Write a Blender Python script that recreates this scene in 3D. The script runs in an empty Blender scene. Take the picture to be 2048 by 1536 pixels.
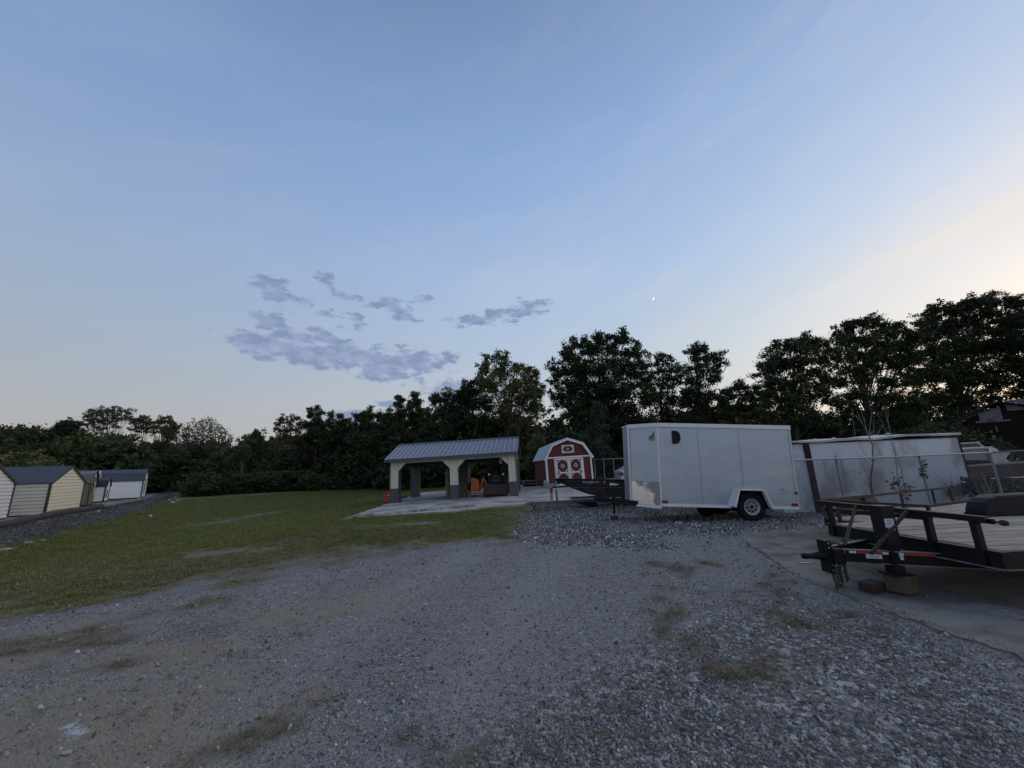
import bpy, math, random
import numpy as np
from mathutils import Vector, Matrix
R_ = math.radians
rng = np.random.default_rng(7)
random.seed(7)
scene = bpy.context.scene
COL = scene.collection

# ------------------------------------------------------------------ camera
PITCH, ROLL, EYE, FPX = R_(12.3), R_(1.8), 1.6, 769.0
cam_d = bpy.data.cameras.new("camera")
cam_d.sensor_width = 36.0
cam_d.lens = FPX / 2048.0 * 36.0
cam_d.clip_start = 0.05
cam_d.clip_end = 5000.0
cam = bpy.data.objects.new("camera", cam_d)
COL.objects.link(cam)
_F = Vector((0, math.cos(PITCH), math.sin(PITCH)))
_U = Vector((0, -math.sin(PITCH), math.cos(PITCH)))
_X = Vector((1, 0, 0))
_Rr = _X * math.cos(ROLL) - _U * math.sin(ROLL)
_Ur = _X * math.sin(ROLL) + _U * math.cos(ROLL)
cam.matrix_world = Matrix(((_Rr.x, _Ur.x, -_F.x, 0), (_Rr.y, _Ur.y, -_F.y, 0), (_Rr.z, _Ur.z, -_F.z, EYE), (0, 0, 0, 1)))
scene.camera = cam

# ------------------------------------------------------------------ sky and sun
SUN_EL, SUN_AZ = R_(2.0), R_(66)          # just outside the right edge, almost down
world = bpy.data.worlds.new("World")
scene.world = world
world.use_nodes = True
wt = world.node_tree
wt.nodes.clear()


def N(t, kind, **kw):
    n = t.nodes.new(kind)
    for k, v in kw.items():
        setattr(n, k, v)
    return n


def setin(n, **kw):
    for k, v in kw.items():
        n.inputs[k.replace('_', ' ')].default_value = v


def math_n(t, op, a, b=None, c=None, clamp=False):
    n = N(t, 'ShaderNodeMath', operation=op, use_clamp=clamp)
    for i, x in enumerate((a, b, c)):
        if x is None:
            continue
        if isinstance(x, (int, float)):
            n.inputs[i].default_value = x
        else:
            t.links.new(x, n.inputs[i])
    return n.outputs[0]


def smooth_n(t, x, lo, hi):
    n = N(t, 'ShaderNodeMapRange', interpolation_type='SMOOTHSTEP')
    n.inputs[1].default_value = lo
    n.inputs[2].default_value = hi
    t.links.new(x, n.inputs[0])
    return n.outputs[0]


def mixc(t, fac, a, b, mode='MIX'):
    n = N(t, 'ShaderNodeMix', data_type='RGBA', blend_type=mode)
    for idx, x in ((0, fac), (6, a), (7, b)):
        if isinstance(x, (int, float)):
            n.inputs[idx].default_value = x
        elif isinstance(x, tuple):
            n.inputs[idx].default_value = (x + (1,))[:4]
        else:
            t.links.new(x, n.inputs[idx])
    return n.outputs[2]


def noise_n(t, vec, scale, detail=4, rough=.55, dim='3D', out=0):
    n = N(t, 'ShaderNodeTexNoise', noise_dimensions=dim)
    n.inputs['Scale'].default_value = scale
    n.inputs['Detail'].default_value = detail
    n.inputs['Roughness'].default_value = rough
    if vec is not None:
        t.links.new(vec, n.inputs['Vector'])
    return n.outputs[out]


sky = N(wt, 'ShaderNodeTexSky', sky_type='NISHITA')
sky.sun_disc = False
sky.sun_elevation = SUN_EL
sky.sun_rotation = SUN_AZ
sky.altitude = 200
sky.air_density = 1.0
sky.dust_density = 1.6
sky.ozone_density = 1.6
tc = N(wt, 'ShaderNodeTexCoord')
sep = N(wt, 'ShaderNodeSeparateXYZ')
wt.links.new(tc.outputs['Generated'], sep.inputs[0])
sx, sy, sz = sep.outputs
az = math_n(wt, 'ARCTAN2', sx, sy)
el = math_n(wt, 'ARCSINE', sz)
# thin high cirrus: long streaks fanning up from the sunset side
def streaks(slope, sa, se, det, lo, hi, seed):
    cb = N(wt, 'ShaderNodeCombineXYZ')
    wt.links.new(math_n(wt, 'MULTIPLY', az, sa), cb.inputs[0])
    wt.links.new(math_n(wt, 'MULTIPLY', math_n(wt, 'SUBTRACT', el, math_n(wt, 'MULTIPLY', az, slope)), se), cb.inputs[1])
    cb.inputs[2].default_value = seed
    return smooth_n(wt, noise_n(wt, cb.outputs[0], 1.0, det, .6), lo, hi)
cir1 = streaks(.34, 1.6, 7.5, 7, .44, .74, 1.3)
cir2 = streaks(.16, 2.2, 13.0, 7, .46, .78, 7.7)
cirrus = math_n(wt, 'MAXIMUM', cir1, math_n(wt, 'MULTIPLY', cir2, .8))
# low dusk cumulus, grey violet: soft ellipses in azimuth/elevation broken by noise
cel = N(wt, 'ShaderNodeCombineXYZ')
wt.links.new(math_n(wt, 'MULTIPLY', az, 1.0), cel.inputs[0])
wt.links.new(math_n(wt, 'MULTIPLY', el, 2.1), cel.inputs[1])
cn = noise_n(wt, cel.outputs[0], 22, 7, .60)
CLOUDS = []
def px_dir(u, v):
    d = _F + _Rr * ((u - 1024) / FPX) - _Ur * ((v - 768) / FPX)
    d.normalize()
    return math.atan2(d.x, d.y), math.asin(d.z)
field = None
azel = N(wt, 'ShaderNodeCombineXYZ')
wt.links.new(az, azel.inputs[0])
wt.links.new(el, azel.inputs[1])
for (u, v, ru, rv, tilt, s) in [
        (520, 690, 70, 24, .1, 1.0), (610, 705, 100, 24, .10, 1.0), (715, 714, 110, 24, .06, 1.0), (820, 722, 85, 22, -.03, 1.0),
        (775, 742, 60, 20, 0, 1.0), (590, 674, 50, 17, .1, .95), (650, 676, 45, 14, .1, .85), (536, 643, 36, 17, .12, .95),
        (545, 582, 45, 22, .45, .8), (600, 606, 36, 11, .1, .7), (692, 594, 30, 16, .1, .6), (785, 612, 42, 14, .1, .85), (815, 632, 24, 9, .1, .7),
        (945, 640, 42, 11, -.1, .85), (992, 634, 36, 15, -.2, .9), (1050, 622, 40, 19, -.1, .75), (852, 597, 20, 7, 0, .8), (900, 782, 48, 22, 0, 1.15),
        (700, 832, 42, 10, 0, 1.15), (775, 808, 24, 8, 0, .8), (702, 642, 22, 14, 0, .55), (655, 628, 22, 9, 0, .55), (640, 552, 26, 10, 0, .5)]:
    a0, e0 = px_dir(u, v)
    a1, _ = px_dir(u + ru, v)
    _, e1 = px_dir(u, v - rv)
    ra, re = abs(a1 - a0), abs(e1 - e0)
    mq = N(wt, 'ShaderNodeMapping', vector_type='TEXTURE')
    mq.inputs['Location'].default_value = (a0, e0, 0)
    mq.inputs['Rotation'].default_value = (0, 0, -tilt)
    mq.inputs['Scale'].default_value = (ra, re, 1)
    wt.links.new(azel.outputs[0], mq.inputs[0])
    lq = N(wt, 'ShaderNodeVectorMath', operation='LENGTH')
    wt.links.new(mq.outputs[0], lq.inputs[0])
    q = math_n(wt, 'MULTIPLY_ADD', lq.outputs['Value'], -s, 1.35 * s)
    field = q if field is None else math_n(wt, 'MAXIMUM', field, q)
field = math_n(wt, 'MAXIMUM', field, -1.0)
dens = math_n(wt, 'ADD', math_n(wt, 'MULTIPLY', field, .62), math_n(wt, 'MULTIPLY', math_n(wt, 'SUBTRACT', cn, .5), 2.3))
cloud = math_n(wt, 'MULTIPLY', smooth_n(wt, dens, .04, .46), .92)

# clear dusk air: paler towards the horizon, warm towards the set sun
ramp = N(wt, 'ShaderNodeValToRGB')
wt.links.new(math_n(wt, 'MULTIPLY', math_n(wt, 'MAXIMUM', el, 0.0), 2 / math.pi), ramp.inputs[0])
cr = ramp.color_ramp
stops = [(0, (.52, .48, .47)), (.05, (.50, .49, .51)), (.11, (.46, .50, .57)), (.18, (.41, .50, .64)), (.30, (.345, .468, .705)), (.48, (.24, .365, .645)),
         (.63, (.17, .262, .475)), (1, (.12, .20, .41))]
cr.elements[0].position, cr.elements[0].color = stops[0][0], stops[0][1] + (1,)
cr.elements[1].position, cr.elements[1].color = stops[-1][0], stops[-1][1] + (1,)
for p_, c_ in stops[1:-1]:
    e_ = cr.elements.new(p_)
    e_.color = c_ + (1,)
sun_v = Vector((math.sin(SUN_AZ) * math.cos(SUN_EL), math.cos(SUN_AZ) * math.cos(SUN_EL), math.sin(SUN_EL)))
dot = N(wt, 'ShaderNodeVectorMath', operation='DOT_PRODUCT')
wt.links.new(tc.outputs['Generated'], dot.inputs[0])
dot.inputs[1].default_value = sun_v
ang = math_n(wt, 'ARCCOSINE', dot.outputs['Value'])
def glow(amp, sig):
    return math_n(wt, 'MULTIPLY', math_n(wt, 'EXPONENT', math_n(wt, 'DIVIDE', ang, -R_(sig))), amp)
gl = N(wt, 'ShaderNodeCombineXYZ')
for i_, (a_, s_) in enumerate(((1.38, 15.5), (.82, 18.5), (.36, 20))):
    wt.links.new(glow(a_, s_), gl.inputs[i_])
anti = math_n(wt, 'SUBTRACT', 1.0, math_n(wt, 'MULTIPLY', smooth_n(wt, ang, R_(60), R_(125)), .19))
c1 = mixc(wt, 1.0, ramp.outputs[0], anti, 'MULTIPLY')
c1 = mixc(wt, 1.0, c1, gl.outputs[0], 'ADD')
nish = mixc(wt, 1.0, sky.outputs[0], (.035, .035, .035), 'MULTIPLY')
c1 = mixc(wt, 1.0, c1, nish, 'ADD')
warm = math_n(wt, 'EXPONENT', math_n(wt, 'DIVIDE', ang, -R_(45)))
cirfac = math_n(wt, 'MULTIPLY', cirrus, math_n(wt, 'ADD', .08, math_n(wt, 'MULTIPLY', warm, .85)))
cirfac = math_n(wt, 'MULTIPLY', cirfac, smooth_n(wt, el, -.05, .12))
cirfac = math_n(wt, 'MULTIPLY', cirfac, math_n(wt, 'SUBTRACT', 1.0, math_n(wt, 'MULTIPLY', smooth_n(wt, el, .45, .95), .6)))
c2 = mixc(wt, cirfac, c1, mixc(wt, warm, (.46, .52, .62), (1.0, .90, .77)))
# a low cream veil over the sunset side
veil = N(wt, 'ShaderNodeMapping', vector_type='TEXTURE')
veil.inputs['Location'].default_value = (R_(56), R_(21), 0)
veil.inputs['Rotation'].default_value = (0, 0, R_(17))
veil.inputs['Scale'].default_value = (R_(46), R_(6.5), 1)
wt.links.new(azel.outputs[0], veil.inputs[0])
vl = N(wt, 'ShaderNodeVectorMath', operation='LENGTH')
wt.links.new(veil.outputs[0], vl.inputs[0])
vfac = math_n(wt, 'MULTIPLY', math_n(wt, 'SUBTRACT', 1.0, smooth_n(wt, vl.outputs['Value'], .1, 1.0)), math_n(wt, 'MULTIPLY_ADD', cir2, .40, .18))
c2 = mixc(wt, vfac, c2, (.95, .84, .74))
c3 = mixc(wt, cloud, c2, mixc(wt, smooth_n(wt, cn, .42, .62), (.30, .37, .55), (.225, .29, .465)))
bg = N(wt, 'ShaderNodeBackground')
bg.inputs[1].default_value = 1.0
wt.links.new(c3, bg.inputs[0])
wo = N(wt, 'ShaderNodeOutputWorld')
wt.links.new(bg.outputs[0], wo.inputs[0])

sl = bpy.data.lights.new("sun", 'SUN')
sl.energy = 1.6                      # the sun has just set: what is left is the broad warm glow round it
sl.angle = R_(110)
sl.color = (1.0, .80, .62)
so = bpy.data.objects.new("sun", sl)
COL.objects.link(so)
so.rotation_euler = (-sun_v).to_track_quat('-Z', 'Y').to_euler()
scene.view_settings.view_transform = 'Standard'
scene.view_settings.look = 'None'
scene.view_settings.exposure = 0.0
scene.view_settings.gamma = 1.0
scene.view_settings.use_curve_mapping = False

# ------------------------------------------------------------------ measuring helpers (photograph pixel -> point of the place)
def ray(u, v):
    return _F + _Rr * ((u - 1024) / FPX) - _Ur * ((v - 768) / FPX)


def at_y(u, v, y):                       # the point on that sight line y metres ahead
    d = ray(u, v)
    return Vector((0, 0, EYE)) + d * (y / d.y)


def at_z(u, v, z):
    d = ray(u, v)
    return Vector((0, 0, EYE)) + d * ((z - EYE) / d.z)


def sstep(a, b, x):
    t = np.clip((np.asarray(x, float) - a) / (b - a), 0, 1)
    return t * t * (3 - 2 * t)


def slab_plane(x, y):
    return .02 + .03 * (x + 6.4) + .015 * (y - 20.6)


def pad_plane(x, y):
    return np.clip(-.17 - .0125 * (np.hypot(x + 26, y - 22)) * np.where(y > 22, 1, 0), -.6, 0)


PADLINE = [at_z(u, v, -.22).to_2d() for u, v in ((-520, 1180), (-260, 1110), (0, 1058), (105, 1034), (200, 1018), (281, 999), (318, 985))]
TOELINE = [at_z(u, v, -.62).to_2d() for u, v in ((-520, 1300), (-260, 1205), (0, 1115), (70, 1093), (140, 1071), (215, 1050), (300, 1022), (345, 1001), (352, 984))]


def seg_dist(x, y, pts):
    """unsigned distance and sign (positive on the left of the line's direction) to a polyline"""
    best = np.full(np.shape(x), 1e9)
    sgn = np.ones(np.shape(x))
    for a, b in zip(pts[:-1], pts[1:]):
        dx, dy = b[0] - a[0], b[1] - a[1]
        L2 = dx * dx + dy * dy
        t = np.clip(((x - a[0]) * dx + (y - a[1]) * dy) / L2, 0, 1)
        px, py = x - (a[0] + t * dx), y - (a[1] + t * dy)
        d = np.hypot(px, py)
        s = np.sign(dx * (y - a[1]) - dy * (x - a[0]))
        m = d < best
        best = np.where(m, d, best)
        sgn = np.where(m, s, sgn)
    return best, sgn


def poly_sd(x, y, poly):
    """signed distance to a closed polygon, positive inside"""
    x = np.asarray(x, float)
    y = np.asarray(y, float)
    d, _ = seg_dist(x, y, list(poly) + [poly[0]])
    ins = np.zeros(x.shape, bool)
    n = len(poly)
    for i in range(n):
        x1, y1 = poly[i]
        x2, y2 = poly[(i + 1) % n]
        c = (y1 > y) != (y2 > y)
        with np.errstate(divide='ignore', invalid='ignore'):
            xi = (x2 - x1) * (y - y1) / (y2 - y1 + 1e-12) + x1
        ins ^= c & (x < xi)
    return np.where(ins, d, -d)


def hgt(x, y):
    x = np.asarray(x, float)
    y = np.asarray(y, float)
    lawn = -.55 * sstep(-4, -15, x) * (1 - .5 * sstep(30, 50, y))
    w = sstep(12, 16, y) * sstep(-11, -7, x) * (1 - sstep(26, 34, y)) * (1 - sstep(9, 13, x))
    g = lawn * (1 - w) + (slab_plane(x, y) - .07) * w
    dpad, s = seg_dist(x, y, PADLINE)
    dp = np.where(s > 0, dpad, -dpad)               # inside the pad is positive
    k = sstep(-2.2, -.05, dp)
    g = g * (1 - k) + pad_plane(x, y) * k
    bump = .012 * np.sin(x * 1.7 + .6 * np.sin(y * 1.1)) * np.sin(y * 1.3 + x * .4) + .006 * np.sin(x * 4.1 + y * 2.2) * np.sin(y * 3.7 - x)
    bank = k * (1 - k) * 4
    g = g + bump * (1 - w) * 1.0 + bank * .05 * np.sin(x * 2.9) * np.sin(y * 2.3 + 1)
    far = sstep(90, 260, np.hypot(x, y))
    g = g + far * (3.0 * np.sin(x / 140.) * np.sin(y / 170. + 1) + 1.0)
    return g


def H(x, y):
    return float(hgt(np.array([x]), np.array([y]))[0])


def hit(u, v):
    z = 0.0
    for _ in range(40):
        p = at_z(u, v, z)
        z = z * .5 + H(p.x, p.y) * .5
    p = at_z(u, v, z)
    return p


def onsl(u, v):
    z = 0.1
    for _ in range(40):
        p = at_z(u, v, z)
        z = float(slab_plane(p.x, p.y))
    return at_z(u, v, z)


# ------------------------------------------------------------------ mesh and object helpers
class MB:
    def __init__(s):
        s.v, s.f, s.m = [], [], []

    def add(s, vs, fs, mi=0):
        o = len(s.v)
        s.v += [tuple(p) for p in vs]
        s.f += [tuple(i + o for i in f) for f in fs]
        s.m += [mi] * len(fs)
        return s

    def box(s, c, d, rz=0, mi=0, taper=1.0):
        hx, hy, hz = d[0] / 2, d[1] / 2, d[2] / 2
        ca, sa = math.cos(rz), math.sin(rz)
        vs = []
        for z, t in ((-hz, 1), (hz, taper)):
            for x, y in ((-hx, -hy), (hx, -hy), (hx, hy), (-hx, hy)):
                x, y = x * t, y * t
                vs.append((c[0] + x * ca - y * sa, c[1] + x * sa + y * ca, c[2] + z))
        return s.add(vs, [(0, 3, 2, 1), (4, 5, 6, 7), (0, 1, 5, 4), (1, 2, 6, 5), (2, 3, 7, 6), (3, 0, 4, 7)], mi)

    def box2(s, a, b, mi=0):
        return s.box([(a[i] + b[i]) / 2 for i in range(3)], [abs(b[i] - a[i]) for i in range(3)], mi=mi)

    def beam(s, p, q, w, h, mi=0, up=(0, 0, 1)):
        p, q = Vector(p), Vector(q)
        d = (q - p).normalized()
        upv = Vector(up)
        if abs(d.dot(upv)) > .98:
            upv = Vector((0, 1, 0))
        sd = d.cross(upv).normalized() * (w / 2)
        uu = sd.cross(d).normalized() * (h / 2)
        vs = [e + a * sd + b * uu for e in (p, q) for a, b in ((-1, -1), (1, -1), (1, 1), (-1, 1))]
        return s.add(vs, [(0, 3, 2, 1), (4, 5, 6, 7), (0, 1, 5, 4), (1, 2, 6, 5), (2, 3, 7, 6), (3, 0, 4, 7)], mi)

    def tube(s, pts, r, n=8, mi=0, cap=True):
        pts = [Vector(p) for p in pts]
        rs = r if isinstance(r, (list, tuple)) else [r] * len(pts)
        rings = []
        prev = None
        for i, p in enumerate(pts):
            d = (pts[min(i + 1, len(pts) - 1)] - pts[max(i - 1, 0)]).normalized()
            a = prev if prev is not None else (Vector((0, 0, 1)) if abs(d.z) < .9 else Vector((1, 0, 0)))
            sd = d.cross(a)
            if sd.length < 1e-4:
                sd = d.cross(Vector((0, 1, 0)))
            sd.normalize()
            uu = sd.cross(d).normalized()
            prev = uu
            rings.append([p + sd * (math.cos(2 * math.pi * k / n) * rs[i]) + uu * (math.sin(2 * math.pi * k / n) * rs[i]) for k in range(n)])
        vs = [p for ring in rings for p in ring]
        fs = []
        for i in range(len(pts) - 1):
            for k in range(n):
                k2 = (k + 1) % n
                fs.append((i * n + k, i * n + k2, (i + 1) * n + k2, (i + 1) * n + k))
        if cap:
            fs.append(tuple(range(n - 1, -1, -1)))
            fs.append(tuple((len(pts) - 1) * n + k for k in range(n)))
        return s.add(vs, fs, mi)

    def lathe(s, prof, c, axis='y', n=24, mi=0):
        """prof: (radius, along) pairs turned round an axis through c"""
        vs, fs = [], []
        for r, h in prof:
            for k in range(n):
                a = 2 * math.pi * k / n
                if axis == 'y':
                    vs.append((c[0] + r * math.cos(a), c[1] + h, c[2] + r * math.sin(a)))
                elif axis == 'x':
                    vs.append((c[0] + h, c[1] + r * math.cos(a), c[2] + r * math.sin(a)))
                else:
                    vs.append((c[0] + r * math.cos(a), c[1] + r * math.sin(a), c[2] + h))
        for i in range(len(prof) - 1):
            for k in range(n):
                k2 = (k + 1) % n
                fs.append((i * n + k, i * n + k2, (i + 1) * n + k2, (i + 1) * n + k))
        return s.add(vs, fs, mi)

    def prism(s, poly, y0, y1, mi=0):
        """polygon in x,z pushed from y0 to y1"""
        n = len(poly)
        vs = [(x, y0, z) for x, z in poly] + [(x, y1, z) for x, z in poly]
        fs = [tuple(range(n)), tuple(range(2 * n - 1, n - 1, -1))]
        for i in range(n):
            j = (i + 1) % n
            fs.append((i, i + n, j + n, j))
        return s.add(vs, fs, mi)

    def prism_x(s, poly, x0, x1, mi=0):
        o = len(s.v)
        s.prism(poly, x0, x1, mi)
        s.v[o:] = [(y, x, z) for x, y, z in s.v[o:]]
        return s

    def slab(s, poly, z0, z1, mi=0):
        n = len(poly)
        zz = lambda z, p: z(p[0], p[1]) if callable(z) else z
        vs = [(p[0], p[1], zz(z0, p)) for p in poly] + [(p[0], p[1], zz(z1, p)) for p in poly]
        fs = [tuple(range(n - 1, -1, -1)), tuple(range(n, 2 * n))]
        for i in range(n):
            j = (i + 1) % n
            fs.append((i, j, j + n, i + n))
        return s.add(vs, fs, mi)

    def build(s, name, mats, parent=None, smooth=False, bevel=0, label=None, col=COL):
        me = bpy.data.meshes.new(name)
        me.from_pydata(s.v, [], s.f)
        for m in (mats if isinstance(mats, (list, tuple)) else [mats]):
            me.materials.append(m)
        if any(s.m):
            me.polygons.foreach_set('material_index', s.m)
        if smooth:
            me.polygons.foreach_set('use_smooth', [True] * len(me.polygons))
        me.update()
        o = bpy.data.objects.new(name, me)
        if col:
            col.objects.link(o)
        if parent is not None:
            o.parent = parent
        if bevel:
            md = o.modifiers.new('bevel', 'BEVEL')
            md.width = bevel
            md.segments = 2
            md.limit_method = 'ANGLE'
        if label:
            o['label'] = label
        return o


def tag(o, label, cat, group=None, kind=None):
    o['label'] = label
    if cat:
        o['category'] = cat
    if group:
        o['group'] = group
    if kind:
        o['kind'] = kind
    return o


def thing(name, label, cat, loc=(0, 0, 0), rot=(0, 0, 0), group=None):
    o = bpy.data.objects.new(name, None)
    COL.objects.link(o)
    o.empty_display_size = .2
    o.location = loc
    o.rotation_euler = rot
    return tag(o, label, cat, group)


def struct(o):
    o['kind'] = 'structure'
    return o


def share(src, name, parent, loc, rot=(0, 0, 0), scale=(1, 1, 1)):
    o = src.copy()
    o.name = name
    COL.objects.link(o)
    o.parent = parent
    o.location = loc
    o.rotation_euler = rot
    o.scale = scale
    return o


# ------------------------------------------------------------------ materials
MATS = {}


def mat(name, col, rough=.7, metal=0.0, var=.15, scale=3.0, col2=None, c2=(.5, .75), c2scale=2.0, bump=0.0, bscale=40.0, spec=.5, stretch=None, emit=None):
    """principled material whose colour is broken by noise; col2 is a second real colour (rust, stain, wear) in patches"""
    if name in MATS:
        return MATS[name]
    m = bpy.data.materials.new(name)
    m.use_nodes = True
    t = m.node_tree
    b = t.nodes['Principled BSDF']
    b.inputs['Roughness'].default_value = rough
    b.inputs['Metallic'].default_value = metal
    b.inputs['Specular IOR Level'].default_value = spec
    tcn = N(t, 'ShaderNodeTexCoord')
    vec = tcn.outputs['Object']
    if stretch:
        mpn = N(t, 'ShaderNodeMapping')
        mpn.inputs['Scale'].default_value = stretch
        t.links.new(vec, mpn.inputs[0])
        vec = mpn.outputs[0]
    nz = noise_n(t, vec, scale, 5, .6)
    fac = math_n(t, 'MULTIPLY_ADD', nz, 2 * var, 1 - var)
    hsv = N(t, 'ShaderNodeHueSaturation')
    hsv.inputs['Color'].default_value = col + (1,)
    t.links.new(fac, hsv.inputs['Value'])
    out = hsv.outputs[0]
    if col2:
        n2 = noise_n(t, vec, c2scale, 7, .62)
        out = mixc(t, smooth_n(t, n2, *c2), out, col2)
    t.links.new(out, b.inputs['Base Color'])
    rr = math_n(t, 'MULTIPLY_ADD', nz, .3, rough - .15, clamp=True)
    t.links.new(rr, b.inputs['Roughness'])
    if bump:
        bn = N(t, 'ShaderNodeBump')
        bn.inputs['Strength'].default_value = bump
        bn.inputs['Distance'].default_value = .02
        t.links.new(noise_n(t, vec, bscale, 4, .6), bn.inputs['Height'])
        t.links.new(bn.outputs[0], b.inputs['Normal'])
    MATS[name] = m
    return m


M_black = mat('black_painted_steel', (.009, .009, .010), .55, .0, .4, 6, (.035, .018, .012), (.60, .78), 5, .15, 60, spec=.22)
M_rust = mat('rusty_steel', (.062, .030, .021), .85, .0, .4, 8, (.028, .020, .018), (.45, .7), 6, .4, 60)
M_galv = mat('galvanised_steel', (.36, .37, .39), .55, .35, .15, 12)
M_alu = mat('bare_aluminium', (.62, .62, .64), .38, .85, .12, 10)
M_trim = mat('white_trim', (.78, .77, .75), .5, 0, .08, 5)
M_rubber = mat('tyre_rubber', (.012, .012, .013), .9, 0, .3, 20, spec=.2)
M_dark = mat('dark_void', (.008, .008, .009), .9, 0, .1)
M_glass = mat('dark_glass', (.015, .018, .022), .08, 0, .1)
M_red_lamp = mat('red_lamp_lens', (.28, .01, .008), .25, 0, .1)
M_amber = mat('amber_lens', (.35, .09, .02), .3, 0, .1)
M_tape_red = mat('red_reflective_tape', (.55, .03, .02), .4, 0, .1, 30)
M_tape_white = mat('white_reflective_tape', (.75, .77, .8), .4, 0, .08, 30)
M_paper = mat('white_sticker', (.62, .66, .72), .5, 0, .12, 40)
M_bark = mat('bark', (.052, .043, .035), .9, 0, .4, 9, bump=.6, bscale=20)
M_palebark = mat('pale_bark', (.17, .155, .135), .9, 0, .3, 9)
M_twig = mat('grey_twigs', (.26, .235, .22), .9, 0, .3, 9)


def leafmat(name, col, col2):
    m = bpy.data.materials.new(name)
    m.use_nodes = True
    t = m.node_tree
    b = t.nodes['Principled BSDF']
    b.inputs['Roughness'].default_value = .6
    b.inputs['Specular IOR Level'].default_value = .3
    g = N(t, 'ShaderNodeNewGeometry')
    oi = N(t, 'ShaderNodeObjectInfo')
    tcn = N(t, 'ShaderNodeTexCoord')
    nz = noise_n(t, tcn.outputs['Object'], .55, 3, .6)
    f = math_n(t, 'MULTIPLY_ADD', g.outputs['Random Per Island'], .55, -.1)
    f = math_n(t, 'ADD', f, math_n(t, 'MULTIPLY_ADD', nz, 1.6, -.65), clamp=True)
    c = mixc(t, f, col, col2)
    h = N(t, 'ShaderNodeHueSaturation')
    t.links.new(c, h.inputs['Color'])
    t.links.new(math_n(t, 'MULTIPLY_ADD', oi.outputs['Random'], .3, .85), h.inputs['Value'])
    t.links.new(h.outputs[0], b.inputs['Base Color'])
    tr = N(t, 'ShaderNodeBsdfTranslucent')
    t.links.new(h.outputs[0], tr.inputs[0])
    mx = N(t, 'ShaderNodeMixShader')
    mx.inputs[0].default_value = .22
    t.links.new(b.outputs[0], mx.inputs[1])
    t.links.new(tr.outputs[0], mx.inputs[2])
    t.links.new(mx.outputs[0], t.nodes['Material Output'].inputs[0])
    return m


L_dark = leafmat('dark_foliage', (.024, .038, .014), (.082, .100, .036))
L_mid = leafmat('green_foliage', (.040, .060, .020), (.115, .130, .045))
L_yel = leafmat('yellowing_foliage', (.075, .088, .028), (.19, .18, .06))
L_grey = leafmat('grey_green_foliage', (.060, .075, .038), (.135, .140, .075))
L_blue = leafmat('blue_green_foliage', (.036, .062, .036), (.095, .125, .075))

# ------------------------------------------------------------------ ground
GRASS = [hit(u, v).to_2d() for u, v in ((-500, 1330), (-200, 1275), (0, 1238), (120, 1214), (300, 1196), (400, 1172), (500, 1184), (570, 1150),
         (640, 1132), (700, 1118), (760, 1104), (830, 1092), (900, 1085), (960, 1076), (1005, 1066), (1040, 1045), (1062, 1022), (1068, 1008))]
GRASS = [tuple(p) for p in GRASS] + [(1.6, 19.5), (2.0, 26), (9, 33), (60, 33), (140, 200), (900, 1500), (-900, 1500), (-900, 2)]
TOE = [tuple(p) for p in TOELINE] + [(-60, 62), (-900, 900), (-900, -60), (-60, -40)]
PADC = [tuple(at_z(u, v, 0.0).to_2d()) for u, v in ((1515, 1064), (1485, 1080), (1530, 1108), (1590, 1148), (1640, 1172), (1700, 1196), (1750, 1216), (1850, 1250), (2048, 1322), (2300, 1425), (2600, 1540))] + [(9.5, 1.0), (12, 6), (12.5, 9.6), (8.2, 9.4)]
COARSE = [[tuple(hit(u, v).to_2d()) for u, v in ((1060, 1016), (1010, 1062), (1120, 1085), (1300, 1090), (1500, 1075), (1600, 1050), (1640, 1035))] + [(9.5, 11.0), (12, 17), (6, 18.2), (1.2, 17.8)],
          [tuple(at_z(u, v, 0).to_2d()) for u, v in ((820, 1700), (980, 1440), (1180, 1330), (1380, 1230), (1560, 1200), (1700, 1225), (1900, 1290), (2150, 1420), (2300, 1700))]]


_wr = np.random.default_rng(99)
_WV = [(_wr.normal(0, 1, 2), _wr.uniform(0, 6.28)) for _ in range(14)]


def vn(x, y, s):
    a = 0
    for (k, ph) in _WV:
        a = a + np.sin((k[0] * x + k[1] * y) * s + ph + 1.3 * np.sin(k[1] * x * s * .7 - ph))
    return a / 7.0                                   # about -1..1


def caps(segs):
    def f(x, y):
        best = np.full(np.shape(x), -9.)
        for (u1, v1, u2, v2, w) in segs:
            a, b = hit(u1, v1), hit(u2, v2)
            dx, dy = b.x - a.x, b.y - a.y
            t = np.clip(((x - a.x) * dx + (y - a.y) * dy) / (dx * dx + dy * dy + 1e-9), 0, 1)
            best = np.maximum(best, w - np.hypot(x - a.x - t * dx, y - a.y - t * dy))
        return best
    return f


bare_f = caps([(430, 1046, 540, 1026, .30), (420, 1106, 540, 1096, .22), (760, 1050, 860, 1046, .12), (470, 1150, 520, 1143, .05)])
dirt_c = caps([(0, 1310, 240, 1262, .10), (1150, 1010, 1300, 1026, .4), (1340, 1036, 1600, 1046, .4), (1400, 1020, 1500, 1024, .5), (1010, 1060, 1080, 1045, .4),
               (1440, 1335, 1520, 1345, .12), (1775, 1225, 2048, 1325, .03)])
DIRTZ = [([hit(u, v).to_2d() for u, v in ((1180, 1120), (1560, 1120), (1700, 1215), (1960, 1330), (2060, 1500), (1700, 1536), (1450, 1480), (1330, 1330))], .13),
         ([hit(u, v).to_2d() for u, v in ((-60, 1290), (330, 1235), (520, 1400), (500, 1536), (-80, 1700))], .02),
         ([hit(u, v).to_2d() for u, v in ((850, 1400), (1500, 1420), (1650, 1700), (700, 1700))], -.02)]


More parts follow.
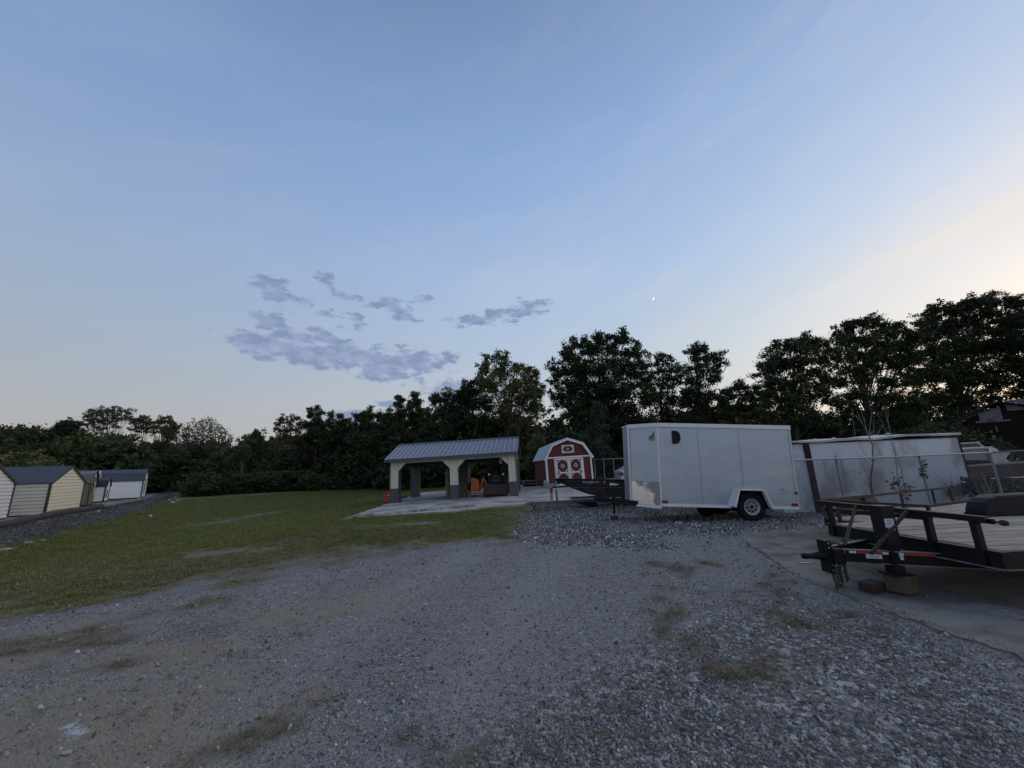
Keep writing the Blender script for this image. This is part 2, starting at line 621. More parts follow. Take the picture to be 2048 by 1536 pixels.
def dirt_f(x, y):
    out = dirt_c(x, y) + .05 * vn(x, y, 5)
    n = .62 * vn(x + 4, y * 1.15, 2.3) + .55 * vn(x, y + 7, 5.6) + .38 * vn(x + 2, y, 11.0)
    for poly, off in DIRTZ:
        z = np.clip(poly_sd(x, y, [tuple(p) for p in poly]) * 1.6, -1, .45)
        out = np.maximum(out, (n - .80 + off + z * .8) * .30)
    return out


sand_f = caps([(0, 1420, 420, 1360, .25), (380, 1500, 560, 1450, .2), (520, 1240, 760, 1200, .3), (-100, 1330, 60, 1290, .8), (80, 1470, 330, 1440, .5), (250, 1320, 420, 1300, .35), (0, 1560, 300, 1520, .5)])
lane_f = caps([(300, 1600, 600, 1340, .22), (600, 1340, 850, 1160, .25), (850, 1160, 960, 1092, .3), (860, 1600, 950, 1340, .2), (950, 1340, 1070, 1165, .25), (1070, 1165, 1140, 1095, .3), (1140, 1095, 1340, 1075, .35)])
white_f = caps([(140, 1452, 160, 1468, .045)])


def cover(x, y):
    """how surely grass grows here: above 0 it does"""
    g = poly_sd(x, y, GRASS)
    n = .95 * vn(x, y, 1.1) + .6 * vn(x, y, 3.3) + .5 * vn(x, y, 8.0) + .35 * vn(x, y, 14.0)
    b = bare_f(x, y) - .12 + .28 * vn(x, y, 1.9) + .42 * vn(x, y, 6.2) + .45 * vn(x, y, 12.0)
    return np.minimum(np.where(g > 3, 3 + g * .2, g) + n * np.clip(1.2 - g * .12, .25, 1), -b * 1.4 - .1)


def dryness(x, y):
    return 1.2 * vn(x, y, .50) + .9 * vn(x + 3, y, 1.7) + .5 * vn(x, y + 5, 5.0) - .20 * np.clip(poly_sd(x, y, GRASS) - 3.0, -3, 5)


def grid_axis(a, b, step, far, f0, f1, fine, grow=1.22):
    xs = list(np.arange(a, f0, step)) + list(np.arange(f0, f1, fine)) + list(np.arange(f1, b + 1e-6, step))
    b = xs[-1]
    s, x = step, b
    while x < far:
        s *= grow
        x += s
        xs.append(x)
    s, x = step, a
    pre = []
    while x > -far:
        s *= grow
        x -= s
        pre.append(x)
    return np.array(pre[::-1] + xs)


GX = grid_axis(-30, 14, .17, 2500, -4.2, 5.2, .065)
GY = grid_axis(.5, 30, .17, 2500, 1.6, 7.5, .065)
XX, YY = np.meshgrid(GX, GY)
ZZ = hgt(XX, YY)
A_grass = cover(XX, YY)
A_dry = dryness(XX, YY)
A_toe = poly_sd(XX, YY, TOE)
A_bank = np.minimum(A_toe, 9)
dpad, spad = seg_dist(XX, YY, PADLINE)
A_padside = np.where(spad > 0, dpad, -dpad)
A_coarse = np.maximum(poly_sd(XX, YY, COARSE[0]) / 1.2, poly_sd(XX, YY, COARSE[1]) / .7)
A_lane = lane_f(XX, YY)
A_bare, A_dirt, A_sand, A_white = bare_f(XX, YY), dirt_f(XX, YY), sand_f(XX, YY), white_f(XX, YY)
nx, ny = len(GX), len(GY)


def ground_mat():
    m = bpy.data.materials.new('ground')
    m.use_nodes = True
    t = m.node_tree
    b = t.nodes['Principled BSDF']
    b.inputs['Specular IOR Level'].default_value = .25
    b.inputs['Roughness'].default_value = .92
    g = N(t, 'ShaderNodeNewGeometry')
    P = g.outputs['Position']

    def at(n):
        a = N(t, 'ShaderNodeAttribute', attribute_name=n)
        return a.outputs['Fac']
    n_big = noise_n(t, P, .55, 5, .6)
    n_mid = noise_n(t, P, 2.6, 5, .62)
    n_fine = noise_n(t, P, 14, 4, .65)
    n_grit = noise_n(t, P, 110, 3, .7)

    def edge(a, k, lo, hi, nz=n_mid):
        return smooth_n(t, math_n(t, 'ADD', a, math_n(t, 'MULTIPLY_ADD', nz, 2 * k, -k)), lo, hi)
    vor = N(t, 'ShaderNodeTexVoronoi')
    vor.inputs['Scale'].default_value = 55
    t.links.new(P, vor.inputs['Vector'])
    vor2 = N(t, 'ShaderNodeTexVoronoi')
    vor2.inputs['Scale'].default_value = 24
    t.links.new(P, vor2.inputs['Vector'])
    vs = N(t, 'ShaderNodeSeparateColor')
    t.links.new(vor.outputs['Color'], vs.inputs[0])
    vs2 = N(t, 'ShaderNodeSeparateColor')
    t.links.new(vor2.outputs['Color'], vs2.inputs[0])
    # packed gravel and stone dust
    pk = math_n(t, 'MULTIPLY_ADD', n_big, .7, .1)
    base = mixc(t, pk, (.215, .205, .195), (.335, .322, .305))
    stones = mixc(t, math_n(t, 'POWER', vs.outputs[0], 1.6), (.09, .088, .088), (.50, .49, .47))
    g1 = mixc(t, smooth_n(t, n_fine, .42, .60), base, stones)
    g1 = mixc(t, math_n(t, 'MULTIPLY_ADD', n_grit, .8, -.1, clamp=True), g1, mixc(t, .55, g1, (.05, .05, .055)))
    # coarse loose stone
    crs = mixc(t, math_n(t, 'POWER', vs2.outputs[0], 2.4), mixc(t, n_mid, (.045, .042, .042), (.12, .11, .10)), (.58, .56, .53))
    cf = edge(at('coarse'), .8, -.3, .5, n_mid)
    g1 = mixc(t, math_n(t, 'MULTIPLY', cf, .75), g1, crs)
    g1 = mixc(t, math_n(t, 'MULTIPLY', edge(at('lane'), .9, -.45, .35), .45), g1, mixc(t, n_fine, (.24, .225, .21), (.36, .345, .325)))
    # tan fines and damp brown soil
    g1 = mixc(t, math_n(t, 'MULTIPLY', edge(at('sand'), .9, -.5, .5), .85), g1, mixc(t, n_fine, (.20, .165, .115), (.34, .285, .205)))
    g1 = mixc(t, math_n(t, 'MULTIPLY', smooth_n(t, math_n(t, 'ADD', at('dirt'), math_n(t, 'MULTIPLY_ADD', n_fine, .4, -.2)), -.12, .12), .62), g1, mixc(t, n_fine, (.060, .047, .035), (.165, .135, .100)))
    g1 = mixc(t, math_n(t, 'MULTIPLY', smooth_n(t, n_mid, .60, .76), .5), g1, (.07, .058, .046))
    g1 = mixc(t, edge(at('white'), .06, -.02, .05, n_fine), g1, (.55, .56, .58))
    # lawn
    gr = mixc(t, smooth_n(t, n_big, .32, .60), (.110, .138, .034), (.195, .195, .058))
    gr = mixc(t, smooth_n(t, at('dry'), -.6, 1.1), gr, mixc(t, n_fine, (.180, .155, .075), (.30, .255, .135)))
    gr = mixc(t, math_n(t, 'MULTIPLY_ADD', n_fine, .9, -.15, clamp=True), gr, (.066, .074, .030))
    gfac = smooth_n(t, math_n(t, 'ADD', at('grass'), math_n(t, 'MULTIPLY_ADD', n_fine, 1.6, -.8)), -.35, .35)
    g1 = mixc(t, math_n(t, 'MULTIPLY', smooth_n(t, at('grass'), -1.1, .1), .8), g1, mixc(t, n_fine, (.095, .082, .058), (.185, .160, .118)))
    c = mixc(t, gfac, g1, gr)
    # dark millings on the bank and the pad of the sheds
    bk = mixc(t, n_fine, (.055, .053, .055), (.115, .110, .112))
    bk = mixc(t, smooth_n(t, n_mid, .48, .68), bk, (.150, .130, .108))
    bk = mixc(t, smooth_n(t, n_big, .5, .7), bk, (.045, .045, .05))
    c = mixc(t, edge(at('bank'), .5, -.1, .35), c, bk)
    c = mixc(t, smooth_n(t, at('padside'), .05, .5), c, mixc(t, n_fine, (.16, .16, .162), (.28, .28, .28)))
    t.links.new(c, b.inputs['Base Color'])
    bn = N(t, 'ShaderNodeBump')
    bn.inputs['Strength'].default_value = .9
    bn.inputs['Distance'].default_value = .025
    hh = math_n(t, 'ADD', math_n(t, 'MULTIPLY', n_fine, .8), math_n(t, 'ADD', math_n(t, 'MULTIPLY', vor.outputs['Distance'], -.55), math_n(t, 'MULTIPLY', math_n(t, 'MULTIPLY', vor2.outputs['Distance'], cf), -1.0)))
    t.links.new(hh, bn.inputs['Height'])
    t.links.new(bn.outputs[0], b.inputs['Normal'])
    return m


M_ground = ground_mat()
fi, fj = np.meshgrid(np.arange(ny - 1), np.arange(nx - 1), indexing='ij')
cg = poly_sd(XX, YY, GRASS)[:-1, :-1] > 0
cb = (A_toe[:-1, :-1] > 0)
cp = A_padside[:-1, :-1] > .1
which = np.where(cp & cb, 3, np.where(cb, 2, np.where(cg, 1, 0)))
for w_, nm in enumerate(('gravel_lot', 'lawn', 'embankment', 'gravel_pad')):
    sel = which == w_
    i, j = fi[sel], fj[sel]
    quad = np.stack([i * nx + j, i * nx + j + 1, (i + 1) * nx + j + 1, (i + 1) * nx + j], 1)
    used, inv = np.unique(quad.ravel(), return_inverse=True)
    me = bpy.data.meshes.new(nm)
    co = np.stack([XX.ravel()[used], YY.ravel()[used], ZZ.ravel()[used]], 1)
    me.vertices.add(len(used))
    me.vertices.foreach_set('co', co.ravel())
    me.loops.add(quad.size)
    me.loops.foreach_set('vertex_index', inv.astype(np.int32))
    me.polygons.add(len(quad))
    me.polygons.foreach_set('loop_start', np.arange(0, quad.size, 4, dtype=np.int32))
    me.polygons.foreach_set('use_smooth', np.ones(len(quad), bool))
    me.update(calc_edges=True)
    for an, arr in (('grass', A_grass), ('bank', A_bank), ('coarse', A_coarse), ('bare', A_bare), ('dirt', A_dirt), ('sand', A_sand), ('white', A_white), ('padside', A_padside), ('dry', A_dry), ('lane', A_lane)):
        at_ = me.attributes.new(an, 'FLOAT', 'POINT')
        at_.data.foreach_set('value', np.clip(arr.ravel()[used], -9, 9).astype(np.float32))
    me.materials.append(M_ground)
    o = bpy.data.objects.new(nm, me)
    COL.objects.link(o)
    struct(o)

# concrete
M_conc = mat('weathered_concrete', (.44, .415, .375), .9, 0, .22, 1.6, (.20, .185, .165), (.40, .66), .9, .35, 30)
M_conc2 = mat('tan_dusty_concrete', (.225, .205, .175), .92, 0, .22, 1.4, (.11, .098, .082), (.40, .62), 1.1, .3, 40)


def ragged(poly, step, amp, seed):
    r = np.random.default_rng(seed)
    out = []
    n = len(poly)
    for i in range(n):
        a, b = np.array(poly[i]), np.array(poly[(i + 1) % n])
        L = np.linalg.norm(b - a)
        k = max(1, int(L / step))
        nrm = np.array([-(b - a)[1], (b - a)[0]]) / max(L, 1e-6)
        for q in range(k):
            p = a + (b - a) * q / k
            if q:
                p = p + nrm * r.normal(0, amp)
            out.append(tuple(p))
    return out


sl_pts = [onsl(u, v) for u, v in ((690, 1036), (742, 1031), (820, 1027), (905, 1022), (985, 1012), (1062, 1007), (1150, 1003), (1262, 999))]
SLAB = [(p.x, p.y) for p in sl_pts] + [(8.8, 20.5), (9.2, 31.0), (-6.6, 27.8)]
SLAB_R = ragged(SLAB, .25, .035, 3)
mb = MB().slab(SLAB_R, lambda x, y: slab_plane(x, y) - .16, lambda x, y: slab_plane(x, y))
struct(mb.build('concrete_slab', M_conc))
mb = MB().slab(ragged(PADC, .09, .028, 5), -.12, .014)
struct(mb.build('concrete_pad', M_conc2))
# cracks in the pad: thin dark joint strips lying on it
M_crack = mat('joint_dirt', (.045, .04, .035), .95)
mb = MB()
r = np.random.default_rng(4)
for a, b in (((1540, 1085), (1760, 1150)), ((1530, 1112), (1700, 1102))):
    p, q = at_z(*a, .02), at_z(*b, .02)
    pts = [p.lerp(q, k / 14) + Vector((r.normal(0, .012), r.normal(0, .012), 0)) for k in range(15)]
    for k in range(14):
        d = (pts[k + 1] - pts[k]).normalized()
        s_ = Vector((-d.y, d.x, 0)) * .006
        z = .0205
        mb.add([(pts[k] - s_).to_2d().to_3d() + Vector((0, 0, z)), (pts[k + 1] - s_).to_2d().to_3d() + Vector((0, 0, z)), (pts[k + 1] + s_).to_2d().to_3d() + Vector((0, 0, z)), (pts[k] + s_).to_2d().to_3d() + Vector((0, 0, z))], [(0, 1, 2, 3)])
struct(mb.build('pad_cracks', M_crack))

# ------------------------------------------------------------------ scatter (stuff)
HIDE = bpy.data.collections.new('shapes')


def scatter(name, protos, pts, scl, rot, idx, mats=None):
    """one object of many small pieces: points carrying size, turn and which shape"""
    me = bpy.data.meshes.new(name)
    me.vertices.add(len(pts))
    me.vertices.foreach_set('co', np.asarray(pts, np.float32).ravel())
    a = me.attributes.new('scl', 'FLOAT_VECTOR', 'POINT')
    a.data.foreach_set('vector', np.asarray(scl, np.float32).ravel())
    a = me.attributes.new('rot', 'FLOAT_VECTOR', 'POINT')
    a.data.foreach_set('vector', np.asarray(rot, np.float32).ravel())
    a = me.attributes.new('idx', 'INT', 'POINT')
    a.data.foreach_set('value', np.asarray(idx, np.int32))
    o = bpy.data.objects.new(name, me)
    COL.objects.link(o)
    c = bpy.data.collections.new(name + '_shapes')
    for p in protos:
        c.objects.link(p)
    ng = bpy.data.node_groups.new(name, 'GeometryNodeTree')
    ng.interface.new_socket('Geometry', in_out='INPUT', socket_type='NodeSocketGeometry')
    ng.interface.new_socket('Geometry', in_out='OUTPUT', socket_type='NodeSocketGeometry')
    gi, go = ng.nodes.new('NodeGroupInput'), ng.nodes.new('NodeGroupOutput')
    ci = ng.nodes.new('GeometryNodeCollectionInfo')
    ci.inputs['Collection'].default_value = c
    ci.inputs['Separate Children'].default_value = True
    ci.inputs['Reset Children'].default_value = True
    ip = ng.nodes.new('GeometryNodeInstanceOnPoints')
    ip.inputs['Pick Instance'].default_value = True

    def na(nm, ty):
        n = ng.nodes.new('GeometryNodeInputNamedAttribute')
        n.data_type = ty
        n.inputs[0].default_value = nm
        return n.outputs[0]
    ng.links.new(gi.outputs[0], ip.inputs['Points'])
    ng.links.new(ci.outputs[0], ip.inputs['Instance'])
    ng.links.new(na('idx', 'INT'), ip.inputs['Instance Index'])
    er = ng.nodes.new('FunctionNodeEulerToRotation')
    ng.links.new(na('rot', 'FLOAT_VECTOR'), er.inputs[0])
    ng.links.new(er.outputs[0], ip.inputs['Rotation'])
    ng.links.new(na('scl', 'FLOAT_VECTOR'), ip.inputs['Scale'])
    ng.links.new(ip.outputs[0], go.inputs[0])
    md = o.modifiers.new('scatter', 'NODES')
    md.node_group = ng
    o['kind'] = 'stuff'
    return o


def inst_mat(name, stops, rough=.8, trans=0):
    m = bpy.data.materials.new(name)
    m.use_nodes = True
    t = m.node_tree
    b = t.nodes['Principled BSDF']
    b.inputs['Roughness'].default_value = rough
    b.inputs['Specular IOR Level'].default_value = .3
    oi = N(t, 'ShaderNodeObjectInfo')
    rp = N(t, 'ShaderNodeValToRGB')
    t.links.new(oi.outputs['Random'], rp.inputs[0])
    e = rp.color_ramp.elements
    e[0].position, e[0].color = stops[0][0], stops[0][1] + (1,)
    e[1].position, e[1].color = stops[-1][0], stops[-1][1] + (1,)
    for p, c in stops[1:-1]:
        q = e.new(p)
        q.color = c + (1,)
    t.links.new(rp.outputs[0], b.inputs['Base Color'])
    if trans:
        tr = N(t, 'ShaderNodeBsdfTranslucent')
        t.links.new(rp.outputs[0], tr.inputs[0])
        mx = N(t, 'ShaderNodeMixShader')
        mx.inputs[0].default_value = trans
        t.links.new(b.outputs[0], mx.inputs[1])
        t.links.new(tr.outputs[0], mx.inputs[2])
        t.links.new(mx.outputs[0], t.nodes['Material Output'].inputs[0])
    return m


M_stonew = inst_mat('pale_limestone_chips', [(0, (.05, .047, .046)), (.45, (.13, .12, .115)), (.75, (.26, .245, .23)), (.9, (.50, .48, .45)), (1, (.78, .76, .72))], .8)
M_stone = inst_mat('crushed_limestone', [(0, (.085, .078, .074)), (.35, (.155, .142, .132)), (.68, (.25, .232, .212)), (.92, (.37, .35, .32)), (1, (.60, .575, .53))], .85)
M_rock = mat('pale_limestone', (.40, .385, .35), .85, 0, .3, 4, (.20, .17, .13), (.5, .7), 4, .5, 20)
M_blade = inst_mat('lawn_grass', [(0, (.080, .115, .025)), (.4, (.140, .168, .040)), (.75, (.22, .215, .066)), (1, (.30, .27, .12))], .7, .25)
M_straw = inst_mat('dry_grass', [(0, (.09, .08, .035)), (.4, (.17, .135, .07)), (.8, (.30, .24, .14)), (1, (.10, .12, .04))], .8, .2)


def stone_proto(i):
    r = np.random.default_rng(200 + i)
    import bmesh
    bm = bmesh.new()
    bmesh.ops.create_icosphere(bm, subdivisions=1, radius=.5)
    q = r.normal(0, 1, (5, 3))
    q /= np.linalg.norm(q, axis=1)[:, None]
    for v in bm.verts:
        c = np.array(v.co)
        for n in q:
            d = c @ n
            if d > .33:
                c = c - n * (d - .33)
        c *= np.array([1.0, .8, .6]) * (1 + r.normal(0, .05))
        v.co = c
    me = bpy.data.meshes.new('stone')
    bm.to_mesh(me)
    bm.free()
    me.materials.append(M_stone)
    return bpy.data.objects.new('stone', me)


def tuft_proto(i, m, n=18, h=.07, spread=.07, w=.004, lean=.5):
    r = np.random.default_rng(300 + i)
    mb = MB()
    for k in range(n):
        a, q = r.uniform(0, 6.28), abs(r.normal(0, spread))
        b = np.array([math.cos(a) * q, math.sin(a) * q, -.005])
        hh = h * r.uniform(.5, 1.15)
        d = np.array([math.cos(a + r.normal(0, .8)), math.sin(a + r.normal(0, .8)), 0]) * hh * r.uniform(.1, lean)
        s = np.array([-d[1], d[0], 0])
        s = s / (np.linalg.norm(s) + 1e-9) * w
        m1 = b + d * .45 + np.array([0, 0, hh * .6])
        tip = b + d * 1.2 + np.array([0, 0, hh * r.uniform(.75, 1)])
        mb.add([b - s, b + s, m1 + s * .8, m1 - s * .8, tip], [(0, 1, 2, 3), (3, 2, 4)])
    return mb.build('tuft', m, col=None)


STN = [stone_proto(i) for i in range(7)]


def polar(n, d0, d1, seed, a0=-56, a1=57, p=1.0):
    r = np.random.default_rng(seed)
    az = np.radians(r.uniform(a0, a1, n))
    d = d0 + (d1 - d0) * r.uniform(0, 1, n) ** p
    return d * np.sin(az), d * np.cos(az), r


def rots(r, n, full=True):
    a = r.uniform(0, 6.28, (n, 3))
    if not full:
        a[:, 0] = r.normal(0, .12, n)
        a[:, 1] = r.normal(0, .12, n)
    return a


# near gravel
x, y, r = polar(300000, 1.9, 8.5, 11, p=1.2)
crs = poly_sd(x, y, COARSE[1])
gz = poly_sd(x, y, GRASS)
pz = poly_sd(x, y, PADC)
dz = dirt_f(x, y)
pack = vn(x, y, 1.1) * .5 + vn(x, y, 3.1) * .35
keep = np.where(crs + .5 * vn(x, y, 1.7) > 0, np.clip(.72 + .6 * vn(x + 5, y, 2.1) + .3 * vn(x, y, 6), .12, .98), np.clip(.42 + .55 * pack, .06, .9))
keep *= np.where(cover(x, y) > 0, .06, 1) * np.where(pz > -.02, np.where(pz < .10 + .14 * vn(x, y, 4), .45, .07), 1) * np.where(dz > 0, .35, 1)
keep *= np.where(sand_f(x, y) > 0, .3, 1) * (1 - .5 * sstep(-.35, .25, lane_f(x, y) + .3 * vn(x, y, 3)))
k = r.uniform(0, 1, len(x)) < keep
x, y, crs = x[k], y[k], crs[k]
n = len(x)
big = np.clip(sstep(-.5, .5, crs + .4 * vn(x, y, 1.9)), 0, 1)
s = r.lognormal(0, .42, n) * (.0082 + .0058 * big)
s = np.clip(s, .004, .038)
zz = hgt(x, y) + s * .08
zz = np.where(poly_sd(x, y, PADC) > -.01, .018, zz)
scatter('gravel', STN, np.stack([x, y, zz], 1), np.stack([s, s, s * .85], 1) * 1.25, rots(r, n), r.integers(0, 7, n))
# coarse stone under and before the trailers
x, y, r = polar(90000, 7.8, 18.5, 12, -6, 46)
cz = poly_sd(x, y, COARSE[0])
gz = poly_sd(x, y, GRASS)
k = (r.uniform(0, 1, len(x)) < sstep(-1.0, .7, cz + .5 * vn(x, y, 1.5) + .3 * vn(x, y, 5))) & (gz < -.05) & (poly_sd(x, y, PADC) < 0) & (poly_sd(x, y, SLAB) < 0)
k &= r.uniform(0, 1, len(x)) < np.clip(.55 + .8 * vn(x, y, 1.5) + .5 * vn(x + 3, y, 4.5), .06, 1)
x, y = x[k], y[k]
n = len(x)
s = np.clip(r.lognormal(0, .4, n) * .030, .012, .085)
STW = []
for i in range(7):
    o_ = stone_proto(i)
    o_.data.materials.clear()
    o_.data.materials.append(M_stonew)
    STW.append(o_)
scatter('coarse_gravel', STW, np.stack([x, y, hgt(x, y) + s * .1], 1), np.stack([s, s, s * .8], 1) * 1.25, rots(r, n), r.integers(0, 7, n))
# sparse larger chips over the rest
x, y, r = polar(9000, 3, 16, 13, p=.8)
k = (poly_sd(x, y, GRASS) < 0) & (poly_sd(x, y, PADC) < 0) & (poly_sd(x, y, SLAB) < 0)
x, y = x[k], y[k]
n = len(x)
s = np.clip(r.lognormal(0, .35, n) * .022, .01, .05)
scatter('loose_stones', STN, np.stack([x, y, hgt(x, y) + s * .15], 1), np.stack([s, s, s * .8], 1) * 1.25, rots(r, n), r.integers(0, 7, n))

# lawn
M_bladed = inst_mat('olive_grass', [(0, (.105, .095, .040)), (.45, (.175, .150, .070)), (.85, (.27, .225, .125)), (1, (.35, .29, .18))], .75, .2)
TUF = [tuft_proto(i, M_blade, 20, .042 + .008 * (i % 3), .07, .0045, .8) for i in range(3)] + [tuft_proto(60 + i, M_bladed, 20, .034 + .006 * i, .08, .004, 1.0) for i in range(3)]
x, y, r = polar(210000, 4.6, 50, 21, -57, 12, p=1.15)
cv = cover(x, y)
k = (cv + .25 * r.normal(0, 1, len(x)) > .1) & (poly_sd(x, y, TOE) < -.05) & (poly_sd(x, y, SLAB) < -.1)
k &= r.uniform(0, 1, len(x)) < np.clip(.35 + .22 * cv, .2, 1)
x, y, cv = x[k], y[k], cv[k]
n = len(x)
s = np.clip(.55 + .12 * cv, .45, 1.0) * r.uniform(.7, 1.3, n)
dd = dryness(x, y) + r.normal(0, .45, n)
idx = r.integers(0, 3, n) + 3 * (dd > .25)
scatter('grass', TUF, np.stack([x, y, hgt(x, y)], 1), np.stack([s * 1.3, s * 1.3, s], 1), rots(r, n, False), idx)
# weeds in the gravel
TUD = [tuft_proto(20 + i, M_straw, 30, .035 + .010 * (i % 3), .065, .0025, 2.6) for i in range(4)]
x, y, r = polar(60000, 2.0, 12, 22)
dz = dirt_f(x, y)
k = (dz > .0) & (r.uniform(0, 1, len(x)) < .22) & (y < 8.5) & (poly_sd(x, y, PADC) < .02)
k |= (r.uniform(0, 1, len(x)) < .006) & (vn(x, y, 1.2) > .15) & (poly_sd(x, y, GRASS) < 0) & (poly_sd(x, y, PADC) < -.1)
x, y = x[k], y[k]
ex = [(632, 1405, 1.5), (1160, 1380, .9), (1075, 1505, 1.3), (1140, 1455, 1.2), (1205, 1470, 1.2), (1350, 1470, 1.0), (1255, 1410, 1.0), (1995, 1500, 1.6), (1700, 1230, 1.2), (1610, 1250, 1.0), (1545, 1258, 1.2), (1440, 1345, 1.8), (1470, 1350, 1.8), (1500, 1360, 1.7), (1520, 1335, 1.5),
      (750, 1305, .9), (1120, 1315, 1.0), (1385, 1445, 1.2), (1275, 1480, 1.2), (1505, 1440, 1.1), (1580, 1490, 1.2), (1240, 1430, .9), (1340, 1180, 1.4), (1570, 1330, 1.2), (1620, 1300, 1.1)]
pe = [hit(a, b) for a, b, _ in ex]
jx = np.concatenate([[p.x + r.normal(0, .035), p.x + r.normal(0, .05)] for p in pe])
jy = np.concatenate([[p.y + r.normal(0, .035), p.y + r.normal(0, .05)] for p in pe])
x, y = np.concatenate([x, jx]), np.concatenate([y, jy])
n = len(x)
s = r.uniform(.35, .95, n)
s[-len(jx):] = np.repeat([e[2] for e in ex], 2) * .65
scatter('dry_weeds', TUD, np.stack([x, y, hgt(x, y)], 1), np.stack([s, s, s], 1), rots(r, n, False), r.integers(0, 4, n))
# taller grass along the slab's edge, the hedge foot and the bank toe
TUT = [tuft_proto(40 + i, M_blade, 22, .16, .09, .006, .8) for i in range(3)]
px_, py_ = [], []
r = np.random.default_rng(23)
for (a, b, cnt, w) in (((-6.55, 15.9), (-6.65, 27), 700, .25), ((-6.3, 15.6), (-1.5, 16.6), 260, .15)):
    q = r.uniform(0, 1, cnt)
    px_ += list(a[0] + (b[0] - a[0]) * q - abs(r.normal(0, w, cnt)))
    py_ += list(a[1] + (b[1] - a[1]) * q - abs(r.normal(0, w, cnt)))
tx = np.array([p[0] for p in TOELINE]); ty = np.array([p[1] for p in TOELINE])
q = r.uniform(1, 6.5, 900)
px_ += list(np.interp(q, range(len(tx)), tx) + r.normal(.1, .25, 900))
py_ += list(np.interp(q, range(len(ty)), ty) + r.normal(-.25, .25, 900))
x, y = np.array(px_), np.array(py_)
n = len(x)
s = r.uniform(.4, 1.1, n)
scatter('edge_grass', TUT, np.stack([x, y, hgt(x, y)], 1), np.stack([s, s, s], 1), rots(r, n, False), r.integers(0, 3, n))


# ------------------------------------------------------------------ trees
def leaves_mesh(name, cen, size, r, m, asp=.55, up=.0):
    n = len(cen)
    a = r.normal(0, 1, (n, 3))
    a[:, 2] *= .7
    a /= np.linalg.norm(a, axis=1)[:, None]
    b = r.normal(0, 1, (n, 3))
    if up:
        b = np.cross(a, np.array([0, 0, 1.0]) + b * (1 - up))
    b -= a * (a * b).sum(1)[:, None]
    b /= np.linalg.norm(b, axis=1)[:, None]
    l = (size * np.clip(r.lognormal(-.06, .33, n), .4, 1.9))[:, None]
    v = np.stack([cen - a * l * .5, cen + b * l * .5 * asp, cen + a * l * .5, cen - b * l * .5 * asp], 1).reshape(-1, 3)
    me = bpy.data.meshes.new(name)
    me.vertices.add(4 * n)
    me.vertices.foreach_set('co', v.astype(np.float32).ravel())
    me.loops.add(4 * n)
    me.loops.foreach_set('vertex_index', np.arange(4 * n, dtype=np.int32))
    me.polygons.add(n)
    me.polygons.foreach_set('loop_start', np.arange(0, 4 * n, 4, dtype=np.int32))
    me.update(calc_edges=True)
    me.materials.append(m)
    return me


def lobe_leaves(lobes, leaf, dens, r, clump=1.0):
    """lobes: (centre, radius) -> leaf centres gathered in sprigs, so that the crown has gaps and clumps"""
    out, subs = [], []
    for c, R in lobes:
        R = max(R, .2)
        ns = max(7, int(17 * R * R * clump) + 4)
        d = r.normal(0, 1, (ns, 3))
        d /= np.linalg.norm(d, axis=1)[:, None]
        q = d * (R * r.uniform(.05, 1.18, ns) ** .5)[:, None] * np.array([1, 1, .85])
        sc = np.array(c) + q
        n = int(dens * 4.2 * math.pi * R * R / (.5 * .5 * leaf * leaf))
        w = r.uniform(.2, 1.8, ns) * (r.uniform(0, 1, ns) > .16) + 1e-3
        pick = r.choice(ns, n, p=w / w.sum())
        sig = (.13 + .075 * R) / clump ** .3
        out.append(sc[pick] + r.normal(0, 1, (n, 3)) * np.array([sig, sig, sig * .7]))
        subs.append(sc)
    return np.concatenate(out), subs


TREE_N = [0]


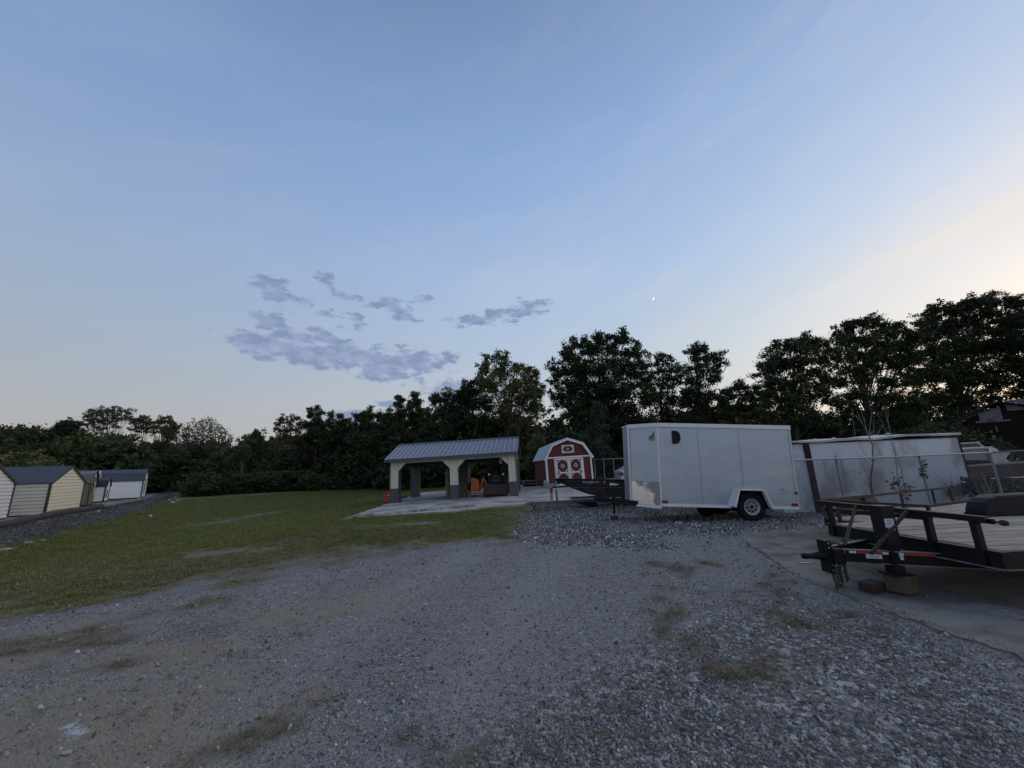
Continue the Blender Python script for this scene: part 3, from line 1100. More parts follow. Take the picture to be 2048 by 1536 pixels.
def tree(name, label, ydist, ub, lobes, m, leaf=.24, dens=1.0, tr=.2, bark=None, clump=1.0, group='trees along the edge of the yard', limbs=True, jit=.35, grow=1.15):
    TREE_N[0] += 1
    leaf *= .82
    r = np.random.default_rng(1000 + TREE_N[0])
    bark = bark or M_bark
    p0 = at_y(ub, 940, ydist)
    base = Vector((p0.x, ydist, H(p0.x, ydist) - .05))
    wl = []
    for lb in lobes:
        dy = lb[3] if len(lb) > 3 else r.normal(0, jit) * lb[2] / FPX * ydist
        p = at_y(lb[0], lb[1], ydist + dy)
        R = lb[2] / FPX * ydist * grow
        wl.append((np.array(p - base), R * r.uniform(.78, .98)))
        for _ in range(3):                        # sprays that break the outline
            a_ = r.uniform(-.5, 3.64)
            wl.append((np.array(p - base) + np.array([math.cos(a_), r.normal(0, .4), math.sin(a_)]) * R * r.uniform(.9, 1.15), R * r.uniform(.2, .36)))
    root = thing(name, label, 'tree', base, group=group)
    cen, subs = lobe_leaves(wl, leaf, dens, r, clump)
    top = max(c[2] for c, _ in wl)
    lo = min(c[2] - R for c, R in wl)
    wsum = sum(R for _, R in wl)
    cx = sum(c[0] * R for c, R in wl) / wsum
    cy = sum(c[1] * R for c, R in wl) / wsum
    mb = MB()
    nseg = 7
    tp = []
    for i in range(nseg + 1):
        f = i / nseg
        w = r.normal(0, .12, 2) * (0 < i < nseg)
        tp.append(Vector((cx * f ** 1.3 + w[0], cy * f ** 1.3 + w[1], top * .86 * f)))
    mb.tube(tp, [tr * (1.25 if i == 0 else 1) * (1 - .82 * i / nseg) for i in range(nseg + 1)], 7)
    if limbs:
        for (c, R), sc in zip(wl, subs):
            f = min(.9, max(.18, (c[2] - .6 * R) / top * .62))
            i = f * nseg
            a = tp[int(i)].lerp(tp[min(int(i) + 1, nseg)], i - int(i))
            cv = Vector(c)
            mid = a.lerp(cv, .5) + Vector((r.normal(0, .1), r.normal(0, .1), -.12 * (cv - a).length * r.uniform(0, 1)))
            rr = min(tr * .32 * (1 - f * .5), .05 * R + .01)
            mb.tube([a, mid, cv], [rr, rr * .65, rr * .35], 5, cap=False)
            for q in sc[r.choice(len(sc), min(len(sc), 6), replace=False)]:
                qv = Vector(q)
                mb.tube([cv.lerp(mid, .3), cv.lerp(qv, .5) + Vector(r.normal(0, .08, 3)), qv], [rr * .35, rr * .22, .012], 4, cap=False)
    mb.build('trunk', bark, root, smooth=True)
    cr = bpy.data.objects.new('crown', leaves_mesh('crown', cen, leaf, r, m))
    COL.objects.link(cr)
    cr.parent = root
    return root


# tall trees behind the red barn, the trailer and the yard (left to right)
tree('broadleaf_tree', 'tall ragged tree with thin yellowish top just right of the pavilion roof', 37, 1010,
     [(975, 722, 13), (990, 712, 10), (1008, 716, 10), (968, 742, 14), (1000, 742, 16), (1030, 738, 13), (1050, 742, 16), (1062, 752, 14), (1068, 772, 16), (985, 770, 28), (1030, 775, 28), (1055, 800, 28), (1010, 815, 34), (1040, 845, 32), (1078, 820, 18), (1005, 735, 8), (1075, 790, 14)],
     L_yel, .22, .75, .2, clump=1.3)
tree('broadleaf_tree', 'dark tree leaning over the left end of the tall ragged one', 39, 950,
     [(948, 775, 20), (925, 792, 18), (955, 800, 28), (915, 815, 24), (940, 840, 34), (975, 850, 30), (968, 765, 14), (905, 850, 30), (960, 880, 34)],
     L_dark, .24, 1.0, .22)
tree('broadleaf_tree', 'largest dark tree, broad crowned, standing above the red barn', 38, 1205,
     [(1128, 705, 13), (1145, 692, 13), (1160, 690, 15), (1180, 700, 18), (1196, 676, 10), (1205, 690, 20), (1232, 680, 16), (1250, 676, 14), (1262, 698, 16), (1274, 712, 14), (1104, 732, 9), (1118, 742, 12),
      (1140, 732, 20), (1170, 738, 28), (1210, 730, 34), (1250, 735, 30), (1278, 742, 18), (1135, 765, 24), (1165, 785, 34), (1210, 785, 38), (1258, 780, 34), (1155, 825, 34), (1205, 840, 40), (1255, 830, 38), (1125, 800, 22), (1180, 872, 40), (1110, 760, 10)],
     L_dark, .24, 1.0, .34)
tree('broadleaf_tree', 'middling tree with open airy crown above the front end of the cargo trailer', 40, 1325,
     [(1302, 728, 12), (1312, 714, 11), (1330, 722, 12), (1344, 736, 14), (1358, 738, 9), (1318, 748, 18), (1300, 765, 20), (1338, 762, 20), (1362, 757, 12), (1315, 795, 22), (1350, 795, 18), (1325, 830, 28), (1355, 830, 24), (1295, 805, 18)],
     L_mid, .24, .62, .2, clump=1.4)
tree('broadleaf_tree', 'slender tree with ivy-dark column and a light tufted top over the trailer roof', 35, 1398,
     [(1385, 702, 11), (1398, 696, 9), (1410, 700, 10), (1418, 716, 10), (1432, 712, 11), (1440, 726, 11), (1390, 722, 15), (1408, 735, 15), (1436, 742, 12), (1380, 742, 12), (1395, 758, 18), (1425, 757, 13), (1392, 785, 24), (1396, 815, 26), (1398, 845, 28), (1376, 800, 16), (1414, 800, 16)],
     L_dark, .22, .85, .18, clump=1.2)
tree('broadleaf_tree', 'low olive green tree filling the gap right of the slender tufted tree', 37, 1480,
     [(1460, 785, 14), (1478, 776, 13), (1495, 782, 15), (1510, 795, 16), (1470, 808, 26), (1500, 820, 28), (1455, 830, 26), (1480, 850, 32), (1515, 850, 30), (1440, 800, 10)],
     L_mid, .24, .9, .2)
tree('broadleaf_tree', 'rounded tree with many sky gaps above the gap between cargo trailer and white box', 30, 1600,
     [(1548, 712, 13), (1562, 700, 13), (1580, 692, 14), (1600, 688, 15), (1620, 686, 16), (1640, 690, 16), (1532, 732, 14), (1524, 752, 11), (1555, 738, 20), (1588, 725, 24), (1625, 725, 26), (1650, 715, 20), (1545, 768, 20), (1580, 765, 22), (1618, 762, 22), (1650, 755, 20), (1535, 795, 20), (1570, 805, 24), (1610, 800, 24), (1648, 795, 20), (1600, 840, 30), (1550, 835, 26)],
     L_dark, .20, .80, .24, clump=1.35, grow=1.25)
tree('broadleaf_tree', 'tall spreading tree behind the middle of the white box', 31, 1735,
     [(1672, 672, 12), (1690, 660, 13), (1706, 652, 12), (1722, 646, 12), (1745, 644, 12), (1762, 650, 12), (1785, 655, 13), (1806, 664, 14), (1822, 676, 14), (1675, 695, 18), (1700, 682, 20), (1730, 675, 22), (1765, 680, 22), (1800, 692, 22), (1690, 725, 24), (1725, 715, 26), (1765, 720, 26), (1805, 725, 26), (1830, 710, 18), (1685, 760, 20), (1720, 757, 16), (1790, 760, 24), (1825, 755, 22), (1700, 800, 26), (1760, 808, 22), (1810, 800, 26), (1740, 845, 30), (1690, 840, 28), (1800, 845, 30)],
     L_dark, .20, .82, .26, clump=1.35, grow=1.27)
tree('broadleaf_tree', 'tallest tree at the far right, rising over the derelict house', 33, 1935,
     [(1850, 640, 14), (1866, 625, 14), (1880, 617, 11), (1905, 625, 14), (1925, 616, 14), (1950, 606, 13), (1970, 600, 13), (1992, 598, 13), (2015, 610, 14), (2038, 612, 15), (1845, 670, 20), (1875, 655, 24), (1910, 650, 26), (1950, 640, 28), (1995, 640, 28), (2035, 650, 28),
      (1860, 705, 28), (1905, 700, 32), (1955, 690, 34), (2010, 695, 34), (1850, 750, 28), (1895, 752, 30), (1945, 745, 32), (2000, 750, 32), (1870, 798, 28), (1925, 800, 26), (1985, 795, 24), (1850, 835, 28)],
     L_dark, .22, .88, .32, clump=1.3, grow=1.25)
tree('broadleaf_tree', 'heavy dark tree cut by the right edge of the picture', 31, 2095,
     [(2060, 640, 24), (2090, 620, 30), (2130, 625, 36), (2055, 685, 28), (2095, 680, 36), (2050, 735, 26), (2085, 745, 36), (2060, 790, 28), (2110, 790, 40), (2150, 700, 40), (2180, 780, 50)],
     L_dark, .24, .85, .3)
tree('evergreen_tree', 'pale grey-green pointed young tree between the red barn and the cargo trailer', 31, 1192,
     [(1192, 812, 6), (1190, 825, 9), (1193, 840, 12), (1186, 855, 14), (1198, 858, 13), (1190, 875, 17), (1182, 890, 16), (1202, 890, 17), (1192, 910, 20), (1208, 915, 16)],
     L_blue, .16, .85, .1)
tree('broadleaf_tree', 'small bright-leaved sapling rising beside the left wall of the red barn', 30, 1072,
     [(1074, 878, 5), (1076, 890, 8), (1068, 900, 10), (1080, 905, 9), (1066, 918, 12), (1060, 930, 12)],
     L_yel, .14, .8, .06)
tree('broadleaf_tree', 'yellow-green tree right behind the pavilion roof between two dark ones', 40, 880,
     [(868, 806, 11), (880, 798, 12), (893, 800, 12), (905, 790, 12), (872, 825, 18), (895, 822, 22), (885, 850, 28), (862, 848, 18), (915, 812, 14)],
     L_mid, .24, .9, .18)
tree('evergreen_tree', 'left of the twin pointed dark treetops above the pavilion roof', 44, 800,
     [(800, 795, 5), (799, 804, 9), (803, 816, 12), (794, 828, 15), (806, 838, 17), (790, 850, 20), (800, 870, 26), (785, 885, 26)],
     L_dark, .24, 1.1, .18, group='twin pointed trees behind the pavilion')
tree('evergreen_tree', 'right of the twin pointed dark treetops above the pavilion roof', 44, 832,
     [(829, 792, 6), (833, 802, 9), (828, 814, 12), (838, 824, 14), (830, 840, 18), (842, 852, 18), (828, 868, 26), (850, 872, 24)],
     L_dark, .24, 1.1, .18, group='twin pointed trees behind the pavilion')
tree('broadleaf_tree', 'round dark tree left of the twin pointed treetops', 48, 742,
     [(722, 836, 11), (738, 830, 12), (756, 832, 12), (770, 840, 12), (730, 850, 20), (760, 856, 22), (745, 875, 28), (720, 880, 24), (775, 880, 24)],
     L_dark, .26, 1.0, .2)
tree('evergreen_tree', 'spiky cedar with ragged flame-like top left of the pavilion', 52, 632,
     [(634, 817, 4), (622, 822, 5), (642, 828, 7), (628, 834, 9), (636, 845, 12), (622, 850, 11), (645, 855, 13), (630, 868, 18), (648, 880, 20), (618, 880, 18)],
     L_dark, .24, 1.1, .18)
tree('evergreen_tree', 'lower cedar with two small points right of the spiky cedar', 50, 668,
     [(662, 828, 4), (663, 838, 7), (680, 832, 4), (679, 842, 7), (666, 852, 12), (682, 856, 12), (694, 845, 8), (672, 872, 18), (692, 875, 18), (700, 858, 12)],
     L_dark, .24, 1.1, .16)
tree('broadleaf_tree', 'light airy yellowish tree behind the spiky cedar', 62, 580,
     [(558, 845, 7), (566, 838, 7), (578, 842, 7), (588, 838, 8), (598, 846, 8), (560, 858, 9), (575, 858, 10), (592, 860, 10), (606, 850, 7), (568, 876, 14), (590, 880, 15)],
     L_yel, .28, .7, .2, clump=1.4)
tree('broadleaf_tree', 'small dark rounded tree standing alone in the low gap of the far tree line', 50, 517,
     [(508, 872, 8), (520, 866, 9), (514, 882, 13), (528, 882, 11), (504, 895, 14), (522, 902, 18), (540, 900, 12)],
     L_mid, .24, .95, .14)
tree('broadleaf_tree', 'pale dead-topped shrubby tree left of the small rounded tree', 52, 486,
     [(478, 885, 6), (484, 900, 10), (492, 912, 14), (476, 918, 14)],
     L_grey, .2, .6, .12, bark=M_palebark)
tree('broadleaf_tree', 'umbrella-shaped airy tree rising highest above the white lofted barn', 70, 222,
     [(178, 832, 9), (192, 825, 9), (206, 822, 9), (220, 824, 9), (232, 828, 8), (245, 822, 9), (258, 828, 8), (264, 838, 6), (186, 840, 10), (204, 838, 11), (222, 840, 9), (246, 838, 8), (232, 852, 7), (200, 856, 12), (175, 850, 6)],
     L_grey, .30, .62, .26, clump=1.5)
tree('broadleaf_tree', 'small flat-topped tree right of the umbrella-shaped one', 68, 284,
     [(272, 845, 7), (283, 840, 8), (295, 845, 8), (278, 856, 10), (292, 858, 10), (304, 854, 6)],
     L_mid, .28, .8, .18)
tree('broadleaf_tree', 'round yellow-green treetop left of the spiky brush in the far tree line', 66, 330,
     [(318, 846, 8), (330, 842, 9), (342, 844, 9), (350, 852, 8), (325, 860, 14), (342, 864, 14), (330, 880, 18)],
     L_yel, .28, .8, .2, clump=1.3)
tree('broadleaf_tree', 'dark tree with knobbly top behind the olive barn roof', 72, 138,
     [(128, 850, 8), (140, 843, 8), (150, 852, 9), (120, 858, 12), (138, 862, 16), (155, 868, 14), (110, 868, 14)],
     L_dark, .30, 1.1, .25)


def brush(name, label, ydist, us, v0, spread, m):
    """many upright thin stems with sparse leaves, fanning out"""
    TREE_N[0] += 1
    r = np.random.default_rng(1000 + TREE_N[0])
    p0 = at_y(sum(us) / 2, 940, ydist)
    base = Vector((p0.x, ydist, H(p0.x, ydist)))
    root = thing(name, label, 'tree', base, group='trees along the edge of the yard')
    mb = MB()
    cen = []
    for k in range(46):
        f = (k + r.uniform(-.4, .4)) / 45
        u = us[0] + (us[1] - us[0]) * f
        v = v0 + 34 * abs(2 * f - 1) ** 2.2 + r.uniform(-5, 10)
        tip = at_y(u, v, ydist + r.normal(0, 1.2)) - base
        foot = Vector((tip.x * .45 + r.normal(0, .3), r.normal(0, .4), 0))
        mid = foot.lerp(tip, .55) + Vector((r.normal(0, .2), r.normal(0, .2), .5))
        mb.tube([foot, mid, tip], [.07, .04, .012], 4, cap=False)
        q = r.uniform(.15, 1, 150) ** .8
        for t in q:
            p = (foot.lerp(mid, t / .55) if t < .55 else mid.lerp(tip, (t - .55) / .45))
            s = .5 * (1.1 - t * .75)
            cen.append(np.array(p) + r.normal(0, s, 3) * np.array([1, 1, .8]))
    mb.build('trunk', M_bark, root)
    cr = bpy.data.objects.new('crown', leaves_mesh('crown', np.array(cen), .26, r, m))
    COL.objects.link(cr)
    cr.parent = root


brush('brushy_tree', 'wide clump of upright feathery stems in the left part of the tree line', 64, (352, 466), 836, .5, L_grey)

# broken grey snag behind the pavilion's right end
p = at_y(1042, 884, 33)
sn = thing('dead_tree', 'broken pale grey dead trunk leaning behind the right end of the pavilion roof', 'dead tree', (p.x + .5, 37.5, H(p.x, 37.5)))
q0, q1, q2 = at_y(1046, 885, 37.5), at_y(1036, 862, 37.5), at_y(1027, 828, 37.5)
o3 = Vector(sn.location)
MB().tube([Vector((0, 0, 0)), q0 - o3, q1 - o3, q2 - o3], [.24, .22, .17, .04], 8).build('trunk', M_palebark, sn, smooth=True)

# bush shapes for the dark undergrowth, brush rows and far woods
def bush_proto(i, m, leaf=.20, n=1500, k=11):
    r = np.random.default_rng(500 + i)
    lob = [((r.normal(0, .55), r.normal(0, .55), r.uniform(.1, 1.1)), r.uniform(.35, .65)) for _ in range(k)]
    cen, _ = lobe_leaves(lob, leaf, .55, r, 1.8)
    return bpy.data.objects.new('bush', leaves_mesh('bush', cen, leaf, r, m))


BD = [bush_proto(i, L_dark) for i in range(4)]
BM = [bush_proto(10 + i, L_mid) for i in range(3)]
BG = [bush_proto(20 + i, L_yel) for i in range(2)]


def mass(name, label_pts, protos, seed, kind='stuff'):
    """label_pts: list of (x, y, z, sx, sz)"""
    r = np.random.default_rng(seed)
    a = np.array(label_pts)
    n = len(a)
    sc = np.stack([a[:, 3] * r.uniform(.85, 1.15, n), a[:, 3] * r.uniform(.85, 1.15, n), a[:, 4]], 1)
    return scatter(name, protos, a[:, :3], sc, rots(r, n, False) * np.array([.3, .3, 1]), r.integers(0, len(protos), n))


r = np.random.default_rng(31)
pts = []
# understorey from the pavilion to the right edge: (u, v of top, distance)
prof = [(380, 905, 66), (480, 905, 60), (560, 900, 56), (640, 880, 55), (720, 872, 52), (800, 868, 47), (880, 860, 43), (960, 855, 42), (1060, 850, 41), (1150, 850, 40), (1260, 850, 41),
        (1340, 835, 41), (1420, 835, 40), (1520, 835, 37), (1600, 845, 34), (1700, 850, 35), (1800, 845, 35), (1900, 828, 38), (2000, 830, 40), (2200, 825, 38), (2500, 800, 36)]
pu = [p[0] for p in prof]
for k in range(620):
    u = r.uniform(380, 2480)
    vt = np.interp(u, pu, [p[1] for p in prof])
    y0 = np.interp(u, pu, [p[2] for p in prof])
    yy = y0 + r.uniform(-3.5, 4)
    p = at_y(u, vt - 22 + r.uniform(-6, 110), yy)
    z0 = H(p.x, yy)
    sc = r.uniform(1.4, 2.6)
    z = max(z0 - .3, p.z - sc * 1.6)
    pts.append((p.x, yy, z, sc, sc))
mass('undergrowth', pts, BD + BM[:1], 41)
# long brush row at the back of the lawn
pts = []
row = [hit(u, v) for u, v in ((372, 994), (420, 992), (520, 984), (600, 976), (700, 969), (790, 965), (900, 962), (1040, 964))]
rx = [p.x for p in row]; ry = [min(p.y, 47) for p in row]
for k in range(330):
    q = r.uniform(0, len(row) - 1)
    x = np.interp(q, range(len(row)), rx); y = np.interp(q, range(len(row)), ry) + r.uniform(.4, 3.5)
    sc = r.uniform(.9, 1.5)
    pts.append((x, y, H(x, y) + r.uniform(-.3, .7), sc, sc * .9))
mass('brush_row', pts, BD[:2] + BM, 42)
# woods at the left behind the sheds
pts = []
lp = [(-700, 850), (-60, 846), (0, 852), (60, 852), (100, 850), (150, 862), (200, 868), (260, 866), (320, 872), (400, 876), (465, 884), (500, 905)]
for k in range(420):
    u = r.uniform(-700, 490)
    vt = np.interp(u, [a[0] for a in lp], [a[1] for a in lp])
    yy = r.uniform(62, 82) if u > 90 else r.uniform(75, 100)
    sc = r.uniform(2.2, 3.8)
    p = at_y(u, vt + r.uniform(0, 1) ** 1.0 * 118, yy)
    z = p.z - sc * 1.55
    pts.append((p.x, yy, max(z, H(p.x, yy) - 1), sc, sc))
mass('woods', pts, BD + BM[:2], 43)
pts = []
for k in range(60):
    u = r.uniform(-30, 62); v = r.uniform(905, 965); yy = r.uniform(44, 50)
    p = at_y(u, v, yy); sc = r.uniform(1.2, 2.0)
    pts.append((p.x, yy, p.z - sc * 1.3, sc, sc))
mass('overgrown_bank', pts, BG + BM[:1], 44)
# distant ridge of woods closing the horizon
pts = []
for k in range(500):
    u = r.uniform(-900, 2700)
    yy = r.uniform(150, 210)
    vt = 878 + 8 * math.sin(u / 130.) - 10 * (u < 120) - (u - 480) * .012
    p = at_y(u, vt + r.uniform(0, 1) * 40, yy)
    sc = r.uniform(5, 8)
    pts.append((p.x, yy, p.z - sc * 1.5, sc, sc))
mass('distant_woods', pts, BD, 45)
# rank growth behind the fence at the right
pts = []
for k in range(46):
    u = r.uniform(1925, 2200); yy = r.uniform(11.6, 14.5)
    p = at_y(u, r.uniform(960, 1010), yy); sc = r.uniform(.25, .5)
    if p.x < 14.3 and yy > 12: continue
    pts.append((p.x, yy, max(H(p.x, yy) - .05, p.z - sc), sc, sc))
mass('rank_weeds', pts, BM + BD[:1], 46)
# scrub crowding round the derelict house
pts = []
r = np.random.default_rng(66)
for k in range(80):
    u = r.uniform(1800, 2120); yy = r.uniform(22.5, 25.3)
    v = np.interp(u, [1800, 1900, 1945, 2005, 2120], [855, 850, 880, 900, 890]) + r.uniform(0, 60)
    p = at_y(u, v, yy); sc = r.uniform(.6, 1.1)
    pts.append((p.x, yy, p.z - sc * 1.3, sc, sc))
mass('scrub', pts, BD, 47)

M_clod = inst_mat('dark_millings', [(0, (.03, .03, .032)), (.6, (.07, .066, .064)), (.93, (.13, .12, .11)), (1, (.30, .28, .25))], .95)
CLD = []
for i in range(5):
    o_ = stone_proto(50 + i)
    o_.data.materials.clear()
    o_.data.materials.append(M_clod)
    CLD.append(o_)
r = np.random.default_rng(77)
tx = np.array([p[0] for p in TOELINE]); ty = np.array([p[1] for p in TOELINE])
px_ = np.array([p[0] for p in PADLINE]); py_ = np.array([p[1] for p in PADLINE])
q = r.uniform(0, 1, 16000); w = r.uniform(-.12, 1.0, 16000)
ix = np.linspace(0, 1, len(tx)); jx_ = np.linspace(0, 1, len(px_))
x = np.interp(q, ix, tx) * (1 - w) + np.interp(q, jx_, px_) * w
y = np.interp(q, ix, ty) * (1 - w) + np.interp(q, jx_, py_) * w
x += r.normal(0, .15, len(x)); y += r.normal(0, .15, len(x))
s_ = np.clip(r.lognormal(0, .55, len(x)) * .035, .012, .16)
scatter('bank_clods', CLD, np.stack([x, y, hgt(x, y)], 1), np.stack([s_, s_, s_ * .7], 1) * 1.3, rots(r, len(x)), r.integers(0, 5, len(x)))

M_deadleaf = inst_mat('fallen_leaves', [(0, (.06, .03, .018)), (.5, (.16, .08, .035)), (1, (.30, .20, .09))], .8)
mb = MB().add([(-.5, 0, 0), (0, -.3, .06), (.5, 0, .12), (0, .3, .04)], [(0, 1, 2), (0, 2, 3)])
LF = [mb.build('leaf', M_deadleaf, col=None)]
x, y, r = polar(420, 2.1, 9, 91)
s_ = r.uniform(.018, .045, len(x))
zz = np.where(poly_sd(x, y, PADC) > 0, .016, hgt(x, y) + .006)
scatter('fallen_leaves', LF, np.stack([x, y, zz], 1), np.stack([s_, s_, s_], 1), rots(r, len(x), False), np.zeros(len(x)))

# ================================================================== OBJECTS
# ------------------------------------------------------------------ pavilion
M_cream = mat('cream_siding', (.68, .625, .48), .75, 0, .08, 2, bump=.1)
M_char = mat('charcoal_siding', (.085, .088, .094), .65, 0, .12, 2)
M_roof = mat('slate_grey_metal_roof', (.165, .18, .205), .45, .2, .1, 1.5)
M_roofrib = mat('roof_rib_edge', (.36, .38, .42), .45, .2, .08, 3)
M_groove = mat('siding_groove', (.12, .115, .1), .9)
A, B = Vector((-6.45, 20.6)), Vector((.10, 20.2))
W = (B - A).length
yaw = math.atan2(B.y - A.y, B.x - A.x)
za = float(slab_plane(A.x, A.y))
tilt = math.asin((float(slab_plane(B.x, B.y)) - za) / W)
pav = thing('pavilion', 'open two-bay cream and charcoal pavilion with grey ribbed metal roof', 'pavilion', (A.x, A.y, za + .002))
pav.rotation_euler = (0, -tilt, yaw)
DP = 3.7
EH = 2.14                                            # underside of the eaves
# front wall: posts and chamfered openings, board by board
pst = [(0, .40), (3.13, 3.56), (W - .38, W)]
cut = .40
top_in = EH - .17
def bottom_at(x):
    for (a, b), (c, d) in zip(pst[:-1], pst[1:]):
        if b < x < c:
            l, rr = x - b, c - x
            m_ = min(l, rr)
            return top_in - max(0, (cut - m_)) * 1.0 - 0.0
    return None
bks = [0.0]
for a, b in pst:
    bks += [a, b]
for (a, b), (c, d) in zip(pst[:-1], pst[1:]):
    bks += [b + cut, c - cut]
step = .205
xs = sorted(set([round(v, 4) for v in list(np.arange(0, W, step)) + bks + [W] if 0 <= v <= W]))
WAIN = .71
def wall_boards(parent, y0, y1, mat_up, mat_lo):
    i = 0
    for a, b in zip(xs[:-1], xs[1:]):
        if b - a < .02:
            continue
        mid = (a + b) / 2
        g = .004
        if any(p <= mid <= q for p, q in pst):
            mb = MB().prism([(a + g, WAIN), (b - g, WAIN), (b - g, EH), (a + g, EH)], y0, y1)
            mb.build('siding_board', mat_up, parent)
            MB().prism([(a + g, 0), (b - g, 0), (b - g, WAIN - .004), (a + g, WAIN - .004)], y0 - .015, y1 + .015).build('wainscot_board', mat_lo, parent)
        else:
            za_, zb_ = bottom_at(a + 1e-3) or top_in - cut, bottom_at(b - 1e-3) or top_in - cut
            MB().prism([(a + g, za_), (b - g, zb_), (b - g, EH), (a + g, EH)], y0, y1).build('siding_board', mat_up, parent)
wall_boards(pav, 0, .05, M_cream, M_char)
# backing so that board joints read as dark grooves, side returns and rear posts
for a, b in pst:
    MB().box2((a + .01, .05, 0), (b - .01, .075, EH - .01)).build('wall_backing', M_groove, pav)
MB().box2((-.05, -.03, 0), (.0, .62, EH)).build('corner_trim', M_char, pav)
MB().box2((W, -.03, 0), (W + .05, .62, EH)).build('corner_trim', M_char, pav)
for a, b in pst:
    mb = MB()
    mb.box2((a, .055 + .02, 0), (a + .04, .50, EH))
    mb.box2((b - .04, .055 + .02, 0), (b, .50, EH))
    mb.build('post_return', M_char, pav)
# inside lining of the opening edges
for (a, b), (c, d) in zip(pst[:-1], pst[1:]):
    mb = MB()
    mb.beam((b, .11, top_in - cut), (b + cut, .11, top_in), .05, .03)
    mb.beam((c - cut, .11, top_in), (c, .11, top_in - cut), .05, .03)
    mb.beam((b + cut, .11, top_in), (c - cut, .11, top_in), .05, .03)
    mb.build('opening_trim', M_char, pav)
# rear wall posts
for a, b in ((0, .45), (3.05, 3.5), (W - .5, W)):
    MB().box2((a, DP - .5, 0), (b, DP, EH)).build('rear_post', M_char, pav)
MB().box2((0, DP - .06, 1.86), (W, DP, EH)).build('rear_beam', M_char, pav)
for xx in (0, W - .06):
    MB().box2((xx, .5, 1.86), (xx + .06, DP - .5, EH - .02)).build('side_beam', M_char, pav)
# roof: separate ribbed sheets, front and rear slope
RX0, RX1 = -.22, W + .16
YR, ZR = DP / 2, EH + .90
YE, ZE = -.30, EH + .04
nrib = 28
wr = (RX1 - RX0) / nrib
def roof_sheet():
    mb = MB()
    L = math.hypot(YR - YE, ZR - ZE)
    mb.box2((0.002, 0, 0), (wr - .002, L, .018), 0)
    mb.add([(0, 0, .018), (.008, 0, .045), (.030, 0, .045), (.038, 0, .018), (0, L, .018), (.008, L, .045), (.030, L, .045), (.038, L, .018)],
           [(0, 3, 2, 1), (0, 1, 5, 4), (1, 2, 6, 5), (2, 3, 7, 6), (4, 5, 6, 7)], 1)
    return mb
ang_r = math.atan2(ZR - ZE, YR - YE)
rs0 = roof_sheet().build('roof_sheet', (M_roof, M_roofrib), pav)
rs0.location = (RX0, YE, ZE)
rs0.rotation_euler = (ang_r, 0, 0)
for k in range(1, nrib):
    share(rs0, 'roof_sheet', pav, (RX0 + wr * k, YE, ZE), (ang_r, 0, 0))
for k in range(nrib):
    share(rs0, 'roof_sheet', pav, (RX0 + wr * (k + 1), DP + .3, ZE), (ang_r, 0, math.pi))
MB().tube([(RX0 - .01, YR, ZR + .03), (RX1 + .01, YR, ZR + .03)], .06, 6).build('ridge_cap', M_roof, pav)
MB().box2((RX0, YE - .02, ZE - .13), (RX1, YE + .015, ZE - .01)).build('fascia', M_char, pav)
for xx in (RX0, RX1 - .03):
    MB().prism_x([(YE, ZE - .12), (YR, ZR - .12), (DP + .3, ZE - .12), (DP + .3, ZE - .01), (YR, ZR - .01), (YE, ZE - .01)], xx, xx + .03).build('rake_trim', M_char, pav)
for xx in (.0, W - .05):
    MB().prism_x([(0, EH), (DP, EH), (YR, ZR - .14)], xx, xx + .05).build('gable', M_char, pav)
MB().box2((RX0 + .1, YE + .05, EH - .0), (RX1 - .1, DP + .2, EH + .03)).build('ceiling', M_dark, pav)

bpy.context.view_layer.update()
PM = pav.matrix_world.copy()
def inpav(x, y, z=0):
    return PM @ Vector((x, y, z))

M_orange = mat('orange_paint', (.52, .13, .02), .5, 0, .15, 6, (.22, .06, .02), (.55, .75), 5)
M_rustred = mat('brown_rusty_paint', (.07, .03, .02), .75, 0, .3, 5, (.05, .028, .02), (.45, .7), 3)
M_wood = mat('grey_weathered_wood', (.23, .205, .175), .85, 0, .3, 3, stretch=(6, 1, 6))
M_firew = mat('split_log_wood', (.20, .135, .085), .9, 0, .35, 8)
M_blue = mat('blue_paint', (.015, .035, .085), .6)
M_white = mat('white_paint', (.66, .67, .69), .5, 0, .08)

# firewood rack behind the middle post
loc = inpav(3.3, 1.15)
t = thing('firewood_rack', 'rack of split logs and planks standing just behind the middle post of the pavilion', 'firewood rack', loc, (0, 0, yaw))
mb = MB()
for x_ in (-.62, .62):
    for y_ in (-.2, .2):
        mb.box2((x_ - .03, y_ - .03, 0), (x_ + .03, y_ + .03, 1.5 + .12 * x_))
mb.box2((-.65, -.23, .08), (.65, .23, .13))
mb.build('frame', M_wood, t)
r = np.random.default_rng(61)
lg = MB().tube([(0, -.22, 0), (0, .22, 0)], .055, 6).build('log', M_firew, t)
lg.location = (-.52, 0, .19)
for row_ in range(7):
    for c_ in range(10):
        if row_ == 0 and c_ == 0:
            continue
        if row_ == 6 and r.random() < .5:
            continue
        share(lg, 'log', t, (-.53 + .115 * c_ + (.05 if row_ % 2 else 0), r.normal(0, .02), .19 + .1 * row_), (0, r.uniform(0, 3), 0), (r.uniform(.8, 1.1),) * 3)

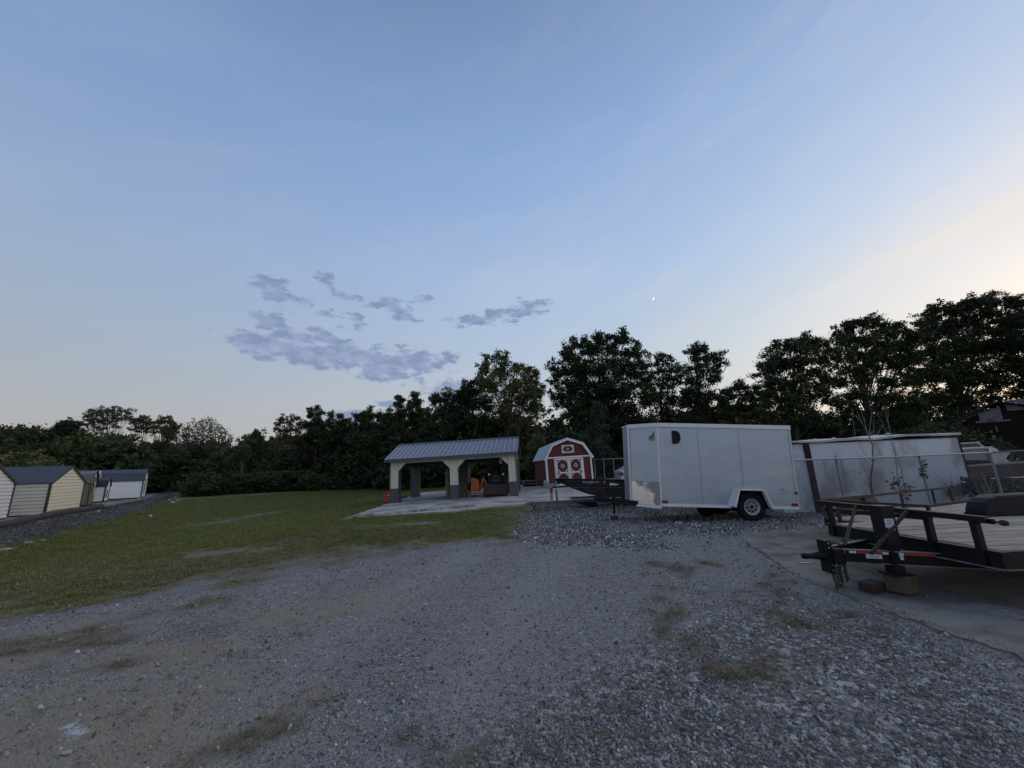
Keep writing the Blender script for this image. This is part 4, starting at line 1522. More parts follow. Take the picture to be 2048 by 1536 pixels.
# orange chute machine on a low steel frame
loc = inpav(4.35, 1.05)
t = thing('wood_chipper', 'orange machine with angled chute on low steel frame inside the pavilion', 'machine', loc, (0, 0, yaw))
MB().prism([(-.33, .30), (.02, .22), (.16, .34), (.12, .86), (-.02, .93), (-.30, 1.02)], -.2, .2).build('hopper', M_orange, t, bevel=.015)
MB().prism([(.16, .30), (.24, .30), (.36, .86), (.56, .52), (.62, .56), (.42, .96), (.28, .93)], -.14, .14).build('chute', M_orange, t, bevel=.01)
MB().box2((.36, -.18, .24), (.72, .18, .50)).build('engine_cover', M_rustred, t, bevel=.02)
mb = MB()
for y_ in (-.3, .3):
    mb.box2((-.4, y_ - .02, .12), (.95, y_ + .02, .16))
for x_ in (-.38, .3, .93):
    mb.box2((x_ - .02, -.3, .12), (x_ + .02, .3, .16))
    for y_ in (-.28, .28):
        mb.box2((x_ - .02, y_ - .02, 0), (x_ + .02, y_ + .02, .12))
for x_ in (.05, .3, .68):
    mb.box2((x_ - .02, -.26, .16), (x_ + .02, -.22, .42))
mb.build('frame', M_galv, t)
MB().lathe([(.0, -.06), (.24, -.06), (.27, -.03), (.27, .03), (.24, .06), (0, .06)], (-.42, .05, .55), 'x', 20).build('flywheel', M_black, t, smooth=False)

# skid loader with wide rusty bucket
loc = inpav(5.42, .75)
t = thing('skid_loader', 'small loader with rusty brown bucket lowered in front, facing out of the right bay', 'loader', loc, (0, 0, yaw))
MB().prism_x([(-.42, .06), (-.48, .12), (-.46, .60), (-.44, .62), (-.14, .42), (-.10, .10)], -.62, .62).build('bucket', M_rustred, t)
MB().box2((-.64, -.5, .05), (-.60, -.08, .66)).build('bucket_side', M_rustred, t)
MB().box2((.60, -.5, .05), (.64, -.08, .66)).build('bucket_side', M_rustred, t)
MB().box2((-.45, 0, .25), (.45, 1.5, 1.0)).build('body', M_black, t, bevel=.03)
MB().box2((-.24, -.02, .72), (.24, 0, .86)).build('dash', M_blue, t)
MB().box2((-.20, -.025, .94), (.20, .0, 1.08)).build('seat_back', M_rustred, t)
mb = MB()
for x_ in (-.44, .44):
    mb.box2((x_ - .03, 0, 1.0), (x_ + .03, .06, 1.62))
    mb.box2((x_ - .03, .9, 1.0), (x_ + .03, .96, 1.62))
    mb.box2((x_ - .03, 0, 1.60), (x_ + .03, .96, 1.66))
mb.box2((-.44, 0, 1.60), (.44, .06, 1.66))
mb.build('cage', M_black, t)
for x_ in (-.64, .5):
    MB().beam((x_ + .07, -.2, .35), (x_ + .07, 1.2, 1.15), .1, .14).build('lift_arm', M_rust, t)
for x_ in (-.37, .37):
    MB().lathe([(0, -.03), (.055, -.03), (.065, .02), (0, .03)], (x_, -.03, 1.12), 'y', 12).build('headlight', M_paper, t)
for x_ in (-.52, .52):
    for y_ in (.3, 1.1):
        MB().lathe([(0, -.1), (.18, -.1), (.27, -.09), (.29, 0), (.27, .09), (.18, .1), (0, .1)], (x_, y_, .29), 'x', 20).build('wheel', M_rubber, t)
MB().lathe([(.045, 0), (.075, .06), (.05, .38), (0, .40)], (.18, .7, 1.66), 'z', 10).build('exhaust_cap', M_white, t)

# black rubber sheet leaning between the two machines
loc = inpav(4.98, 1.3)
t = tag(MB().prism([(-.16, 0), (.06, .02), (.14, .5), (.10, 1.35), (-.06, 1.52), (-.18, 1.2), (-.24, .55)], -.03, .03).build('rubber_sheet', M_rubber), 'tall black curved sheet leaning between the orange machine and the loader', 'sheet')
t.location = loc; t.rotation_euler = (R_(8), 0, yaw)

# orange-red bin beside the left post
p = onsl(768, 1000)
loc = at_y(775, 996, 21.6); loc.z = float(slab_plane(loc.x, 21.6)) + .002
t = thing('fuel_drum', 'orange-red round-topped fuel drum beside the left front post of the pavilion', 'fuel drum', (-6.75, 21.3, float(slab_plane(-6.75, 21.3)) + .004))
MB().prism([(-.22, 0), (.22, 0), (.22, .36), (.19, .47), (.12, .55), (0, .58), (-.12, .55), (-.19, .47), (-.22, .36)], -.2, .2).build('body', mat('orange_red_plastic', (.50, .065, .02), .45), t, bevel=.02)
MB().box2((-.02, -.215, .34), (.1, -.2, .40)).build('label_plate', M_paper, t)
MB().tube([(0, 0, .58), (0, 0, .64)], .045, 8).build('cap', M_black, t)

# ------------------------------------------------------------------ red lofted barn
M_red = mat('barn_red_siding', (.125, .018, .014), .72, 0, .12, 3, bump=.15, bscale=60)
M_barnroof = mat('light_metal_roof', (.44, .47, .52), .42, .3, .08, 2)
barn = thing('lofted_barn', 'red gambrel-roofed storage barn with white trim and double doors on the concrete slab', 'barn', (1.95, 24.0, .27), (0, R_(-1.8), R_(5)))
BW, BL, BE = 2.88, 4.9, 1.82
GAM = [(0, BE), (.50, BE + .77), (BW / 2, BE + 1.10), (BW - .50, BE + .77), (BW, BE)]
wallp = [(0, .12), (BW, .12)] + GAM[::-1]
MB().prism(wallp, 0, .04).build('front_wall', M_red, barn)
MB().prism(wallp, BL - .04, BL).build('rear_wall', M_red, barn)
for xx, sg in ((0, 1), (BW, -1)):
    nb = 24
    for k in range(nb):
        y0_, y1_ = .04 + (BL - .08) * k / nb + .004, .04 + (BL - .08) * (k + 1) / nb - .004
        MB().box2((xx, y0_, .12), (xx + sg * .035, y1_, BE)).build('siding_board', M_red, barn)
    MB().box2((xx + sg * .035, .05, .12), (xx + sg * .045, BL - .05, BE)).build('wall_backing', M_groove, barn)
MB().box2((.02, .02, .0), (BW - .02, BL - .02, .12)).build('floor_skid', M_dark, barn)
# roof
ov = .12
gx = [(-.10, BE - .10), (.44, BE + .80), (BW / 2, BE + 1.15), (BW - .44, BE + .80), (BW + .10, BE - .10)]
for (a, b) in zip(gx[:-1], gx[1:]):
    n_ = 6
    d = Vector((b[0] - a[0], b[1] - a[1])).normalized()
    nn = Vector((-d.y, d.x)) * .03
    for k in range(n_):
        y0_, y1_ = -ov + (BL + 2 * ov) * k / n_ + .002, -ov + (BL + 2 * ov) * (k + 1) / n_ - .002
        mb = MB().prism([a, b, (b[0] + nn.x, b[1] + nn.y), (a[0] + nn.x, a[1] + nn.y)], y0_, y1_)
        for q in (.0, .28, .56):
            yy = y0_ + q
            mb.add([(a[0] + nn.x, yy, a[1] + nn.y), (a[0] + nn.x * 1.7, yy + .02, a[1] + nn.y * 1.7), (a[0] + nn.x, yy + .04, a[1] + nn.y),
                    (b[0] + nn.x, yy, b[1] + nn.y), (b[0] + nn.x * 1.7, yy + .02, b[1] + nn.y * 1.7), (b[0] + nn.x, yy + .04, b[1] + nn.y)], [(0, 1, 4, 3), (1, 2, 5, 4)])
        mb.build('roof_sheet', M_barnroof, barn)
# rake trim and other white trim
def strip(parent, a, b, w, y0, y1, m, name='trim'):
    d = Vector((b[0] - a[0], b[1] - a[1]))
    d.normalize()
    nrm = Vector((-d.y, d.x)) * w / 2
    return MB().prism([(a[0] - nrm.x, a[1] - nrm.y), (b[0] - nrm.x, b[1] - nrm.y), (b[0] + nrm.x, b[1] + nrm.y), (a[0] + nrm.x, a[1] + nrm.y)], y0, y1).build(name, m, parent)
for i_, ((a, b)) in enumerate(zip(gx[:-1], gx[1:])):
    aa, bb = (a[0], a[1] - .0), (b[0], b[1] - .0)
    d = Vector((bb[0] - aa[0], bb[1] - aa[1])).normalized()
    off = Vector((d.y, -d.x)) * .055
    strip(barn, (aa[0] + off.x, aa[1] + off.y), (bb[0] + off.x, bb[1] + off.y), .10, -ov - .02 - .002 * (i_ % 2), -.003, M_trim, 'rake_trim')
strip(barn, (.0, BE + .02), (BW, BE + .02), .09, -.03, -.004, M_trim, 'trim')
for x_ in (.05, BW - .05):
    MB().box2((x_ - .05, -.035, .10), (x_ + .05, -.003, BE - .03)).build('corner_trim', M_trim, barn)
MB().box2((-.02, -.02, .10), (-.001, .08, BE - .1)).build('corner_trim', M_trim, barn)
# double doors
DX0, DX1, DZ0, DZ1 = .63, 2.25, .16, BE - .05
M_darkred = mat('door_red', (.12, .017, .014), .7, 0, .1)
for k, (a, b) in enumerate(((DX0, (DX0 + DX1) / 2 - .01), ((DX0 + DX1) / 2 + .01, DX1))):
    dr = MB().box2((a, -.03, DZ0), (b, -.005, DZ1)).build('door', M_darkred, barn)
    f = .085
    zm = DZ0 + (DZ1 - DZ0) * .47
    def tr(x0, z0, x1, z1):
        MB().box2((x0, -.052, z0), (x1, -.031, z1)).build('door_trim', M_trim, dr)
    tr(a, DZ0, a + f, DZ1); tr(b - f, DZ0, b, DZ1)
    tr(a + f, DZ1 - f, b - f, DZ1); tr(a + f, DZ0, b - f, DZ0 + f); tr(a + f, zm - f / 2, b - f, zm + f / 2)
    c = .17
    for (z0, z1) in ((DZ0 + f, zm - f / 2), (zm + f / 2, DZ1 - f)):
        for (cx_, cz_, sx_, sz_) in ((a + f, z0, 1, 1), (b - f, z0, -1, 1), (a + f, z1, 1, -1), (b - f, z1, -1, -1)):
            strip(dr, (cx_, cz_ + sz_ * c), (cx_ + sx_ * c, cz_), .045, -.050, -.031, M_trim, 'door_trim')
        if z0 > zm:
            mx_, mz_ = (a + b) / 2, (z0 + z1) / 2
            q = .115
            for (p_, q_) in (((mx_ - q, mz_), (mx_, mz_ + q)), ((mx_, mz_ + q), (mx_ + q, mz_)), ((mx_ + q, mz_), (mx_, mz_ - q)), ((mx_, mz_ - q), (mx_ - q, mz_))):
                strip(dr, p_, q_, .035, -.052, -.031, M_trim, 'diamond_trim')
    hx = a + .02 if k == 0 else b - .02
    for hz in (DZ0 + .12, zm, DZ1 - .12):
        MB().prism([(hx, hz - .03), (hx + (.2 if k == 0 else -.2), hz - .008), (hx + (.2 if k == 0 else -.2), hz + .008), (hx, hz + .03)], -.062, -.053).build('hinge', M_black, dr)
for x_ in (DX0 - .05, DX1 + .05):
    MB().box2((x_ - .045, -.028, DZ0 - .03), (x_ + .045, -.003, DZ1)).build('door_jamb', M_trim, barn)
# loft window panel
LX0, LX1, LZ0, LZ1 = 1.06, 1.82, BE + .27, BE + .74
lp_ = MB().box2((LX0, -.03, LZ0), (LX1, -.005, LZ1)).build('loft_panel', M_darkred, barn)
f = .06
for (x0, z0, x1, z1) in ((LX0, LZ0, LX0 + f, LZ1), (LX1 - f, LZ0, LX1, LZ1), (LX0 + f, LZ1 - f, LX1 - f, LZ1), (LX0 + f, LZ0, LX1 - f, LZ0 + f)):
    MB().box2((x0, -.052, z0), (x1, -.031, z1)).build('panel_trim', M_trim, lp_)
for (cx_, cz_, sx_, sz_) in ((LX0 + f, LZ0 + f, 1, 1), (LX1 - f, LZ0 + f, -1, 1), (LX0 + f, LZ1 - f, 1, -1), (LX1 - f, LZ1 - f, -1, -1)):
    strip(lp_, (cx_, cz_ + sz_ * .12), (cx_ + sx_ * .12, cz_), .035, -.050, -.031, M_trim, 'panel_trim')
mx_, mz_, q = (LX0 + LX1) / 2, (LZ0 + LZ1) / 2, .065
for (p_, q_) in (((mx_ - q, mz_), (mx_, mz_ + q)), ((mx_, mz_ + q), (mx_ + q, mz_)), ((mx_ + q, mz_), (mx_, mz_ - q)), ((mx_, mz_ - q), (mx_ - q, mz_))):
    strip(lp_, p_, q_, .028, -.052, -.031, M_trim, 'diamond_trim')

# stacked timber panels left of the barn
base = at_y(1058, 974, 27.5)
gz_ = float(slab_plane(base.x, 27.4))
for k, (dz, lab) in enumerate(((.10, 'lower grey timber pallet lying left of the red barn'), (.27, 'upper grey timber pallet stacked left of the red barn'))):
    t = thing('pallet', lab, 'pallet', (base.x + .02 * k, 27.4, gz_ + dz), (0, 0, .1 * k), 'pallets beside the barn')
    for q in range(6):
        MB().box2((-.45, -.5 + q * .17, .07), (.55, -.36 + q * .17, .095)).build('deck_board', M_wood, t)
    for x_ in (-.42, .05, .5):
        MB().box2((x_ - .03, -.5, -.0), (x_ + .03, .5, .07)).build('runner', M_wood, t)
t = thing('timber_block', 'dark bearer carrying the pallets left of the red barn', 'timber', (base.x, 27.4, gz_ + .003))
MB().box2((-.4, -.35, 0), (.5, .35, .095)).build('bearer', M_bark, t)

# ------------------------------------------------------------------ lettering helper
FONT = None
def lettering(txt, size, m, parent, loc, rot, name='lettering', ext=.002, sx=1.0):
    cu = bpy.data.curves.new(name, 'FONT')
    cu.body = txt
    cu.size = size
    cu.extrude = ext
    cu.space_character = 1.1
    tmp = bpy.data.objects.new('tmp_text', cu)
    COL.objects.link(tmp)
    bpy.context.view_layer.update()
    me = bpy.data.meshes.new_from_object(tmp.evaluated_get(bpy.context.evaluated_depsgraph_get()))
    bpy.data.objects.remove(tmp)
    me.materials.clear()
    me.materials.append(m)
    o = bpy.data.objects.new(name, me)
    COL.objects.link(o)
    o.parent = parent
    o.location = loc
    o.rotation_euler = rot
    o.scale = (sx, 1, 1)
    return o

# ------------------------------------------------------------------ jon boat on its trailer
M_camo = mat('dark_camouflage_paint', (.020, .019, .017), .6, 0, .3, 5, (.050, .042, .034), (.48, .62), 6)
M_letter = mat('pale_letter_film', (.72, .72, .70), .6)
boat = thing('jon_boat', 'dark camouflage flat-bottomed boat with upswept bow, on the galvanised boat trailer', 'boat', (1.44, 15.0, .50), (0, R_(1.5), 0))
# hull by stations along x; bow at x=0
st = [(0.0, .60, .66, .25, .52), (.30, .48, .65, .36, .56), (.7, .30, .645, .50, .60), (1.15, .13, .63, .58, .64), (1.7, .02, .62, .60, .68), (2.6, .0, .60, .60, .70), (4.3, .0, .60, .60, .70)]
mb = MB()
vs = []
for (x_, zb, zt, hb, ht) in st:
    vs += [(x_, -ht, zt), (x_, -hb, zb), (x_, hb, zb), (x_, ht, zt), (x_, ht - .03, zt), (x_, hb - .03, zb + .03), (x_, -hb + .03, zb + .03), (x_, -ht + .03, zt)]
fs = []
for i in range(len(st) - 1):
    for k in range(8):
        k2 = (k + 1) % 8
        fs.append((i * 8 + k, i * 8 + k2, (i + 1) * 8 + k2, (i + 1) * 8 + k))
fs += [(7, 6, 5, 4, 3, 2, 1, 0)]
e_ = (len(st) - 1) * 8
fs += [tuple(e_ + k for k in (0, 1, 2, 3, 4, 5, 6, 7))]
mb.add(vs, fs)
mb.build('hull', M_camo, boat)
MB().add([(0, -.52, .655), (.9, -.61, .64), (.9, .61, .64), (0, .52, .655)], [(0, 1, 2, 3)]).build('bow_deck', M_camo, boat)
mb = MB()
mb.tube([(-.01, -.53, .665), (.3, -.57, .655), (1.15, -.65, .64), (2.6, -.71, .61), (4.3, -.71, .61)], .018, 6)
mb.build('gunwale', M_black, boat)
mb = MB()
mb.tube([(.62, -.60, .36), (1.15, -.64, .345), (1.8, -.665, .34), (3.0, -.685, .34), (4.3, -.685, .34)], .009, 4)
mb.build('chine_line', mat('worn_rub_line', (.12, .115, .10), .7), boat)
MB().box2((3.6, -.6, .35), (4.0, .6, .40)).build('bench', M_camo, boat)
lettering('TN 0065 CF', .105, M_letter, boat, (.98, -.668, .505), (R_(88), 0, R_(-5)), 'registration')
MB().box((1.76, -.705, .545), (.085, .004, .085), rz=R_(-4)).build('registration_sticker', mat('pink_red_sticker', (.50, .14, .13), .6), boat)

bt = thing('boat_trailer', 'galvanised boat trailer with winch post under the camouflage boat', 'boat trailer', (.55, 15.0, 0.02))
M_tg = mat('dull_trailer_steel', (.15, .165, .19), .55, .3, .15, 8)
MB().beam((-.02, 0, .25), (4.9, 0, .33), .075, .12).build('tongue', M_tg, bt)
MB().lathe([(0, -.14), (.04, -.13), (.045, -.02), (.05, .04), (0, .05)], (-.02, 0, .26), 'x', 10).build('coupler', M_tg, bt)
MB().tube([(.10, -.05, .34), (.02, -.05, .20), (.12, -.06, .12), (.2, -.05, .2)], .012, 5).build('safety_chain', M_black, bt)
MB().tube([(.12, -.05, .2), (.13, -.05, -.02)], .018, 8).build('jack_leg', M_black, bt)
wp = MB().beam((.80, 0, .28), (.80, 0, .86), .09, .09).build('winch_post', M_galv, bt)
MB().box2((.75, -.047, .62), (.85, -.05, .8)).build('red_band', mat('faded_red_paint', (.22, .05, .04), .6), wp)
w_ = MB().prism([(.48, .86), (.62, .82), (.95, .86), (1.15, .95), (.95, .97), (.6, .93)], -.06, .06).build('winch_bracket', M_galv, bt)
MB().lathe([(0, -.09), (.09, -.08), (.09, -.06), (.045, -.05), (.045, .05), (.09, .06), (.09, .08), (0, .09)], (.62, 0, 1.0), 'y', 14).build('winch_drum', M_galv, bt)
MB().lathe([(0, -.05), (.05, -.04), (.07, 0), (.05, .04), (0, .05)], (1.08, 0, .98), 'y', 12).build('bow_roller', M_rubber, bt)
MB().prism([(1.55, .26), (2.3, .27), (2.42, .22), (2.42, .13), (2.3, .08), (2.0, .16), (1.75, .22)], -.38, -.2).build('fender', M_rubber, bt)
for y_ in (-.4, .4):
    MB().beam((1.5, y_ * .5, .40), (4.8, y_, .46), .09, .05).build('bunk', M_tg, bt)
MB().beam((3.9, -.8, .28), (3.9, .8, .28), .06, .06).build('axle', M_galv, bt)
for y_ in (-.85, .85):
    MB().lathe([(0, -.08), (.16, -.08), (.24, -.07), (.26, 0), (.24, .07), (.16, .08), (0, .08)], (3.9, y_, .265), 'y', 20).build('wheel', M_rubber, bt)

p = hit(1116, 1022)
t = tag(MB().tube([(0, 0, -.05), (-.02, 0, .66), (-.025, 0, .74)], [.035, .035, .028], 8).build('stake', mat('mossy_post_wood', (.13, .125, .10), .9, 0, .3, 9)), 'short upright stake standing in the gravel before the boat trailer', 'stake')
t.location = (p.x, p.y, p.z)
t['category'] = 'stake'

# ------------------------------------------------------------------ white cargo trailer
def skin_mat():
    m = bpy.data.materials.new('silver_painted_skin')
    m.use_nodes = True
    t_ = m.node_tree
    b = t_.nodes['Principled BSDF']
    b.inputs['Metallic'].default_value = .35
    tcn = N(t_, 'ShaderNodeTexCoord')
    o_ = tcn.outputs['Object']
    nz = noise_n(t_, o_, 1.4, 5, .6)
    c = mixc(t_, nz, (.41, .445, .485), (.52, .555, .595))
    mp_ = N(t_, 'ShaderNodeMapping')
    mp_.inputs['Scale'].default_value = (5, 5, .5)
    t_.links.new(o_, mp_.inputs[0])
    dr = noise_n(t_, mp_.outputs[0], 2.2, 5, .65)
    c = mixc(t_, math_n(t_, 'MULTIPLY', smooth_n(t_, dr, .5, .8), .3), c, (.34, .345, .35))
    t_.links.new(c, b.inputs['Base Color'])
    t_.links.new(math_n(t_, 'MULTIPLY_ADD', nz, .16, .27), b.inputs['Roughness'])
    bn = N(t_, 'ShaderNodeBump')
    bn.inputs['Strength'].default_value = .55
    bn.inputs['Distance'].default_value = .05
    t_.links.new(noise_n(t_, o_, 1.1, 2, .5), bn.inputs['Height'])
    t_.links.new(bn.outputs[0], b.inputs['Normal'])
    return m
M_skin = skin_mat()
M_seam = mat('rivet_plate_grey', (.16, .17, .18), .6)  # plain mid grey of the rivets and the data plate
def tread_mat():
    m = bpy.data.materials.new('diamond_plate')
    m.use_nodes = True
    t_ = m.node_tree
    b = t_.nodes['Principled BSDF']
    b.inputs['Metallic'].default_value = .9
    b.inputs['Base Color'].default_value = (.62, .61, .60, 1)
    tcn = N(t_, 'ShaderNodeTexCoord')
    ck = N(t_, 'ShaderNodeTexVoronoi')
    ck.inputs['Scale'].default_value = 42
    t_.links.new(tcn.outputs['Object'], ck.inputs['Vector'])
    nz = noise_n(t_, tcn.outputs['Object'], 2.2, 3, .5)
    dirt = smooth_n(t_, nz, .46, .60)
    t_.links.new(mixc(t_, dirt, (.86, .82, .78), (.34, .33, .33)), b.inputs['Base Color'])
    t_.links.new(math_n(t_, 'MULTIPLY_ADD', dirt, .35, .22), b.inputs['Roughness'])
    bn = N(t_, 'ShaderNodeBump')
    bn.inputs['Strength'].default_value = .35
    bn.inputs['Distance'].default_value = .004
    t_.links.new(ck.outputs['Distance'], bn.inputs['Height'])
    t_.links.new(bn.outputs[0], b.inputs['Normal'])
    return m
M_tread = tread_mat()
ct = thing('cargo_trailer', 'silver-white enclosed V-nose cargo trailer with D-shaped vent and diamond-plate nose', 'trailer', (6.34, 10.9, 0.0), (0, R_(3), 0))
XF, XB = -2.42, 1.27
ZB, ZT = .33, 2.56
TW = 1.86
XN, YN0, YN1 = -3.05, .62, 1.24
# near side sheets with the wheel cut-out
fx0, fx1, ft0, ft1, fz = -.50, .52, -.34, .34, .83
zc = ZB + .05
s1, s2 = -1.28, -.14
MB().prism([(XF, zc), (s1 - .003, zc), (s1 - .003, ZT), (XF, ZT)], 0, .03).build('side_panel', M_skin, ct)
MB().prism([(s1 + .003, zc), (fx0, zc), (ft0, fz), (s2 - .003, fz), (s2 - .003, ZT), (s1 + .003, ZT)], 0, .03).build('side_panel', M_skin, ct)
MB().prism([(s2 + .003, fz), (ft1, fz), (fx1, zc), (XB, zc), (XB, ZT), (s2 + .003, ZT)], 0, .03).build('side_panel', M_skin, ct)
MB().box2((XF, TW - .03, zc), (XB, TW, ZT)).build('side_panel', M_skin, ct)
mb = MB()
mb.box2((XF + .01, .035, fz + .02), (XB - .01, TW - .035, ZT - .01))
mb.build('inner_shell', M_dark, ct)
MB().box2((XB - .001, .0, zc), (XB + .03, TW, ZT)).build('rear_ramp_door', M_skin, ct)
# nose: two slanted panels, flat tip
def slant(xa, ya, xb, yb, z0, z1, nm, m, off=0.0):
    d = Vector((xb - xa, yb - ya, 0)).normalized()
    nn = Vector((d.y, -d.x, 0)) * off
    th = Vector((-d.y, d.x, 0)) * .03
    a, b = Vector((xa, ya, 0)) + nn, Vector((xb, yb, 0)) + nn
    vs = [a + Vector((0, 0, z0)), b + Vector((0, 0, z0)), b + th + Vector((0, 0, z0)), a + th + Vector((0, 0, z0)),
          a + Vector((0, 0, z1)), b + Vector((0, 0, z1)), b + th + Vector((0, 0, z1)), a + th + Vector((0, 0, z1))]
    return MB().add(vs, [(0, 3, 2, 1), (4, 5, 6, 7), (0, 1, 5, 4), (1, 2, 6, 5), (2, 3, 7, 6), (3, 0, 4, 7)]).build(nm, m, ct)
zsp = .97
slant(XN, YN0, XF, 0, zsp, ZT, 'nose_panel', M_skin)
slant(XN, YN0, XF, 0, ZB + .02, zsp - .004, 'nose_guard', M_tread, .004)
slant(XF, TW, XN, YN1, ZB, ZT, 'nose_panel', M_skin)
slant(XN, YN1, XN, YN0, ZB, ZT, 'nose_tip', M_alu)
MB().tube([(XN, YN0, ZB), (XN, YN0, ZT)], .045, 6).build('nose_corner_post', M_alu, ct)
MB().tube([(XF, -.002, ZB + .02), (XF, -.002, ZT)], .016, 6).build('corner_moulding', M_trim, ct)
MB().box2((XB - .03, -.012, ZB), (XB + .035, .0, ZT)).build('corner_moulding', M_skin, ct)
# roof and trims
mb = MB()
pl = [(XF, -.02), (XB + .04, -.02), (XB + .04, TW + .02), (XF, TW + .02), (XN - .02, YN1 + .02), (XN - .02, YN0 - .02)]
mb.slab(pl, ZT, ZT + .035)
mb.build('roof', M_trim, ct)
MB().box2((XF, -.03, ZT - .075), (XB + .04, -.0, ZT + .03)).build('roof_trim', M_trim, ct)
slant(XN - .01, YN0, XF, 0, ZT - .075, ZT + .03, 'roof_trim', M_trim, .025)
MB().box2((XF, -.014, ZB), (fx0 - .03, .02, ZB + .075)).build('bottom_trim', M_trim, ct)
MB().box2((fx1 + .03, -.014, ZB), (XB, .02, ZB + .075)).build('bottom_trim', M_trim, ct)
slant(XN + .12, YN0 - .118, XF, 0, ZB - .06, ZB + .015, 'bottom_trim', M_trim, .012)
slant(XN, YN0, XN + .12, YN0 - .118, ZB + .05, ZB + .11, 'bottom_trim', M_trim, .012)
# flared fender
mb = MB()
pp = [(fx0, zc), (ft0, fz), (ft1, fz), (fx1, zc)]
for a, b in zip(pp[:-1], pp[1:]):
    a3, b3 = Vector((a[0], -.10, a[1])), Vector((b[0], -.10, b[1]))
    mb.beam(a3 + Vector((0, .05, 0)), b3 + Vector((0, .05, 0)), .115, .03, up=(0, 1, 0)) if False else mb.add(
        [(a[0], -.11, a[1]), (b[0], -.11, b[1]), (b[0], .02, b[1]), (a[0], .02, a[1]), (a[0] * .93, -.11, a[1] - .03), (b[0] * .93, -.11, b[1] - .03), (b[0] * .93, .02, b[1] - .03), (a[0] * .93, .02, a[1] - .03)],
        [(0, 1, 2, 3), (7, 6, 5, 4), (0, 4, 5, 1), (3, 2, 6, 7)])
mb.build('fender', M_trim, ct)
mb = MB()
for a, b in zip(pp[:-1], pp[1:]):
    mb.tube([(a[0], -.112, a[1]), (b[0], -.112, b[1])], .013, 6)
mb.build('fender_lip', M_trim, ct)
MB().add([(fx0 - .14, 0, zc), (fx0, -.11, zc), (ft0, -.11, fz), (ft0 - .10, 0, fz + .02)], [(0, 1, 2, 3)]).build('fender_wing', M_skin, ct)
MB().prism([(fx0 - .05, ZB - .1), (fx1 + .05, ZB - .1), (fx1 + .05, fz), (fx0 - .05, fz)], .40, .42).build('wheel_well', M_dark, ct)
# wheel
wx, wy, wz, wr_ = 0.03, .10, .375, .385
def wheel(parent, x, y, z, rad, w, rimmat, rimr, side=-1, holes=8):
    tw = w / 2
    ty = MB().lathe([(rimr, -tw * .8), (rad * .80, -tw), (rad * .94, -tw * .92), (rad, -tw * .6), (rad, tw * .6), (rad * .94, tw * .92), (rad * .8, tw), (rimr, tw * .8)], (x, y, z), 'y', 36).build('tyre', M_rubber, parent)
    rm = MB().lathe([(rimr * 1.02, -tw * .82), (rimr * .96, -tw * .80), (rimr * .90, -tw * .45), (rimr * .72, -tw * .42), (rimr * .38, -tw * .62), (rimr * .30, -tw * .6), (.0, -tw * .6)], (x, y, z), 'y', 36).build('rim', rimmat, parent, smooth=True)
    mb_ = MB()
    for k in range(holes):
        a_ = 2 * math.pi * k / holes + .2
        mb_.lathe([(0, -.006), (rimr * .10, -.006), (rimr * .12, 0)], (x + math.cos(a_) * rimr * .58, y - tw * .56, z + math.sin(a_) * rimr * .58), 'y', 10)
    mb_.build('rim_holes', M_dark, rm)
    MB().lathe([(0, -.04), (rimr * .16, -.035), (rimr * .18, 0)], (x, y - tw * .6, z), 'y', 14).build('hub_cap', M_black, rm)
    return ty
M_rim = mat('grey_steel_rim', (.34, .35, .37), .45, .4, .1, 5)
wh = MB().lathe([(0, .05), (.1, .05)], (wx, wy, wz), 'y', 8)
wroot = bpy.data.objects.new('wheel', None); COL.objects.link(wroot); wroot.parent = ct
def wheel_simple(parent, x, y, z, rad, w, rimmat, rimr):
    tw = w / 2
    ty = MB().lathe([(rimr, -tw * .8), (rad * .80, -tw), (rad * .94, -tw * .92), (rad, -tw * .6), (rad, tw * .6), (rad * .94, tw * .92), (rad * .8, tw), (rimr, tw * .8)], (x, y, z), 'y', 36).build('tyre', M_rubber, parent)
    return ty
bpy.data.objects.remove(wroot)
wo_ = MB().lathe([(.215, -.08), (wr_ * .80, -.10), (wr_ * .94, -.092), (wr_, -.06), (wr_, .06), (wr_ * .94, .092), (wr_ * .8, .1), (.215, .08)], (wx, wy, wz), 'y', 40).build('wheel', M_rubber, ct)
rr_ = .215
MB().lathe([(rr_ * 1.02, -.088), (rr_ * .94, -.086), (rr_ * .88, -.05), (rr_ * .74, -.045), (rr_ * .40, -.065), (rr_ * .30, -.062), (0, -.062)], (wx, wy, wz), 'y', 36).build('rim', M_rim, wo_, smooth=True)
mb = MB()
for k in range(8):
    a_ = 2 * math.pi * k / 8 + .2
    mb.lathe([(0, -.008), (.027, -.008), (.03, 0)], (wx + math.cos(a_) * rr_ * .58, wy - .060, wz + math.sin(a_) * rr_ * .58), 'y', 10)
mb.build('rim_holes', M_dark, wo_)
MB().lathe([(0, -.05), (.035, -.045), (.042, 0)], (wx, wy - .06, wz), 'y', 14).build('hub_cap', M_black, wo_)
share(wo_, 'wheel', ct, (0, TW - .2, 0))
